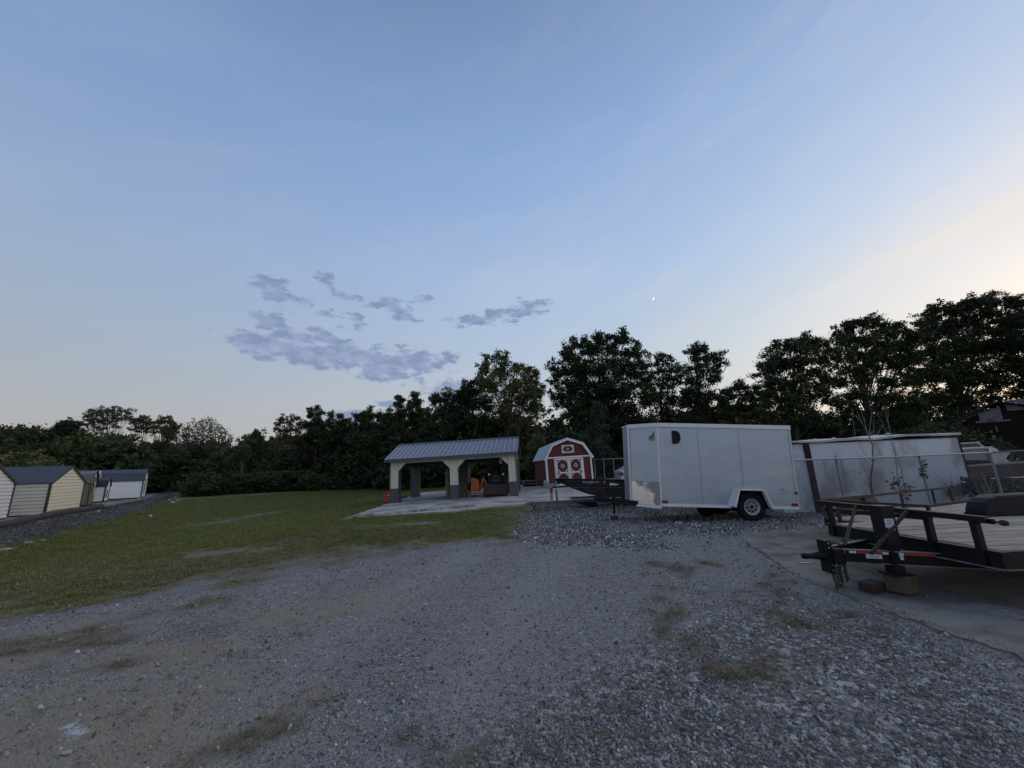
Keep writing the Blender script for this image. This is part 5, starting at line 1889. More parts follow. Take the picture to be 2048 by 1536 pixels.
# underside: axle, beams, dark spare gear
MB().box2((XF, .15, ZB - .02), (XB, .22, ZB + .05)).build('frame_rail', M_black, ct)
MB().box2((XF, TW - .22, ZB - .02), (XB, TW - .15, ZB + .05)).build('frame_rail', M_black, ct)
MB().beam((wx, .2, wz - .05), (wx, TW - .2, wz - .05), .07, .07).build('axle', M_black, ct)
MB().lathe([(0, -.1), (.2, -.09), (.27, 0), (.2, .09), (0, .1)], (-.78, .95, .26), 'y', 20).build('spare_wheel', M_rubber, ct)
MB().slab([(XF, .06), (XB, .06), (XB, TW - .06), (XF, TW - .06), (XN + .04, YN1), (XN + .04, YN0)], ZB + .055, ZB + .075).build('floor', M_dark, ct)
# rivets along the sheet seams
for xs_ in (s1, s2):
    mb = MB()
    for k in range(26):
        z_ = zc + .12 + k * .08
        if xs_ == s2 and z_ < fz + .05:
            continue
        mb.box((xs_ - .03, -.003, z_), (.018, .006, .018))
    mb.build('rivets', M_seam, ct)
# D-shaped roof vent
vp = [(-.16, -.19), (0, -.19)] + [(.0 + .16 * math.sin(a), -.19 * math.cos(a)) for a in np.linspace(.25, math.pi - .25, 9)] + [(0, .19), (-.16, .19)]
vp = [(XF + .52 + p_[0] * .72, ZT - .36 + p_[1] * .95) for p_ in vp]
MB().prism(vp, -.028, -.001).build('side_vent', M_dark, ct)
# oval badge with dark skyline
bd = []
for k in range(20):
    a_ = 2 * math.pi * k / 20
    bd.append((.10 * math.cos(a_), .062 * math.sin(a_)))
d = Vector((XF - XN, -YN0, 0)).normalized()
bc = Vector((XF, 0, 0)) - d * .17
mb = MB().prism(bd, -.006, -.001)
b_ = mb.build('badge', mat('olive_yellow_badge', (.26, .28, .10), .6), ct)
b_.location = (bc.x, bc.y, ZT - .40); b_.rotation_euler = (0, 0, math.atan2(d.y, d.x))
MB().prism([(-.07, .03), (-.07, .075), (-.035, .075), (-.035, .10), (0, .10), (0, .07), (.03, .07), (.03, .15), (.055, .15), (.055, .2), (.075, .2), (.075, .04)], -.011, -.007).build('skyline_print', M_char, b_)
# lamps
MB().box2((XF + .03, -.03, ZB + .09), (XF + .17, -.001, ZB + .16)).build('marker_lamp', M_red_lamp, ct)
MB().box2((XB - .17, -.03, ZB + .09), (XB - .03, -.001, ZB + .16)).build('marker_lamp', M_red_lamp, ct)
MB().box2((XB - .05, -.03, ZB + .40), (XB + .0, -.012, ZB + .46)).build('latch', M_black, ct)
MB().box2((XB - .42, -.008, ZB + .5), (XB - .32, -.001, ZB + .53)).build('data_plate', M_seam, ct)
# tongue, coupler and jack
yc = TW / 2
MB().beam((XN - .68, yc, .40), (XF, .25, .36), .06, .10).build('tongue_beam', M_black, ct)
MB().beam((XN - .68, yc, .40), (XF, TW - .25, .36), .06, .10).build('tongue_beam', M_black, ct)
MB().prism([(XN - 1.0, .36), (XN - .62, .33), (XN - .55, .47), (XN - .80, .50), (XN - 1.0, .46)], yc - .06, yc + .06).build('coupler', M_black, ct, bevel=.01)
MB().prism([(XN - .92, .5), (XN - .86, .62), (XN - .82, .61), (XN - .80, .5)], yc - .02, yc + .02).build('coupler_latch', M_black, ct)
jx_ = XN - .42
jk = MB().tube([(jx_, yc, .0), (jx_, yc, .78)], .032, 10).build('jack', M_black, ct)
MB().tube([(jx_, yc, .35), (jx_, yc, .60)], .05, 10).build('jack_collar', M_black, jk)
MB().prism([(jx_ - .10, .80), (jx_ - .06, .84), (jx_ + .02, .82), (jx_ + .14, .845), (jx_ + .15, .86), (jx_ + .03, .87), (jx_ - .08, .89), (jx_ - .12, .86)], yc - .05, yc - .02).build('jack_crank', M_white, jk)
MB().box2((jx_ - .1, yc - .1, -.02), (jx_ + .1, yc + .1, .0)).build('jack_foot', M_galv, jk)
bpy.context.view_layer.update()
jw = ct.matrix_world @ Vector((jx_, yc, 0))
gzz = H(jw.x, jw.y)
t = tag(MB().box((0, 0, (jw.z - .02 - gzz) / 2), (.19, .19, jw.z - .022 - gzz)).build('wood_block', mat('dark_wet_wood', (.045, .037, .028), .9, 0, .3, 9), bevel=.008), 'dark square timber block under the cargo trailer jack', 'wood block')
t.location = (jw.x, jw.y, gzz)

# ------------------------------------------------------------------ car seen between boat and cargo trailer
def vehicle(name, label, loc, rz, prof, width, glass, paint, wheels, extra=None, wr=.33, cat='car'):
    t_ = thing(name, label, cat, loc, (0, 0, rz))
    MB().prism(prof, -width / 2, width / 2).build('body', paint, t_, bevel=.04)
    for g_ in glass:
        for y_ in (-width / 2 - .006, width / 2 - .002):
            MB().prism(g_, y_, y_ + .008).build('window', M_glass, t_)
    for x_ in wheels:
        for y_ in (-width / 2 + .1, width / 2 - .1):
            w1 = MB().lathe([(0, -.1), (wr * .6, -.1), (wr * .95, -.09), (wr, 0), (wr * .95, .09), (wr * .6, .1), (0, .1)], (x_, y_, wr), 'y', 24).build('wheel', M_rubber, t_)
            MB().lathe([(0, -.115), (wr * .55, -.112), (wr * .6, -.1)], (x_, y_, wr), 'y', 18).build('rim', M_rim, w1)
    return t_
M_carwhite = mat('pale_blue_white_car_paint', (.50, .53, .58), .3, 0, .05)
M_carred = mat('weathered_red_paint', (.032, .011, .010), .6, 0, .3, 3, (.09, .05, .045), (.58, .72), 2)
M_faded = mat('faded_white_paint', (.42, .42, .43), .55, 0, .15, 3)
p = at_y(1243, 960, 27)
t = vehicle('parked_car', 'pale car whose red tail lamp shows between boat and cargo trailer', (p.x + 2.0, 27.5, .25), R_(0),
            [(-2.1, .25), (2.1, .25), (2.15, .7), (1.2, .92), (.6, 1.34), (-1.2, 1.36), (-1.9, .98), (-2.15, .92)], 1.7, [[(-.2, .95), (1.0, .95), (.55, 1.28), (-.15, 1.3)], [(-1.6, .98), (-.3, .95), (-.25, 1.3), (-1.1, 1.3)]], M_carwhite, (-1.4, 1.35))
MB().prism([(-2.17, .82), (-1.98, .86), (-1.88, .62), (-2.16, .60)], -.865, -.70).build('tail_lamp', M_red_lamp, t)

# ------------------------------------------------------------------ chain-link fences
def chain_mesh(x0, x1, z0, z1, parent, m, pitch=.075, rad=.0036, name='chain_link'):
    mb = MB()
    Hh = z1 - z0
    k = -Hh
    def wire(p, q):
        p, q = Vector(p), Vector(q)
        d = (q - p).normalized()
        s = Vector((-d.z, 0, d.x)) * rad
        u = Vector((0, rad * 1.4, 0))
        mb.add([p - s, p + s, p - u, q - s, q + s, q - u], [(0, 1, 4, 3), (1, 2, 5, 4), (2, 0, 3, 5)])
    while k < (x1 - x0):
        a, b = max(k, 0), min(k + Hh, x1 - x0)
        if b > a:
            wire((x0 + a, -.004, z0 + (a - k)), (x0 + b, -.004, z0 + (b - k)))
            wire((x0 + a, .004, z1 - (a - k)), (x0 + b, .004, z1 - (b - k)))
        k += pitch
    o_ = mb.build(name, m, parent)
    return o_
M_wire = mat('dull_fence_wire', (.13, .14, .155), .65, .3, .1)
M_wired = mat('dark_old_fence_wire', (.06, .062, .06), .8, .2, .1)
fe = thing('chain_link_fence', 'chain-link fence with pipe top rail running from the cargo trailer past the white box', 'fence', (7.75, 11.25, 0), (0, R_(-.5), 0))
chain_mesh(0, 8.6, .04, 1.56, fe, M_wire)
MB().tube([(-.05, 0, 1.55), (1.0, 0, 1.565), (2.6, 0, 1.545), (5.9, 0, 1.56)], .022, 8).build('top_rail', M_galv, fe)
MB().tube([(5.9, 0, 1.56), (8.8, 0, 1.60)], .022, 8).build('top_rail', mat('green_weathered_pipe', (.08, .11, .10), .7), fe)
MB().tube([(1.48, .04, -.1), (1.48, .04, 1.63)], .04, 10).build('post', M_galv, fe)
mb = MB()
for q in range(4):
    mb.tube([(1.56 + q * .028, .03, .02), (1.56 + q * .028, .03, 1.58)], .006, 5)
mb.build('tension_wires', M_galv, fe)
for xx in (3.85, 5.9, 8.2):
    MB().tube([(xx, .04, -.1), (xx, .04, 1.58)], .03, 10).build('post', M_galv, fe)
f2 = thing('chain_link_fence', 'taller dark chain-link fence behind the boat, right of the red barn', 'fence', (5.2, 30, .3))
chain_mesh(0, 6, 0, 1.75, f2, M_wired, .1, .004)
MB().tube([(0, 0, 1.75), (6, 0, 1.75)], .025, 6).build('top_rail', M_galv, f2)
for xx in (.9, 1.6, 2.35, 3.5, 4.6, 5.7):
    MB().tube([(xx, 0, 0), (xx, 0, 1.75)], .025, 6).build('post', M_galv, f2)

# ------------------------------------------------------------------ white box body behind the fence
def stained_white():
    m = bpy.data.materials.new('stained_white_panel')
    m.use_nodes = True
    t_ = m.node_tree
    b = t_.nodes['Principled BSDF']
    b.inputs['Roughness'].default_value = .6
    tcn = N(t_, 'ShaderNodeTexCoord')
    o_ = tcn.outputs['Object']
    mp_ = N(t_, 'ShaderNodeMapping')
    mp_.inputs['Scale'].default_value = (1, 1, .55)
    t_.links.new(o_, mp_.inputs[0])
    n1 = noise_n(t_, mp_.outputs[0], 1.1, 6, .6)
    n2 = noise_n(t_, o_, 4.5, 5, .65)
    n3 = noise_n(t_, o_, 30, 4, .6)
    c = mixc(t_, n2, (.54, .56, .58), (.68, .70, .715))
    c = mixc(t_, math_n(t_, 'MULTIPLY', smooth_n(t_, n1, .47, .62), .75), c, (.31, .275, .27))
    c = mixc(t_, math_n(t_, 'MULTIPLY', smooth_n(t_, n3, .5, .75), .35), c, (.30, .295, .28))
    t_.links.new(c, b.inputs['Base Color'])
    return m
M_box = stained_white()
M_brown = mat('red_brown_steel', (.032, .017, .014), .8, 0, .25, 6, spec=.2)
bx = thing('storage_box', 'long stained white box body with brown corner posts behind the chain-link fence', 'storage box', (8.15, 12.3, -.05), (0, R_(-.6), 0))
BLX, BH = 5.85, 2.12
MB().box2((0, 0, .05), (BLX, .05, BH)).build('side_wall', M_box, bx)
MB().box2((0, 2.3, .05), (BLX, 2.35, BH)).build('side_wall', M_box, bx)
MB().box2((0, .05, .05), (.05, 2.3, BH)).build('end_wall', M_box, bx)
MB().box2((BLX - .05, .05, .05), (BLX, 2.3, BH)).build('end_wall', M_brown, bx)
mb = MB()
r = np.random.default_rng(71)
rx_ = np.linspace(-.1, BLX + .08, 12)
zs = [BH + .02 + .02 * math.sin(q * 1.7) + (.05 if 6 < q else 0) * 1 for q in range(12)]
vs = [];
for x_, z_ in zip(rx_, zs):
    vs += [(x_, -.07, z_ - .01), (x_, -.07, z_ + .05), (x_, 1.2, z_ + .12), (x_, 2.45, z_ + .05), (x_, 2.45, z_ - .01)]
fs = []
for i in range(11):
    for k in range(5):
        k2 = (k + 1) % 5
        fs.append((i * 5 + k, (i + 1) * 5 + k, (i + 1) * 5 + k2, i * 5 + k2))
fs += [(0, 1, 2, 3, 4), (59, 58, 57, 56, 55)]
mb.add(vs, fs)
mb.build('roof', M_faded, bx)
MB().box2((-.05, -.02, BH - .025), (BLX + .05, -.0, BH + .005)).build('roof_edge', M_black, bx)
MB().box2((.96, -.05, 0), (1.13, -.002, BH - .03)).build('corner_post', M_brown, bx)
MB().box2((BLX + .0, -.02, 0), (BLX + .04, .06, BH - .02)).build('corner_post', M_brown, bx)
for k, (x_, dz_) in enumerate(((1.45, .10), (2.05, .115))):
    MB().box((x_, .1, BH + dz_), (.07, .05, .05)).build('roof_fitting', M_white, bx)
MB().box((3.9, .2, BH + .2), (.1, .04, .03)).build('roof_fitting', M_white, bx)

# climbing plants, sapling, twiggy shrubs by the fence
def sprig_leaves(path, n, sig, leaf, seed, m, parent, name='leaves'):
    r_ = np.random.default_rng(seed)
    path = [np.array(p_) for p_ in path]
    q_ = r_.uniform(0, len(path) - 1.001, n)
    c_ = np.array([path[int(a_)] * (1 - a_ % 1) + path[int(a_) + 1] * (a_ % 1) for a_ in q_]) + r_.normal(0, sig, (n, 3))
    o_ = bpy.data.objects.new(name, leaves_mesh(name, c_, leaf, r_, m))
    COL.objects.link(o_)
    o_.parent = parent
    return o_
p = at_y(1752, 1000, 11.7)
sp = thing('bare_sapling', 'leafless grey sapling with fan of thin upright twigs before the white box', 'sapling', (p.x, 11.7, 0))
r = np.random.default_rng(81)
def px_local(o_, u, v, y):
    q_ = at_y(u, v, y) - Vector(o_.location)
    return q_
mb = MB()
tk = [px_local(sp, u, v, 11.7) for u, v in ((1752, 1010), (1744, 985), (1741, 960), (1746, 925), (1745, 890), (1738, 872))]
tk[0] = Vector((tk[0].x, 0, 0))
mb.tube(tk, [.030, .028, .024, .018, .014, .010], 7)
mb.build('trunk', M_rust if False else mat('brown_sapling_bark', (.13, .10, .085), .9, 0, .3, 9), sp)
mb = MB()
for pts_ in (((1738, 872), (1727, 850), (1706, 826), (1703, 815)), ((1738, 872), (1724, 845), (1714, 822)), ((1738, 874), (1731, 850), (1722, 820), (1719, 800)), ((1745, 892), (1733, 862), (1728, 835)), ((1738, 872), (1741, 845), (1744, 825), (1738, 812)),
             ((1746, 925), (1728, 905), (1710, 870), (1706, 840)), ((1738, 872), (1748, 860), (1747, 840)), ((1738, 872), (1756, 868), (1765, 850)), ((1741, 960), (1718, 945), (1702, 942)), ((1743, 975), (1725, 962), (1706, 955)),
             ((1745, 935), (1725, 915), (1712, 912)), ((1746, 925), (1758, 905), (1762, 895)), ((1742, 962), (1726, 935), (1722, 915)), ((1744, 985), (1752, 972), (1760, 968))):
    pw = [px_local(sp, u, v, 11.7 + r.normal(0, .05)) for u, v in pts_]
    mb.tube(pw, [.008 * (1 - .7 * i / (len(pw) - 1)) + .002 for i in range(len(pw))], 4, cap=False)
mb.build('twigs', M_twig, sp)
p = at_y(1800, 1000, 11.8)
s2_ = thing('bare_sapling', 'two long thin bare stems leaning left over the middle of the white box roof', 'sapling', (p.x, 11.9, 0))
mb = MB()
for pts_, r0 in ((((1802, 935), (1780, 880), (1766, 850), (1755, 826)), .012), (((1795, 960), (1790, 900), (1777, 850), (1768, 812)), .015), (((1777, 850), (1776, 835), (1776, 812)), .008), (((1766, 850), (1753, 870)), .006)):
    pw = [px_local(s2_, u, v, 11.9) for u, v in pts_]
    mb.tube(pw, [r0 * (1 - .6 * i / (len(pw) - 1)) for i in range(len(pw))], 4)
mb.tube([Vector((.15, 0, 0)), px_local(s2_, 1795, 960, 11.9)], .015, 4)
mb.tube([Vector((.25, 0, 0)), px_local(s2_, 1802, 935, 11.9)], .012, 4)
mb.build('stems', M_twig, s2_)
for i_, (lab, pts_, n_, sig_) in enumerate((('leafy vine climbing the fence post before the white box', ((1846, 1000), (1850, 960), (1846, 940), (1848, 922)), 60, .055),
                                            ('low leafy shoot between sapling and vine before the white box', ((1800, 1010), (1800, 985), (1792, 965), (1782, 958)), 70, .085),
                                            ('leafy weed poking through the rusty rail before the white box', ((1815, 1010), (1812, 995), (1806, 978), (1815, 970)), 80, .09))):
    p = at_y(pts_[0][0], pts_[0][1], 11.1)
    t = thing('vine', lab, 'vine', (p.x, 11.1, 0))
    pw = [px_local(t, u, v, 11.1) for u, v in pts_]
    pw[0] = Vector((0, 0, 0))
    MB().tube(pw, .006, 4).build('stem', M_twig, t)
    sprig_leaves(pw[1:], n_, sig_, .075, 90 + i_, L_mid, t)
for i_, (lab, u0_) in enumerate((('thin twiggy shrub against the right end of the white box', 1915), ('twiggy shrub arching before the old red pickup', 1975))):
    p = at_y(u0_, 1010, 11.9 if i_ == 0 else 11.0)
    t = thing('twiggy_shrub', lab, 'shrub', (p.x, 11.9 if i_ == 0 else 11.0, 0))
    mb = MB()
    for k in range(16):
        a_, h_ = r.uniform(-.5, .5), r.uniform(.6, 1.35)
        mb.tube([(0, 0, 0), (a_ * .35, r.normal(0, .05), h_ * .5), (a_ * 1.1, r.normal(0, .08), h_)], [.008, .006, .002], 4, cap=False)
        mb.tube([(a_ * .35, 0, h_ * .5), (a_ * .35 + r.normal(0, .18), r.normal(0, .05), h_ * .8)], [.005, .002], 4, cap=False)
    mb.build('twigs', M_twig, t)

# ------------------------------------------------------------------ vehicles behind the fence
yv = 15.6
p = at_y(1975, 960, yv)
pk = thing('pickup_truck', 'old two-tone red and white pickup truck half hidden behind the fence', 'truck', (18.7, yv + 1.0, .05), (0, R_(-1), 0))
body = [(-2.7, .42), (-2.75, .95), (-1.35, 1.08), (-.75, 1.10), (.75, 1.12), (3.2, 1.14), (3.2, .45)]
MB().prism(body, -.95, .95).build('body', M_carred, pk, bevel=.04)
for y_ in (-.962, .95):
    MB().prism([(-2.72, 1.03), (-.7, 1.06), (.75, 1.09), (3.2, 1.11), (3.2, 1.17), (.75, 1.15), (-.7, 1.12), (-2.72, 1.09)], y_, y_ + .012).build('side_stripe', mat('faded_pink_trim', (.38, .24, .23), .6), pk)
    MB().box2((-2.3, y_, .55), (3.1, y_ + .012, .585)).build('chrome_strip', M_trim, pk)
M_pinktrim = mat('faded_pink_trim', (0, 0, 0))
cabp = [(-1.15, 1.10), (-.80, 1.72), (.55, 1.76), (.72, 1.66), (.98, 1.12)]
MB().prism([(-.82, 1.70), (.56, 1.74), (.62, 1.79), (-.70, 1.78)], -.82, .82).build('cab_roof', M_faded, pk, bevel=.02)
for y_ in (-.85, .79):
    MB().prism([(-1.15, 1.10), (-.80, 1.72), (-.72, 1.72), (-1.02, 1.10)], y_, y_ + .06).build('windscreen_pillar', mat('faded_pink_trim', (0, 0, 0)), pk)
    MB().prism([(.30, 1.12), (.34, 1.74), (.58, 1.74), (.72, 1.66), (1.02, 1.14)], y_, y_ + .06).build('rear_pillar', M_box, pk)
    MB().prism([(-.98, 1.13), (-.70, 1.68), (.28, 1.71), (.26, 1.15)], y_ + .02, y_ + .03).build('side_window', mat('hazy_window', (.20, .215, .235), .35), pk)
MB().prism([(-.30, 1.10), (-.25, 1.30), (.12, 1.34), (.2, 1.12)], -.5, .1).build('seat', M_dark, pk)
MB().prism([(-.98, 1.12), (-.90, 1.22), (-.60, 1.30), (-.2, 1.28), (.25, 1.24), (.25, 1.15)], -.86, -.845).build('dashboard_shape', M_dark, pk)
for (a_, b_) in (((-1.10, 1.12), (-.76, 1.72)), ((-.76, 1.72), (.30, 1.735)), ((.30, 1.735), (.28, 1.14))):
    MB().beam((a_[0], -.862, a_[1]), (b_[0], -.862, b_[1]), .03, .05, up=(0, 1, 0)).build('window_frame', M_pinktrim, pk)
MB().box2((1.1, -.85, 1.10), (3.15, .85, 1.16)).build('bed_load', M_dark, pk)
MB().box2((1.15, .7, 1.14), (3.1, .9, 1.52)).build('bed_cover', M_faded, pk)
for k in range(5):
    MB().tube([(1.3 + k * .35, -.5, 1.15), (1.5 + k * .3, -.3, 1.3 + .08 * (k % 3)), (1.75 + k * .28, 0, 1.2)], .05, 6).build('bed_scrap', M_dark, pk)
for x_ in (-1.9, 2.1):
    for y_ in (-.85, .85):
        w1 = MB().lathe([(0, -.1), (.22, -.1), (.34, -.09), (.37, 0), (.34, .09), (.22, .1), (0, .1)], (x_, y_, .37), 'y', 24).build('wheel', M_rubber, pk)
        MB().lathe([(0, -.115), (.2, -.112), (.22, -.1)], (x_, y_, .37), 'y', 18).build('rim', M_rim, w1)
wg = thing('old_wagon', 'white-roofed old wagon parked behind the red pickup', 'car', (22.6, 20.2, .15), (0, R_(-1), 0))
MB().prism([(-3.4, .4), (2.6, .4), (2.6, .95), (1.5, 1.30), (-3.4, 1.30)], -.9, .9).build('body', mat('dusty_maroon_paint', (.08, .055, .055), .5), wg, bevel=.05)
MB().prism([(-3.35, 1.86), (.45, 1.92), (.5, 1.99), (-3.3, 1.95)], -.86, .86).build('roof', M_faded, wg, bevel=.02)
for y_ in (-.86, .80):
    for (a_, b_) in ((-3.4, -3.25), (-1.55, -1.40)):
        MB().prism([(a_, 1.28), (b_, 1.28), (b_, 1.92), (a_, 1.92)], y_, y_ + .06).build('pillar', M_faded, wg)
    MB().prism([(.32, 1.92), (.45, 1.92), (1.12, 1.30), (.94, 1.30)], y_, y_ + .06).build('windscreen_pillar', M_faded, wg)
    MB().prism([(-3.25, 1.3), (.9, 1.3), (.36, 1.89), (-3.25, 1.86)], y_ + .03, y_ + .035).build('side_window', M_glass, wg)
MB().add([(.46, -.8, 1.93), (1.2, -.82, 1.31), (1.2, .82, 1.31), (.46, .8, 1.93)], [(0, 1, 2, 3)]).build('windscreen', mat('dusty_blue_glass', (.10, .14, .18), .15), wg)
for x_ in (-2.3, 1.7):
    for y_ in (-.82, .82):
        MB().lathe([(0, -.1), (.22, -.1), (.34, 0), (.22, .1), (0, .1)], (x_, y_, .34), 'y', 20).build('wheel', M_rubber, wg)

# ------------------------------------------------------------------ derelict house at the far right
M_derel = mat('grimy_white_boarding', (.20, .20, .21), .85, 0, .3, 2.5, (.08, .07, .06), (.5, .66), 2)
M_overg = mat('dark_red_brown_wall', (.028, .012, .011), .9, 0, .5, 3, (.012, .013, .009), (.42, .58), 2.5, spec=.1)
hs = thing('derelict_house', 'dark derelict gabled house with pale boarding patch under the trees', 'house', (0, 0, 0))
yb = 26.0
pk0 = at_y(1992, 806, yb)
hs.location = (pk0.x, yb, H(pk0.x, yb))
HA = R_(-40)
hs.rotation_euler = (0, 0, HA)
def onh(u, v):
    """point where a sight line meets the gable wall, in the house's own axes"""
    d_ = ray(u, v)
    n_ = Vector((math.sin(-HA), math.cos(-HA), 0))
    o_ = Vector(hs.location)
    t__ = (o_ - Vector((0, 0, EYE))).dot(n_) / d_.dot(n_)
    q_ = Vector((0, 0, EYE)) + d_ * t__ - o_
    return Vector((q_.x * math.cos(-HA) - q_.y * math.sin(-HA), 0, q_.z))
gl_, gr_ = onh(1908, 843), onh(2130, 822)
hx0, hx1, hz = gl_.x, gr_.x, pk0.z - hs.location.z
ze0, ze1 = gl_.z, gr_.z + .1
MB().prism([(hx0 + .6, 0), (hx1 - .5, 0), (hx1 - .5, ze1 - .05), (.1, hz - .15), (hx0 + .6, ze0 + .1)], 0, .12).build('gable_wall', M_overg, hs)
q0, q1 = onh(1960, 842), onh(1998, 812)
nb = 7
for k in range(nb):
    z0_, z1_ = q0.z + (q1.z - q0.z) * k / nb, q0.z + (q1.z - q0.z) * (k + 1) / nb - .015
    x0_ = q0.x + max(0, (k - 3.3)) * .33
    MB().box2((x0_, -.04 - .004 * (k % 2), z0_), (q1.x, -.002, z1_)).build('clapboard', M_derel, hs)
for k in range(6):
    z0_ = q0.z + .55 + k * .12
    MB().box2((q1.x + .28, -.04 - .004 * (k % 2), z0_), (q1.x + 1.8 - .1 * k, -.002, z0_ + .105)).build('clapboard', M_derel, hs)
MB().box2((q0.x - .2, -.05, q0.z - .12), (q1.x + .3, -.002, q0.z - .03)).build('sill_board', M_derel, hs)
r = np.random.default_rng(88)
for k in range(9):
    x_, z_ = r.uniform(q0.x, q1.x + .9), r.uniform(.6, q0.z - .3)
    MB().box((x_, -.02, z_), (r.uniform(.06, .2), .03, r.uniform(.12, .35))).build('loose_board', M_derel, hs)
mb = MB().prism([(hx0, ze0 - .1), (0, hz), (0, hz + .1), (hx0 - .05, ze0)], -.4, 3.2).prism([(0, hz), (hx1, ze1 - .15), (hx1, ze1 - .05), (0, hz + .1)], -.4, 3.2)
mb.build('roof', mat('black_felt_roof', (.018, .018, .017), .95, spec=.1), hs)
MB().box2((hx0 + .6, .1, 0), (hx0 + .7, 3.0, ze0)).build('side_wall', M_overg, hs)

# small grey house glimpsed through the trees at the back left
p = at_y(560, 935, 84)
t = thing('house', 'grey-roofed house with a chimney glimpsed between trees beyond the brush row', 'house', (p.x, 80, H(p.x, 80)))
zr = at_y(560, 912, 80).z - t.location.z
MB().box2((-3.5, 0, 0), (3.5, 6, zr - 1.3)).build('wall', M_derel, t)
MB().prism_x([(-.5, zr - 1.4), (3, zr), (6.5, zr - 1.4), (6.5, zr - 1.25), (3, zr + .15), (-.5, zr - 1.25)], -4, 4).build('roof', mat('grey_shingle_roof', (.14, .145, .16), .8), t)
MB().box2((.2, 1.6, zr - 1), (.8, 2.2, zr + .9)).build('chimney', M_derel, t)

# ------------------------------------------------------------------ storage sheds at the left
def shed(name, label, cat, An, ang, W_, L_, eave, peak, wallm, gablem, roofm, trimm, board=None, gambrel=False, skirt=.12, loc_z=0, tiltx=0):
    """An: near corner of gable and side; gable runs along +x local, side runs back along -y... local y is the length"""
    t_ = thing(name, label, cat, (An[0], An[1], loc_z), (0, 0, ang), 'storage sheds in a row on the gravel pad')
    if gambrel:
        pr = [(0, eave), (W_ * .17, eave + (peak - eave) * .66), (W_ / 2, peak), (W_ * .83, eave + (peak - eave) * .66), (W_, eave)]
    else:
        pr = [(0, eave), (W_ / 2, peak), (W_, eave)]
    gp = [(0, skirt), (W_, skirt)] + pr[::-1]
    if board:
        k_ = 0
        z_ = skirt
        while z_ < peak - .02:
            z1 = min(z_ + board, peak)
            def lim(zq):
                if zq <= eave:
                    return 0, W_
                f_ = (zq - eave) / (peak - eave)
                return W_ / 2 * f_, W_ - W_ / 2 * f_
            a0, b0 = lim(z_); a1, b1 = lim(z1 - .013)
            MB().add([(a0, -.038, z_), (b0, -.038, z_), (b1, -.008, z1 - .013), (a1, -.008, z1 - .013), (a0, .02, z_), (b0, .02, z_), (b1, .02, z1 - .013), (a1, .02, z1 - .013)],
                     [(0, 1, 2, 3), (7, 6, 5, 4), (0, 4, 5, 1), (3, 2, 6, 7), (0, 3, 7, 4), (1, 5, 6, 2)]).build('siding_board', gablem, t_)
            if z_ < eave - .02:
                zz1 = min(z1, eave) - .013
                MB().add([(-.038, 0.02, z_), (-.038, L_, z_), (-.008, L_, zz1), (-.008, 0.02, zz1), (.02, 0.02, z_), (.02, L_, z_), (.02, L_, zz1), (.02, 0.02, zz1)],
                         [(0, 3, 2, 1), (4, 5, 6, 7), (0, 1, 5, 4), (3, 7, 6, 2)]).build('siding_board', wallm, t_)
            z_ += board
        MB().prism(gp, .021, .04).build('gable_wall', M_groove, t_)
        MB().box2((.021, .04, skirt), (.04, L_, eave)).build('wall_backing', M_groove, t_)
    else:
        MB().prism(gp, 0, .04).build('gable_wall', gablem, t_)
        MB().box2((-.01, .04, skirt), (.03, L_, eave)).build('side_wall', wallm, t_)
    MB().prism(gp, L_ - .04, L_).build('rear_wall', wallm, t_)
    MB().box2((W_ - .03, .04, skirt), (W_, L_, eave)).build('side_wall', wallm, t_)
    MB().box2((.02, .02, .0), (W_ - .02, L_ - .02, skirt)).build('skid_base', M_dark, t_)
    ext = [(pr[0][0] - .08, pr[0][1] - .10)] + pr[1:-1] + [(pr[-1][0] + .08, pr[-1][1] - .10)]
    for i__, (a, b) in enumerate(zip(ext[:-1], ext[1:])):
        d_ = Vector((b[0] - a[0], b[1] - a[1])).normalized()
        nn_ = Vector((-d_.y, d_.x)) * .04
        n_ = max(4, int(L_ / .9))
        for k_ in range(n_):
            y0_, y1_ = -.07 + (L_ + .14) * k_ / n_ + .002, -.07 + (L_ + .14) * (k_ + 1) / n_ - .002
            MB().prism([(a[0] + nn_.x * .1, a[1] + nn_.y * .1), (b[0] + nn_.x * .1, b[1] + nn_.y * .1), (b[0] + nn_.x, b[1] + nn_.y), (a[0] + nn_.x, a[1] + nn_.y)], y0_, y1_).build('roof_sheet', roofm if not (gambrel and i__ in (0, 3)) else roofm, t_)
        MB().prism([(a[0] - nn_.x * 1.4, a[1] - nn_.y * 1.4), (b[0] - nn_.x * 1.4, b[1] - nn_.y * 1.4), (b[0] + nn_.x * 1.1, b[1] + nn_.y * 1.1), (a[0] + nn_.x * 1.1, a[1] + nn_.y * 1.1)], -.10 - .002 * i__, -.071).build('rake_trim', trimm, t_)
    for x_ in (0, W_):
        MB().box2((x_ - .05, -.045, skirt), (x_ + .05, .05, eave - .03)).build('corner_trim', trimm, t_)
    MB().box2((-.02, -.033, skirt - .06), (W_, .0, skirt)).build('base_trim', trimm, t_)
    return t_
M_navy = mat('navy_metal_roof', (.060, .064, .078), .5, .1, .1)
M_creamm = mat('cream_metal_siding', (.66, .62, .48), .6, 0, .06, 2)
M_creams = mat('cream_metal_siding_side', (.66, .62, .48), .6, 0, .06, 2)
M_greyw = mat('pale_grey_metal_siding', (.60, .60, .61), .6, 0, .06)
M_bron = mat('dark_bronze_trim', (.05, .045, .045), .6)
M_olive = mat('olive_siding', (.16, .14, .09), .75, 0, .1)
M_taupe = mat('taupe_metal_roof', (.13, .115, .12), .45, .2, .08)
M_whitew = mat('white_siding', (.80, .80, .80), .6, 0, .05)
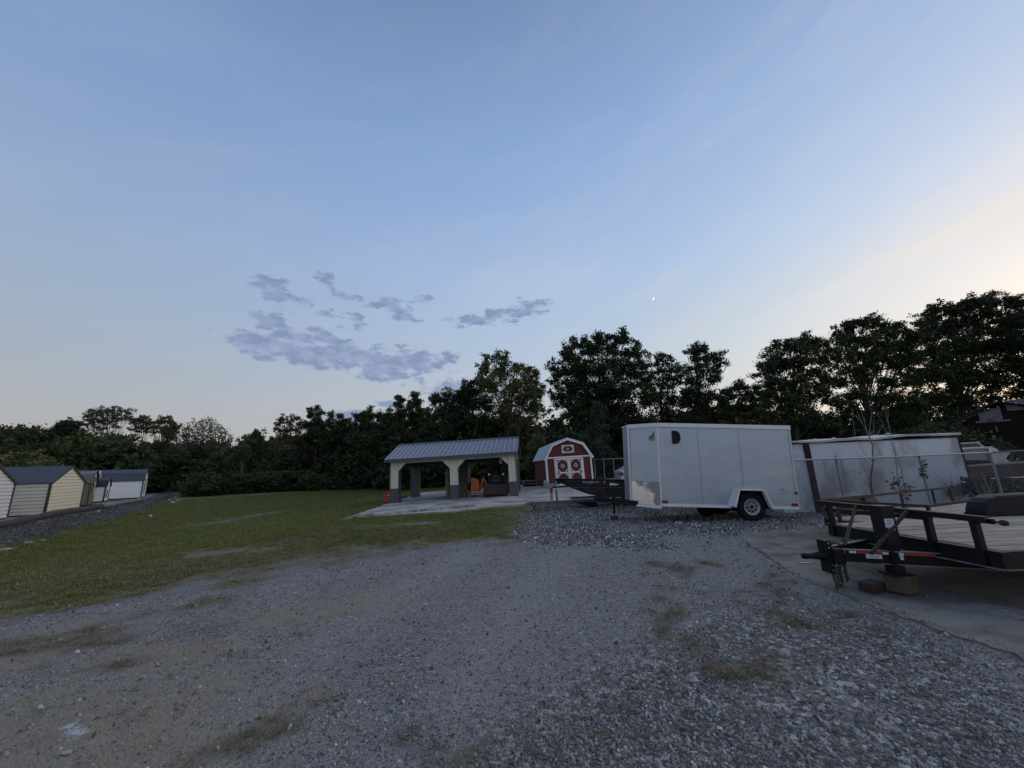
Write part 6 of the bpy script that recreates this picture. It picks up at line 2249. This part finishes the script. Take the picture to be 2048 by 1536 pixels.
M_navyd = mat('dark_navy_roof_steep', (.022, .026, .038), .5, .1, .1)
def near(u, v, y):
    q_ = at_y(u, v, y)
    return q_
def gang(A_, B_):
    return math.atan2(B_.y - A_.y, B_.x - A_.x)
# the row faces the lane: gables look to the right
A1, B1 = near(88, 1031, 22.4), near(157, 1020, 25.2)
g1 = gang(A1, B1)
# local +y must run back along the side wall: rotate so that +y = left of the gable direction
sh2 = shed('metal_shed', 'cream metal-sided shed with navy roof and bronze trim, second from the left', 'shed', A1, g1, (B1 - A1).to_2d().length, 5.0, 1.88, 2.75, M_creams, M_creamm, M_navy, M_bron, board=.185, loc_z=A1.z - .04)
B0 = near(12, 1038, 20.6)
dg = Vector((math.cos(g1), math.sin(g1)))
A0 = Vector((B0.x - dg.x * 3.1, B0.y - dg.y * 3.1, B0.z))
sh1 = shed('metal_shed', 'pale grey metal-sided shed with dark trim, cut off by the left edge of the picture', 'shed', A0, g1, 3.1, 5.0, 1.88, 2.85, M_greyw, M_greyw, M_navy, M_bron, board=.185, loc_z=B0.z - .04)
A3, B3 = near(173, 1013, 31), near(187, 1009, 33.6)
sh3 = shed('lofted_shed', 'olive lofted shed with taupe roof and small cream window, third in the row', 'shed', A3, gang(A3, B3), 2.9, 4.2, 1.85, 2.72, M_olive, M_olive, M_taupe, M_bron, gambrel=True, loc_z=A3.z)
MB().box2((1.25, -.06, .95), (1.75, -.001, 1.75)).build('window', M_glass, sh3)
for (a_, b_) in (((1.2, .9), (1.28, 1.8)), ((1.72, .9), (1.8, 1.8)), ((1.28, .9), (1.72, .98)), ((1.28, 1.72), (1.72, 1.8)), ((1.47, .98), (1.53, 1.72))):
    MB().box2((a_[0], -.07, a_[1]), (b_[0], -.061, b_[1])).build('window_frame', M_cream, sh3)
MB().prism([(1.3, 2.25), (1.6, 2.25), (1.45, 2.55)], -.05, -.001).build('gable_vent', M_whitew, sh3)
A4, B4 = near(206, 1005, 33.5), near(216, 1002, 35.3)
sh4 = shed('playhouse_shed', 'smallest white shed with dark roof, before the long white barn', 'shed', A4, gang(A4, B4), 1.9, 3.0, 1.38, 1.98, M_whitew, M_whitew, M_navyd, M_bron, gambrel=True, loc_z=A4.z)
MB().box2((.75, -.05, .35), (1.0, -.001, 1.0)).build('door_slot', M_bron, sh4)
A6 = near(207, 1002, 38.0)
sh6 = shed('gabled_shed', 'white-gabled shed whose lilac roof just shows behind the olive one', 'shed', (A6.x - 1.2, A6.y), gang(A4, B4), 2.4, 3.6, 1.9, 2.85, M_whitew, M_whitew, M_taupe, M_whitew, loc_z=A6.z)
A5, B5 = near(281, 997, 42), near(290, 995, 44.4)
sh5 = shed('lofted_shed', 'long white lofted barn with navy roof at the far end of the row', 'shed', A5, gang(A5, B5), 2.7, 4.05, 1.90, 3.0, M_whitew, M_whitew, M_navy, M_bron, gambrel=True, loc_z=A5.z)
MB().box2((-.045, 3.25, 1.0), (-.012, 3.75, 1.75)).build('window', M_glass, sh5)
for (a_, b_) in (((3.2, .95), (3.28, 1.8)), ((3.72, .95), (3.8, 1.8)), ((3.28, .95), (3.72, 1.02)), ((3.28, 1.73), (3.72, 1.8)), ((3.47, 1.02), (3.53, 1.73)), ((3.28, 1.35), (3.72, 1.40))):
    MB().box2((-.06, a_[0], a_[1]), (-.046, b_[0], b_[1])).build('window_frame', M_bron, sh5)
MB().box2((0, -.04, 1.86), (2.7, -.001, 1.96)).build('trim', M_bron, sh5)
MB().box2((1.1, -.04, .55), (1.35, -.001, 1.7)).build('door_slot', M_bron, sh5)

# erosion socks along the pad edge
M_sockd = mat('dark_erosion_sock', (.055, .048, .045), .95, 0, .4, 3)
M_sockl = mat('pale_erosion_sock', (.20, .185, .165), .95, 0, .3, 3)
r = np.random.default_rng(17)
def sock(name, label, pxs, rad, m):
    pts_ = []
    base_ = None
    for (u, v) in pxs:
        q_ = at_z(u, v, -.25)
        q_.z = H(q_.x, q_.y) + rad * .8
        pts_.append(q_)
    fine = []
    for a, b in zip(pts_[:-1], pts_[1:]):
        for k_ in range(6):
            fine.append(a.lerp(b, k_ / 6) + Vector((r.normal(0, .03), r.normal(0, .03), r.normal(0, .015))))
    fine.append(pts_[-1])
    o_ = MB().tube(fine, [rad * r.uniform(.85, 1.15) for _ in fine], 10).build(name, m, smooth=True)
    return tag(o_, label, 'erosion sock', 'erosion socks along the edge of the gravel pad')
sock('erosion_sock', 'long dark erosion sock lying along the pad edge below the cream shed', ((-420, 1150), (-200, 1102), (0, 1060), (105, 1036), (200, 1018)), .17, M_sockd)
sock('erosion_sock', 'pale straw-coloured erosion sock lying before the white barn', ((204, 1017), (225, 1012), (240, 1007), (262, 1003), (283, 998)), .16, M_sockl)

# pale rocks scattered at the toe of the bank
RK = []
import bmesh
def rock_obj(seed, s_):
    r_ = np.random.default_rng(seed)
    bm = bmesh.new()
    bmesh.ops.create_icosphere(bm, subdivisions=2, radius=.5)
    q_ = r_.normal(0, 1, (7, 3)); q_ /= np.linalg.norm(q_, axis=1)[:, None]
    for v in bm.verts:
        c = np.array(v.co)
        for n_ in q_:
            d_ = c @ n_
            if d_ > .3:
                c = c - n_ * (d_ - .3)
        v.co = c * np.array([1.2, .8, .55])
    me = bpy.data.meshes.new('rock'); bm.to_mesh(me); bm.free(); me.materials.append(M_rock)
    return me
rm_ = [rock_obj(900 + k, 1) for k in range(4)]
ROCKS = [(58, 1090, .42, 'largest pale rock at the near foot of the dark bank'), (85, 1084, .30, 'flat pale rock right of the largest one at the foot of the bank'), (30, 1098, .25, 'small pale rock left of the largest one at the foot of the bank'),
         (8, 1104, .35, 'pale rock at the left edge of the picture below the bank'), (300, 1034, .40, 'lone flat pale rock on the lower edge of the bank'), (346, 1006, .45, 'biggest rock of the little heap at the far end of the bank'),
         (356, 1002, .35, 'right-hand rock of the little heap at the far end of the bank'), (338, 1001, .32, 'left-hand rock of the little heap at the far end of the bank'), (350, 996, .30, 'rearmost rock of the little heap at the far end of the bank'),
         (362, 1005, .25, 'smallest rock of the heap at the far end of the bank'), (82, 1045, .25, 'small pale rock on the bank below the cream shed'), (197, 1023, .22, 'small pale rock beside the joint of the two erosion socks')]
for k, (u, v, s_, lab) in enumerate(ROCKS):
    q_ = hit(u, v)
    o_ = bpy.data.objects.new('rock', rm_[k % 4])
    COL.objects.link(o_)
    o_.location = (q_.x, q_.y, q_.z + s_ * .1)
    o_.scale = (s_, s_, s_)
    o_.rotation_euler = (0, 0, k * 1.3)
    tag(o_, lab, 'rock', 'pale rocks along the bank')
q_ = hit(133, 1508); 
o_ = bpy.data.objects.new('stone_chip', rm_[1]); COL.objects.link(o_); o_.location = (q_.x, q_.y, q_.z + .008); o_.scale = (.07, .05, .03)
tag(o_, 'flat white stone chip below the pale patch in the left foreground', 'stone')
# fallen broken edge of the slab
for k, (u, v, s_) in enumerate(((700, 1036, .5), (722, 1034, .4), (688, 1038, .35), (745, 1034, .3), (900, 1025, .22))):
    q_ = hit(u, v)
    o_ = bpy.data.objects.new('rubble_piece', rm_[k % 4]); COL.objects.link(o_)
    o_.location = (q_.x, q_.y, q_.z + .02); o_.scale = (s_, s_ * .8, .22 * s_); o_.rotation_euler = (0, 0, k * 2.1)
    tag(o_, ('broken concrete lump at the near left corner of the slab', 'second lump from the corner along the slab edge', 'outermost lump at the pointed corner of the slab', 'flat broken piece third along the slab edge', 'small lump lying off the middle of the slab edge')[k], 'rubble', 'broken concrete along the slab')

# ------------------------------------------------------------------ black flatbed trailer, right foreground
def planks_mat():
    m = bpy.data.materials.new('weathered_deck_wood')
    m.use_nodes = True
    t_ = m.node_tree
    b = t_.nodes['Principled BSDF']
    b.inputs['Roughness'].default_value = .85
    tcn = N(t_, 'ShaderNodeTexCoord')
    oi = N(t_, 'ShaderNodeObjectInfo')
    ad = N(t_, 'ShaderNodeVectorMath', operation='ADD')
    t_.links.new(tcn.outputs['Object'], ad.inputs[0])
    sc = N(t_, 'ShaderNodeVectorMath', operation='SCALE')
    cb_ = N(t_, 'ShaderNodeCombineXYZ')
    for i in range(3):
        t_.links.new(oi.outputs['Random'], cb_.inputs[i])
    t_.links.new(cb_.outputs[0], sc.inputs[0])
    sc.inputs['Scale'].default_value = 37
    t_.links.new(sc.outputs[0], ad.inputs[1])
    mp_ = N(t_, 'ShaderNodeMapping')
    mp_.inputs['Scale'].default_value = (1.2, 26, 26)
    t_.links.new(ad.outputs[0], mp_.inputs[0])
    n1 = noise_n(t_, mp_.outputs[0], 1.6, 6, .65)
    n2 = noise_n(t_, ad.outputs[0], 1.6, 4, .6)
    c = mixc(t_, smooth_n(t_, n1, .3, .7), (.12, .10, .08), (.48, .43, .365))
    c = mixc(t_, smooth_n(t_, n2, .52, .72), c, (.27, .22, .165))
    h = N(t_, 'ShaderNodeHueSaturation')
    t_.links.new(c, h.inputs['Color'])
    t_.links.new(math_n(t_, 'MULTIPLY_ADD', oi.outputs['Random'], .35, .80), h.inputs['Value'])
    t_.links.new(h.outputs[0], b.inputs['Base Color'])
    bn = N(t_, 'ShaderNodeBump')
    bn.inputs['Strength'].default_value = .5
    bn.inputs['Distance'].default_value = .01
    t_.links.new(n1, bn.inputs['Height'])
    t_.links.new(bn.outputs[0], b.inputs['Normal'])
    return m
M_deck = planks_mat()
FA = Vector((4.80, 6.30, 0)); NA = Vector((4.92, 4.22, 0))           # far and near front corners of the bed
fl = thing('flatbed_trailer', 'black flatbed trailer with grey plank deck and front rail, right foreground', 'trailer', (NA.x, NA.y, 0))
dxy = (FA - NA).to_2d()
fl.rotation_euler = (0, 0, math.atan2(dxy.y, dxy.x) - math.pi / 2)
FW = dxy.length
DZ = .60
LB = 4.9
M_sheen_edge = mat('worn_steel_edge_sky_sheen', (.17, .17, .175), .7, 0, .3, 9, (.05, .04, .035), (.5, .7), 7)  # pale grey paints in the sky's reflection along the flanges; dark patches are wear
# local: x runs back along the bed, y from near side to far side
MB().box2((0, 0, DZ - .155), (.055, FW, DZ - .01)).build('front_beam', M_black, fl)
MB().box2((-.02, -.02, DZ - .02), (.07, FW + .02, DZ + .01)).build('front_angle', M_black, fl)
MB().box2((-.035, 0, DZ - .165), (.0, FW, DZ - .155)).build('front_flange', M_sheen_edge, fl)
for y_, s_ in ((0, 1), (FW, -1)):
    MB().box2((.055, y_, DZ - .155), (LB, y_ + s_ * .05, DZ + .01)).build('side_beam', M_black, fl)
    MB().box2((.0, y_ - .02 * s_, DZ - .165), (LB, y_ + s_ * .05, DZ - .156)).build('side_flange', M_sheen_edge, fl)
npl = 11
pw_ = (FW - .12) / npl
for k in range(npl):
    y0_ = .06 + pw_ * k
    o_ = MB().box2((0, .003, -.02), (LB - .1, pw_ - .006, .018)).build('deck_plank', M_deck, fl)
    o_.location = (.075, y0_, DZ - .004 + .004 * ((k * 7) % 3))
for x_ in np.arange(.7, LB, .75):
    MB().box2((x_, .05, DZ - .12), (x_ + .05, FW - .05, DZ - .04)).build('cross_member', M_black, fl)
# front rail on posts
RZ = .95
MB().box2((-.05, .03, RZ - .06), (-.035, FW + .08, RZ)).build('rail_face', M_black, fl)
MB().box2((-.035, .03, RZ - .012), (.035, FW + .08, RZ)).build('top_rail', M_black, fl)
for y_ in (.16, .62, 1.28, FW - .10):
    MB().box2((-.03, y_ - .03, DZ - .15), (.03, y_ + .03, RZ - .013)).build('rail_post', M_black, fl)
MB().tube([(.04, .5, RZ - .045), (.04, .02, RZ - .05)], .028, 10).build('pin_tube', M_black, fl)
pn = MB().tube([(.04, .04, RZ - .05), (.04, -.05, RZ - .052)], .011, 8).build('pin', M_rust, fl)
MB().lathe([(0, -.035), (.022, -.03), (.032, 0), (.022, .03), (0, .035)], (.04, -.06, RZ - .052), 'y', 12).build('pin_knob', M_rust, pn, smooth=True)
# tongue
inv = fl.matrix_basis
bpy.context.view_layer.update()
FM = fl.matrix_world.inverted()
def fla(x, y, z):
    return FM @ Vector((x, y, z))
cp = fla(3.86, 5.20, .42)
n_end, f_end = fla(5.45, 4.62, .40), fla(5.35, 5.95, .40)
def beam_c(p_, q_, nm):
    """channel beam: web with two flanges"""
    p_, q_ = Vector(p_), Vector(q_)
    d_ = (q_ - p_).normalized()
    sd = d_.cross(Vector((0, 0, 1))).normalized()
    mb_ = MB()
    mb_.beam(p_, q_, .012, .135)
    for s_ in (-1, 1):
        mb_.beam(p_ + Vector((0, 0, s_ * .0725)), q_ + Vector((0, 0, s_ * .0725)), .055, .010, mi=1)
    return mb_.build(nm, (M_black, M_sheen_edge), fl)
nb_ = beam_c(cp + Vector((.06, -.05, 0)), n_end, 'tongue_beam')
fb_ = beam_c(cp + Vector((.06, .05, 0)), f_end, 'tongue_beam')
# reflective tape and stickers on the near beam
pa, pb = cp + Vector((.06, -.05, 0)), n_end
d_ = (pb - pa); Lb = d_.length; d_.normalize()
sd = Vector((d_.y, -d_.x, 0)).normalized()
if sd.y > 0: sd = -sd
def on_beam(s0, s1, z0, z1, m, nm, k=0):
    o1 = .008 + .0015 * k
    a, b = pa + d_ * s0 + sd * o1, pa + d_ * s1 + sd * o1
    vs_ = [a + Vector((0, 0, z0)), b + Vector((0, 0, z0)), b + Vector((0, 0, z1)), a + Vector((0, 0, z1))]
    vs2 = [v_ - sd * .001 for v_ in vs_]
    return MB().add(vs_ + vs2, [(0, 1, 2, 3), (7, 6, 5, 4), (0, 4, 5, 1), (3, 2, 6, 7), (0, 3, 7, 4), (1, 5, 6, 2)]).build(nm, m, nb_)
for s0, s1, m in ((.06, .13, M_tape_white), (.17, .24, M_tape_white), (.24, .50, M_tape_red), (.50, .70, M_tape_white), (.70, 1.02, M_tape_red)):
    on_beam(s0, s1, .033, .062, m, 'reflective_tape')
st1 = on_beam(.33, .485, -.018, .030, M_paper, 'sticker', 1)
st2 = on_beam(.575, .69, -.018, .030, M_paper, 'sticker', 1)
M_ink = mat('faint_grey_print', (.16, .17, .20), .7)
for s0, s1, z in ((.35, .40, .018), (.42, .47, .014), (.35, .46, .004), (.36, .45, -.008), (.59, .67, .016), (.59, .68, .004), (.60, .66, -.008)):
    on_beam(s0, s1, z, z + .004, M_ink, 'sticker_print', 2.4)
# coupler: adjustable channel plate with pin-holes, cast coupler pointing ahead, chains
MB().box2((cp.x - .02, cp.y - .07, cp.z - .21), (cp.x + .045, cp.y + .07, cp.z + .17)).build('coupler_channel', M_black, fl)
mb = MB()
for z_ in (.14, .09, -.11, -.17):
    mb.lathe([(0, -.001), (.011, -.001), (.011, .0)], (cp.x + .012, cp.y - .0705, cp.z + z_), 'y', 10)
mb.build('bolt_holes', M_galv, fl)
MB().lathe([(0, -.30), (.030, -.295), (.036, -.25), (.032, -.2), (.045, -.10), (.06, -.02), (.06, .0), (0, 0)], (cp.x, cp.y, cp.z - .01), 'x', 14).build('coupler_head', M_black, fl, smooth=True)
MB().tube([(cp.x + .05, cp.y - .02, cp.z + .10), (cp.x + .10, cp.y - .06, cp.z + .145), (cp.x + .16, cp.y - .08, cp.z + .12), (cp.x + .15, cp.y - .07, cp.z + .06), (cp.x + .07, cp.y - .05, cp.z + .06)], .013, 6).build('breakaway_cable', M_rust, fl)
MB().box2((cp.x + .03, cp.y - .12, cp.z - .10), (cp.x + .17, cp.y - .03, cp.z + .08)).build('coupler_bracket', M_black, fl, bevel=.02)
M_chain = mat('grimy_chain', (.045, .042, .036), .7, .3, .4, 30)
def link(parent, c, a, s_=1.0):
    pts_ = [(0.012 * math.cos(t__) * s_, 0, .022 * math.sin(t__) * s_) for t__ in np.linspace(0, 2 * math.pi, 11)]
    ca, sa = math.cos(a), math.sin(a)
    o_ = MB().tube([(p_[0] * ca, p_[0] * sa, p_[2]) for p_ in pts_], .0055 * s_, 5, cap=False)
    o_ = o_.build('chain_link', M_chain, parent)
    o_.location = c
    return o_
l0 = link(fl, (cp.x + .05, cp.y - .1, cp.z - .15), 0, 1.1)
l1 = link(fl, (cp.x + .05, cp.y - .1, cp.z - .18), 1.57, 1.1)
r = np.random.default_rng(55)
for (ox, oy, n_) in ((.03, -.09, 8), (.06, -.11, 8), (.09, -.07, 6), (.14, -.10, 6), (.16, -.08, 5), (.02, -.06, 9)):
    for k in range(n_):
        share(l0 if k % 2 else l1, 'chain_link', fl, (cp.x + ox + r.normal(0, .006), cp.y + oy, cp.z - .12 - k * .032), (r.normal(0, .2), r.normal(0, .25), r.uniform(0, .6)))
# drop-leg jack
jb, jt = fla(4.50, 4.98, .235), fla(4.52, 5.02, .99)
MB().beam(jb, jt, .125, .125).build('drop_leg', M_black, fl)
js = MB().beam(jb.lerp(jt, .42), jt, .155, .155).build('jack_sleeve', M_black, fl)
MB().box((jt.x, jt.y, jt.z + .005), (.19, .19, .02)).build('jack_cap', M_black, js)
MB().box((jb.x, jb.y, jb.z), (.24, .22, .018)).build('jack_foot', M_black, fl)
c_ = jb.lerp(jt, .74)
MB().box2((c_.x - .07, c_.y - .081, c_.z - .035), (c_.x + .045, c_.y - .0785, c_.z + .065)).build('warning_sticker', M_paper, js)
MB().add([(c_.x - .05, c_.y - .081, c_.z - .045), (c_.x + .045, c_.y - .081, c_.z - .05), (c_.x + .055, c_.y - .081, c_.z - .13)], [(0, 2, 1)]).build('warning_sticker', M_paper, js)
for k in range(4):
    MB().box2((c_.x - .055, c_.y - .083, c_.z + .045 - k * .018), (c_.x + .03 - .01 * (k % 2), c_.y - .0815, c_.z + .050 - k * .018)).build('sticker_print', M_ink, js)
# braces
M_brace = mat('grimy_brace_steel', (.032, .024, .021), .6, 0, .3, 9, spec=.3)
MB().tube([fla(4.20, 5.30, .49), fla(4.78, 5.68, .93)], .020, 8).build('brace', M_brace, fl)
MB().tube([fla(4.15, 4.86, .49), fla(4.80, 4.98, .93)], .020, 8).build('brace', M_brace, fl)
# far-side fender
fx = [(2.62, 0), (2.64, .12), (2.70, .22), (2.80, .29), (2.95, .33), (4.3, .35), (4.6, .33), (4.75, .14), (4.78, 0)]
mb = MB()
fp = [(x_, z_ + DZ) for x_, z_ in fx]
mb.prism(fp, FW - .02, FW + .26)
M_fend = mat('blue_black_fender', (.009, .011, .016), .6, 0, .2, 2, spec=.18)
mb.build('fender', M_fend, fl, bevel=.03)
mb = MB().prism(fp, -.26, -.0)
# (the near fender lies outside the picture, beside the rear half of the bed)
mb.v = [(v_[0] + .25, v_[1], v_[2] - .06) for v_ in mb.v]
mb.build('fender', M_fend, fl, bevel=.03)
for y_ in (FW + .12, -.14):
    for x_ in (3.05, 3.85):
        MB().lathe([(0, -.09), (.2, -.09), (.33, -.08), (.35, 0), (.33, .08), (.2, .09), (0, .09)], (x_ + (.25 if y_ < 0 else 0), y_, .35), 'y', 24).build('wheel', M_rubber, fl)
MB().box2((.30, -.012, DZ - .10), (.38, -.001, DZ - .05)).build('marker_lamp', M_amber, fl)
MB().beam((.3, .1, DZ - .12), (.3, FW - .1, DZ - .12), .06, .08).build('cross_member', M_black, fl)

# blocks under and beside the drop leg
M_lum = mat('yellowish_timber', (.085, .068, .040), .85, 0, .25, 6, stretch=(1, 1, 5))
M_lumd = mat('dark_brown_timber', (.05, .028, .020), .9, 0, .4, 6)
jwb = fl.matrix_world @ jb
t = tag(MB().box((0, 0, .108), (.25, .22, .196), rz=0).build('wood_block', M_lum, bevel=.012), 'yellowish timber block under the drop leg of the black flatbed trailer', 'wood block')
t.location = (jwb.x + .04, jwb.y + .02, .018); t.rotation_euler = (0, 0, R_(28))
p = at_z(1762, 1186, .02)
t = tag(MB().box((0, 0, .05), (.27, .17, .10), rz=0).build('wood_block', M_lumd, bevel=.008), 'dark brown timber offcut lying left of the yellowish block', 'wood block')
t.location = (p.x, p.y + .10, .019); t.rotation_euler = (0, 0, R_(24))
# litter and dead leaves
p = at_z(1610, 1126, .02)
t = tag(MB().box((0, 0, .004), (.16, .03, .006)).build('paper_scrap', M_white), 'thin white scrap lying under the coupler of the flatbed trailer', 'litter')
t.location = (p.x, p.y, .02)
p = hit(1765, 1322)
t = tag(MB().box((0, 0, .005), (.075, .02, .008)).build('wood_chip', mat('pinkish_wood', (.30, .16, .10), .8)), 'pinkish wood chip lying on the gravel in the right foreground', 'wood chip')
t.location = (p.x, p.y, p.z + .012); t.rotation_euler = (0, 0, .2)
# straw twig tuft in the left centre foreground
p = hit(632, 1402)
t = thing('straw_twig', 'pale dry straw stalks sticking up from a small tuft in the foreground', 'plant', p)
mb = MB()
for a_, h_, l_ in ((.3, .05, .13), (.9, .07, .10), (1.4, .10, .05), (2.4, .03, .09), (.1, .03, .10), (1.1, .12, .06), (3.3, .03, .12), (.6, .02, .14)):
    mb.tube([(0, 0, 0), (math.cos(a_) * l_ * .6, math.sin(a_) * l_ * .3, h_ * .8), (math.cos(a_) * l_, math.sin(a_) * l_ * .5, h_)], [.003, .0025, .0015], 4, cap=False)
mb.build('stalks', mat('pale_straw', (.36, .28, .16), .8), t)

# ------------------------------------------------------------------ rusty trailer behind the black one
rt = thing('utility_trailer', 'rusty-railed utility trailer with plank deck parked behind the black flatbed', 'trailer', (6.72, 6.62, 0))
P0 = Vector((6.72, 6.62)); P1 = Vector((6.12, 8.05))
dw = P1 - P0
rt.rotation_euler = (0, 0, math.atan2(dw.y, dw.x) - math.pi / 2)
RW, RL = dw.length, 5.2
RD, RR = .42, .80
M_rr = M_rust
for y_ in (0, RW):
    MB().box2((0, y_ - .02, RR - .045), (RL, y_ + .02, RR)).build('side_rail', M_rr, rt)
    MB().box2((0, y_ - .03, RD - .10), (RL, y_ + .03, RD)).build('side_beam', M_black, rt)
    for x_ in (.03, 1.45, 2.9, 4.3, RL - .03):
        MB().box2((x_ - .025, y_ - .02, RD), (x_ + .025, y_ + .02, RR - .046)).build('rail_post', M_rr if y_ else M_black, rt)
MB().box2((-.02, 0.021, RR - .045), (.02, RW - .021, RR)).build('front_rail', M_rr, rt)
MB().box2((-.02, 0.03, RD - .10), (.03, RW - .03, RD)).build('front_beam', M_black, rt)
MB().box2((-.015, .03, RD + .14), (.015, RW - .03, RD + .21)).build('mid_rail', M_black, rt)
for k in range(9):
    w_ = (RW - .08) / 9
    o_ = MB().box2((0, .004, -.018), (RL - .05, w_ - .006, .016)).build('deck_plank', M_deck, rt)
    o_.location = (.03, .04 + w_ * k, RD - .004 + .003 * (k % 2))
fp = [(.85 + .0, RD + .02), (.93, RD + .20), (1.05, RD + .31), (1.25, RD + .38), (1.75, RD + .38), (1.95, RD + .31), (2.08, RD + .18), (2.15, RD + .02)]
MB().prism(fp, RW + .03, RW + .28).build('fender', mat('brown_fender', (.055, .03, .024), .6, 0, .2, 3), rt, bevel=.02)
for y_ in (RW + .15, -.16):
    MB().lathe([(0, -.09), (.2, -.09), (.30, -.08), (.32, 0), (.30, .08), (.2, .09), (0, .09)], (1.5, y_, .32), 'y', 24).build('wheel', M_rubber, rt)
MB().prism([(.85, RD - .1), (2.15, RD - .1), (1.95, RD + .2), (1.05, RD + .2)], -.28, -.04).build('fender', mat('brown_fender', (0, 0, 0)), rt)
MB().beam((-1.1, RW / 2, .42), (.05, .15, .38), .06, .09).build('tongue_beam', M_rr, rt)
MB().beam((-1.1, RW / 2, .42), (.05, RW - .15, .38), .06, .09).build('tongue_beam', M_rr, rt)
MB().tube([(-.95, RW / 2, .0), (-.95, RW / 2, .7)], .03, 8).build('jack', M_rr, rt)

# ------------------------------------------------------------------ the young moon
mp0 = at_y(1305, 597, 1500)
cres = []
Rm = 1500 / FPX * 3.7
for a in np.linspace(-80, 80, 17):
    cres.append((Rm * math.cos(R_(a)), Rm * math.sin(R_(a))))
for a in np.linspace(80, -80, 17):
    cres.append((Rm * .42 * math.cos(R_(a)) , Rm * math.sin(R_(a))))
M_moon = bpy.data.materials.new('moonlight')
M_moon.use_nodes = True
_b = M_moon.node_tree.nodes['Principled BSDF']
_b.inputs['Base Color'].default_value = (.0, .0, .0, 1)
_b.inputs['Emission Color'].default_value = (1, .98, .93, 1)
_b.inputs['Emission Strength'].default_value = 1.1
mo = MB().prism(cres, -2, 2).build('moon', M_moon)
mo.location = mp0
mo.rotation_euler = (R_(-15), R_(25), -math.atan2(mp0.x, mp0.y))
tag(mo, 'thin bright crescent of the young moon in the sky above the trees', 'moon')
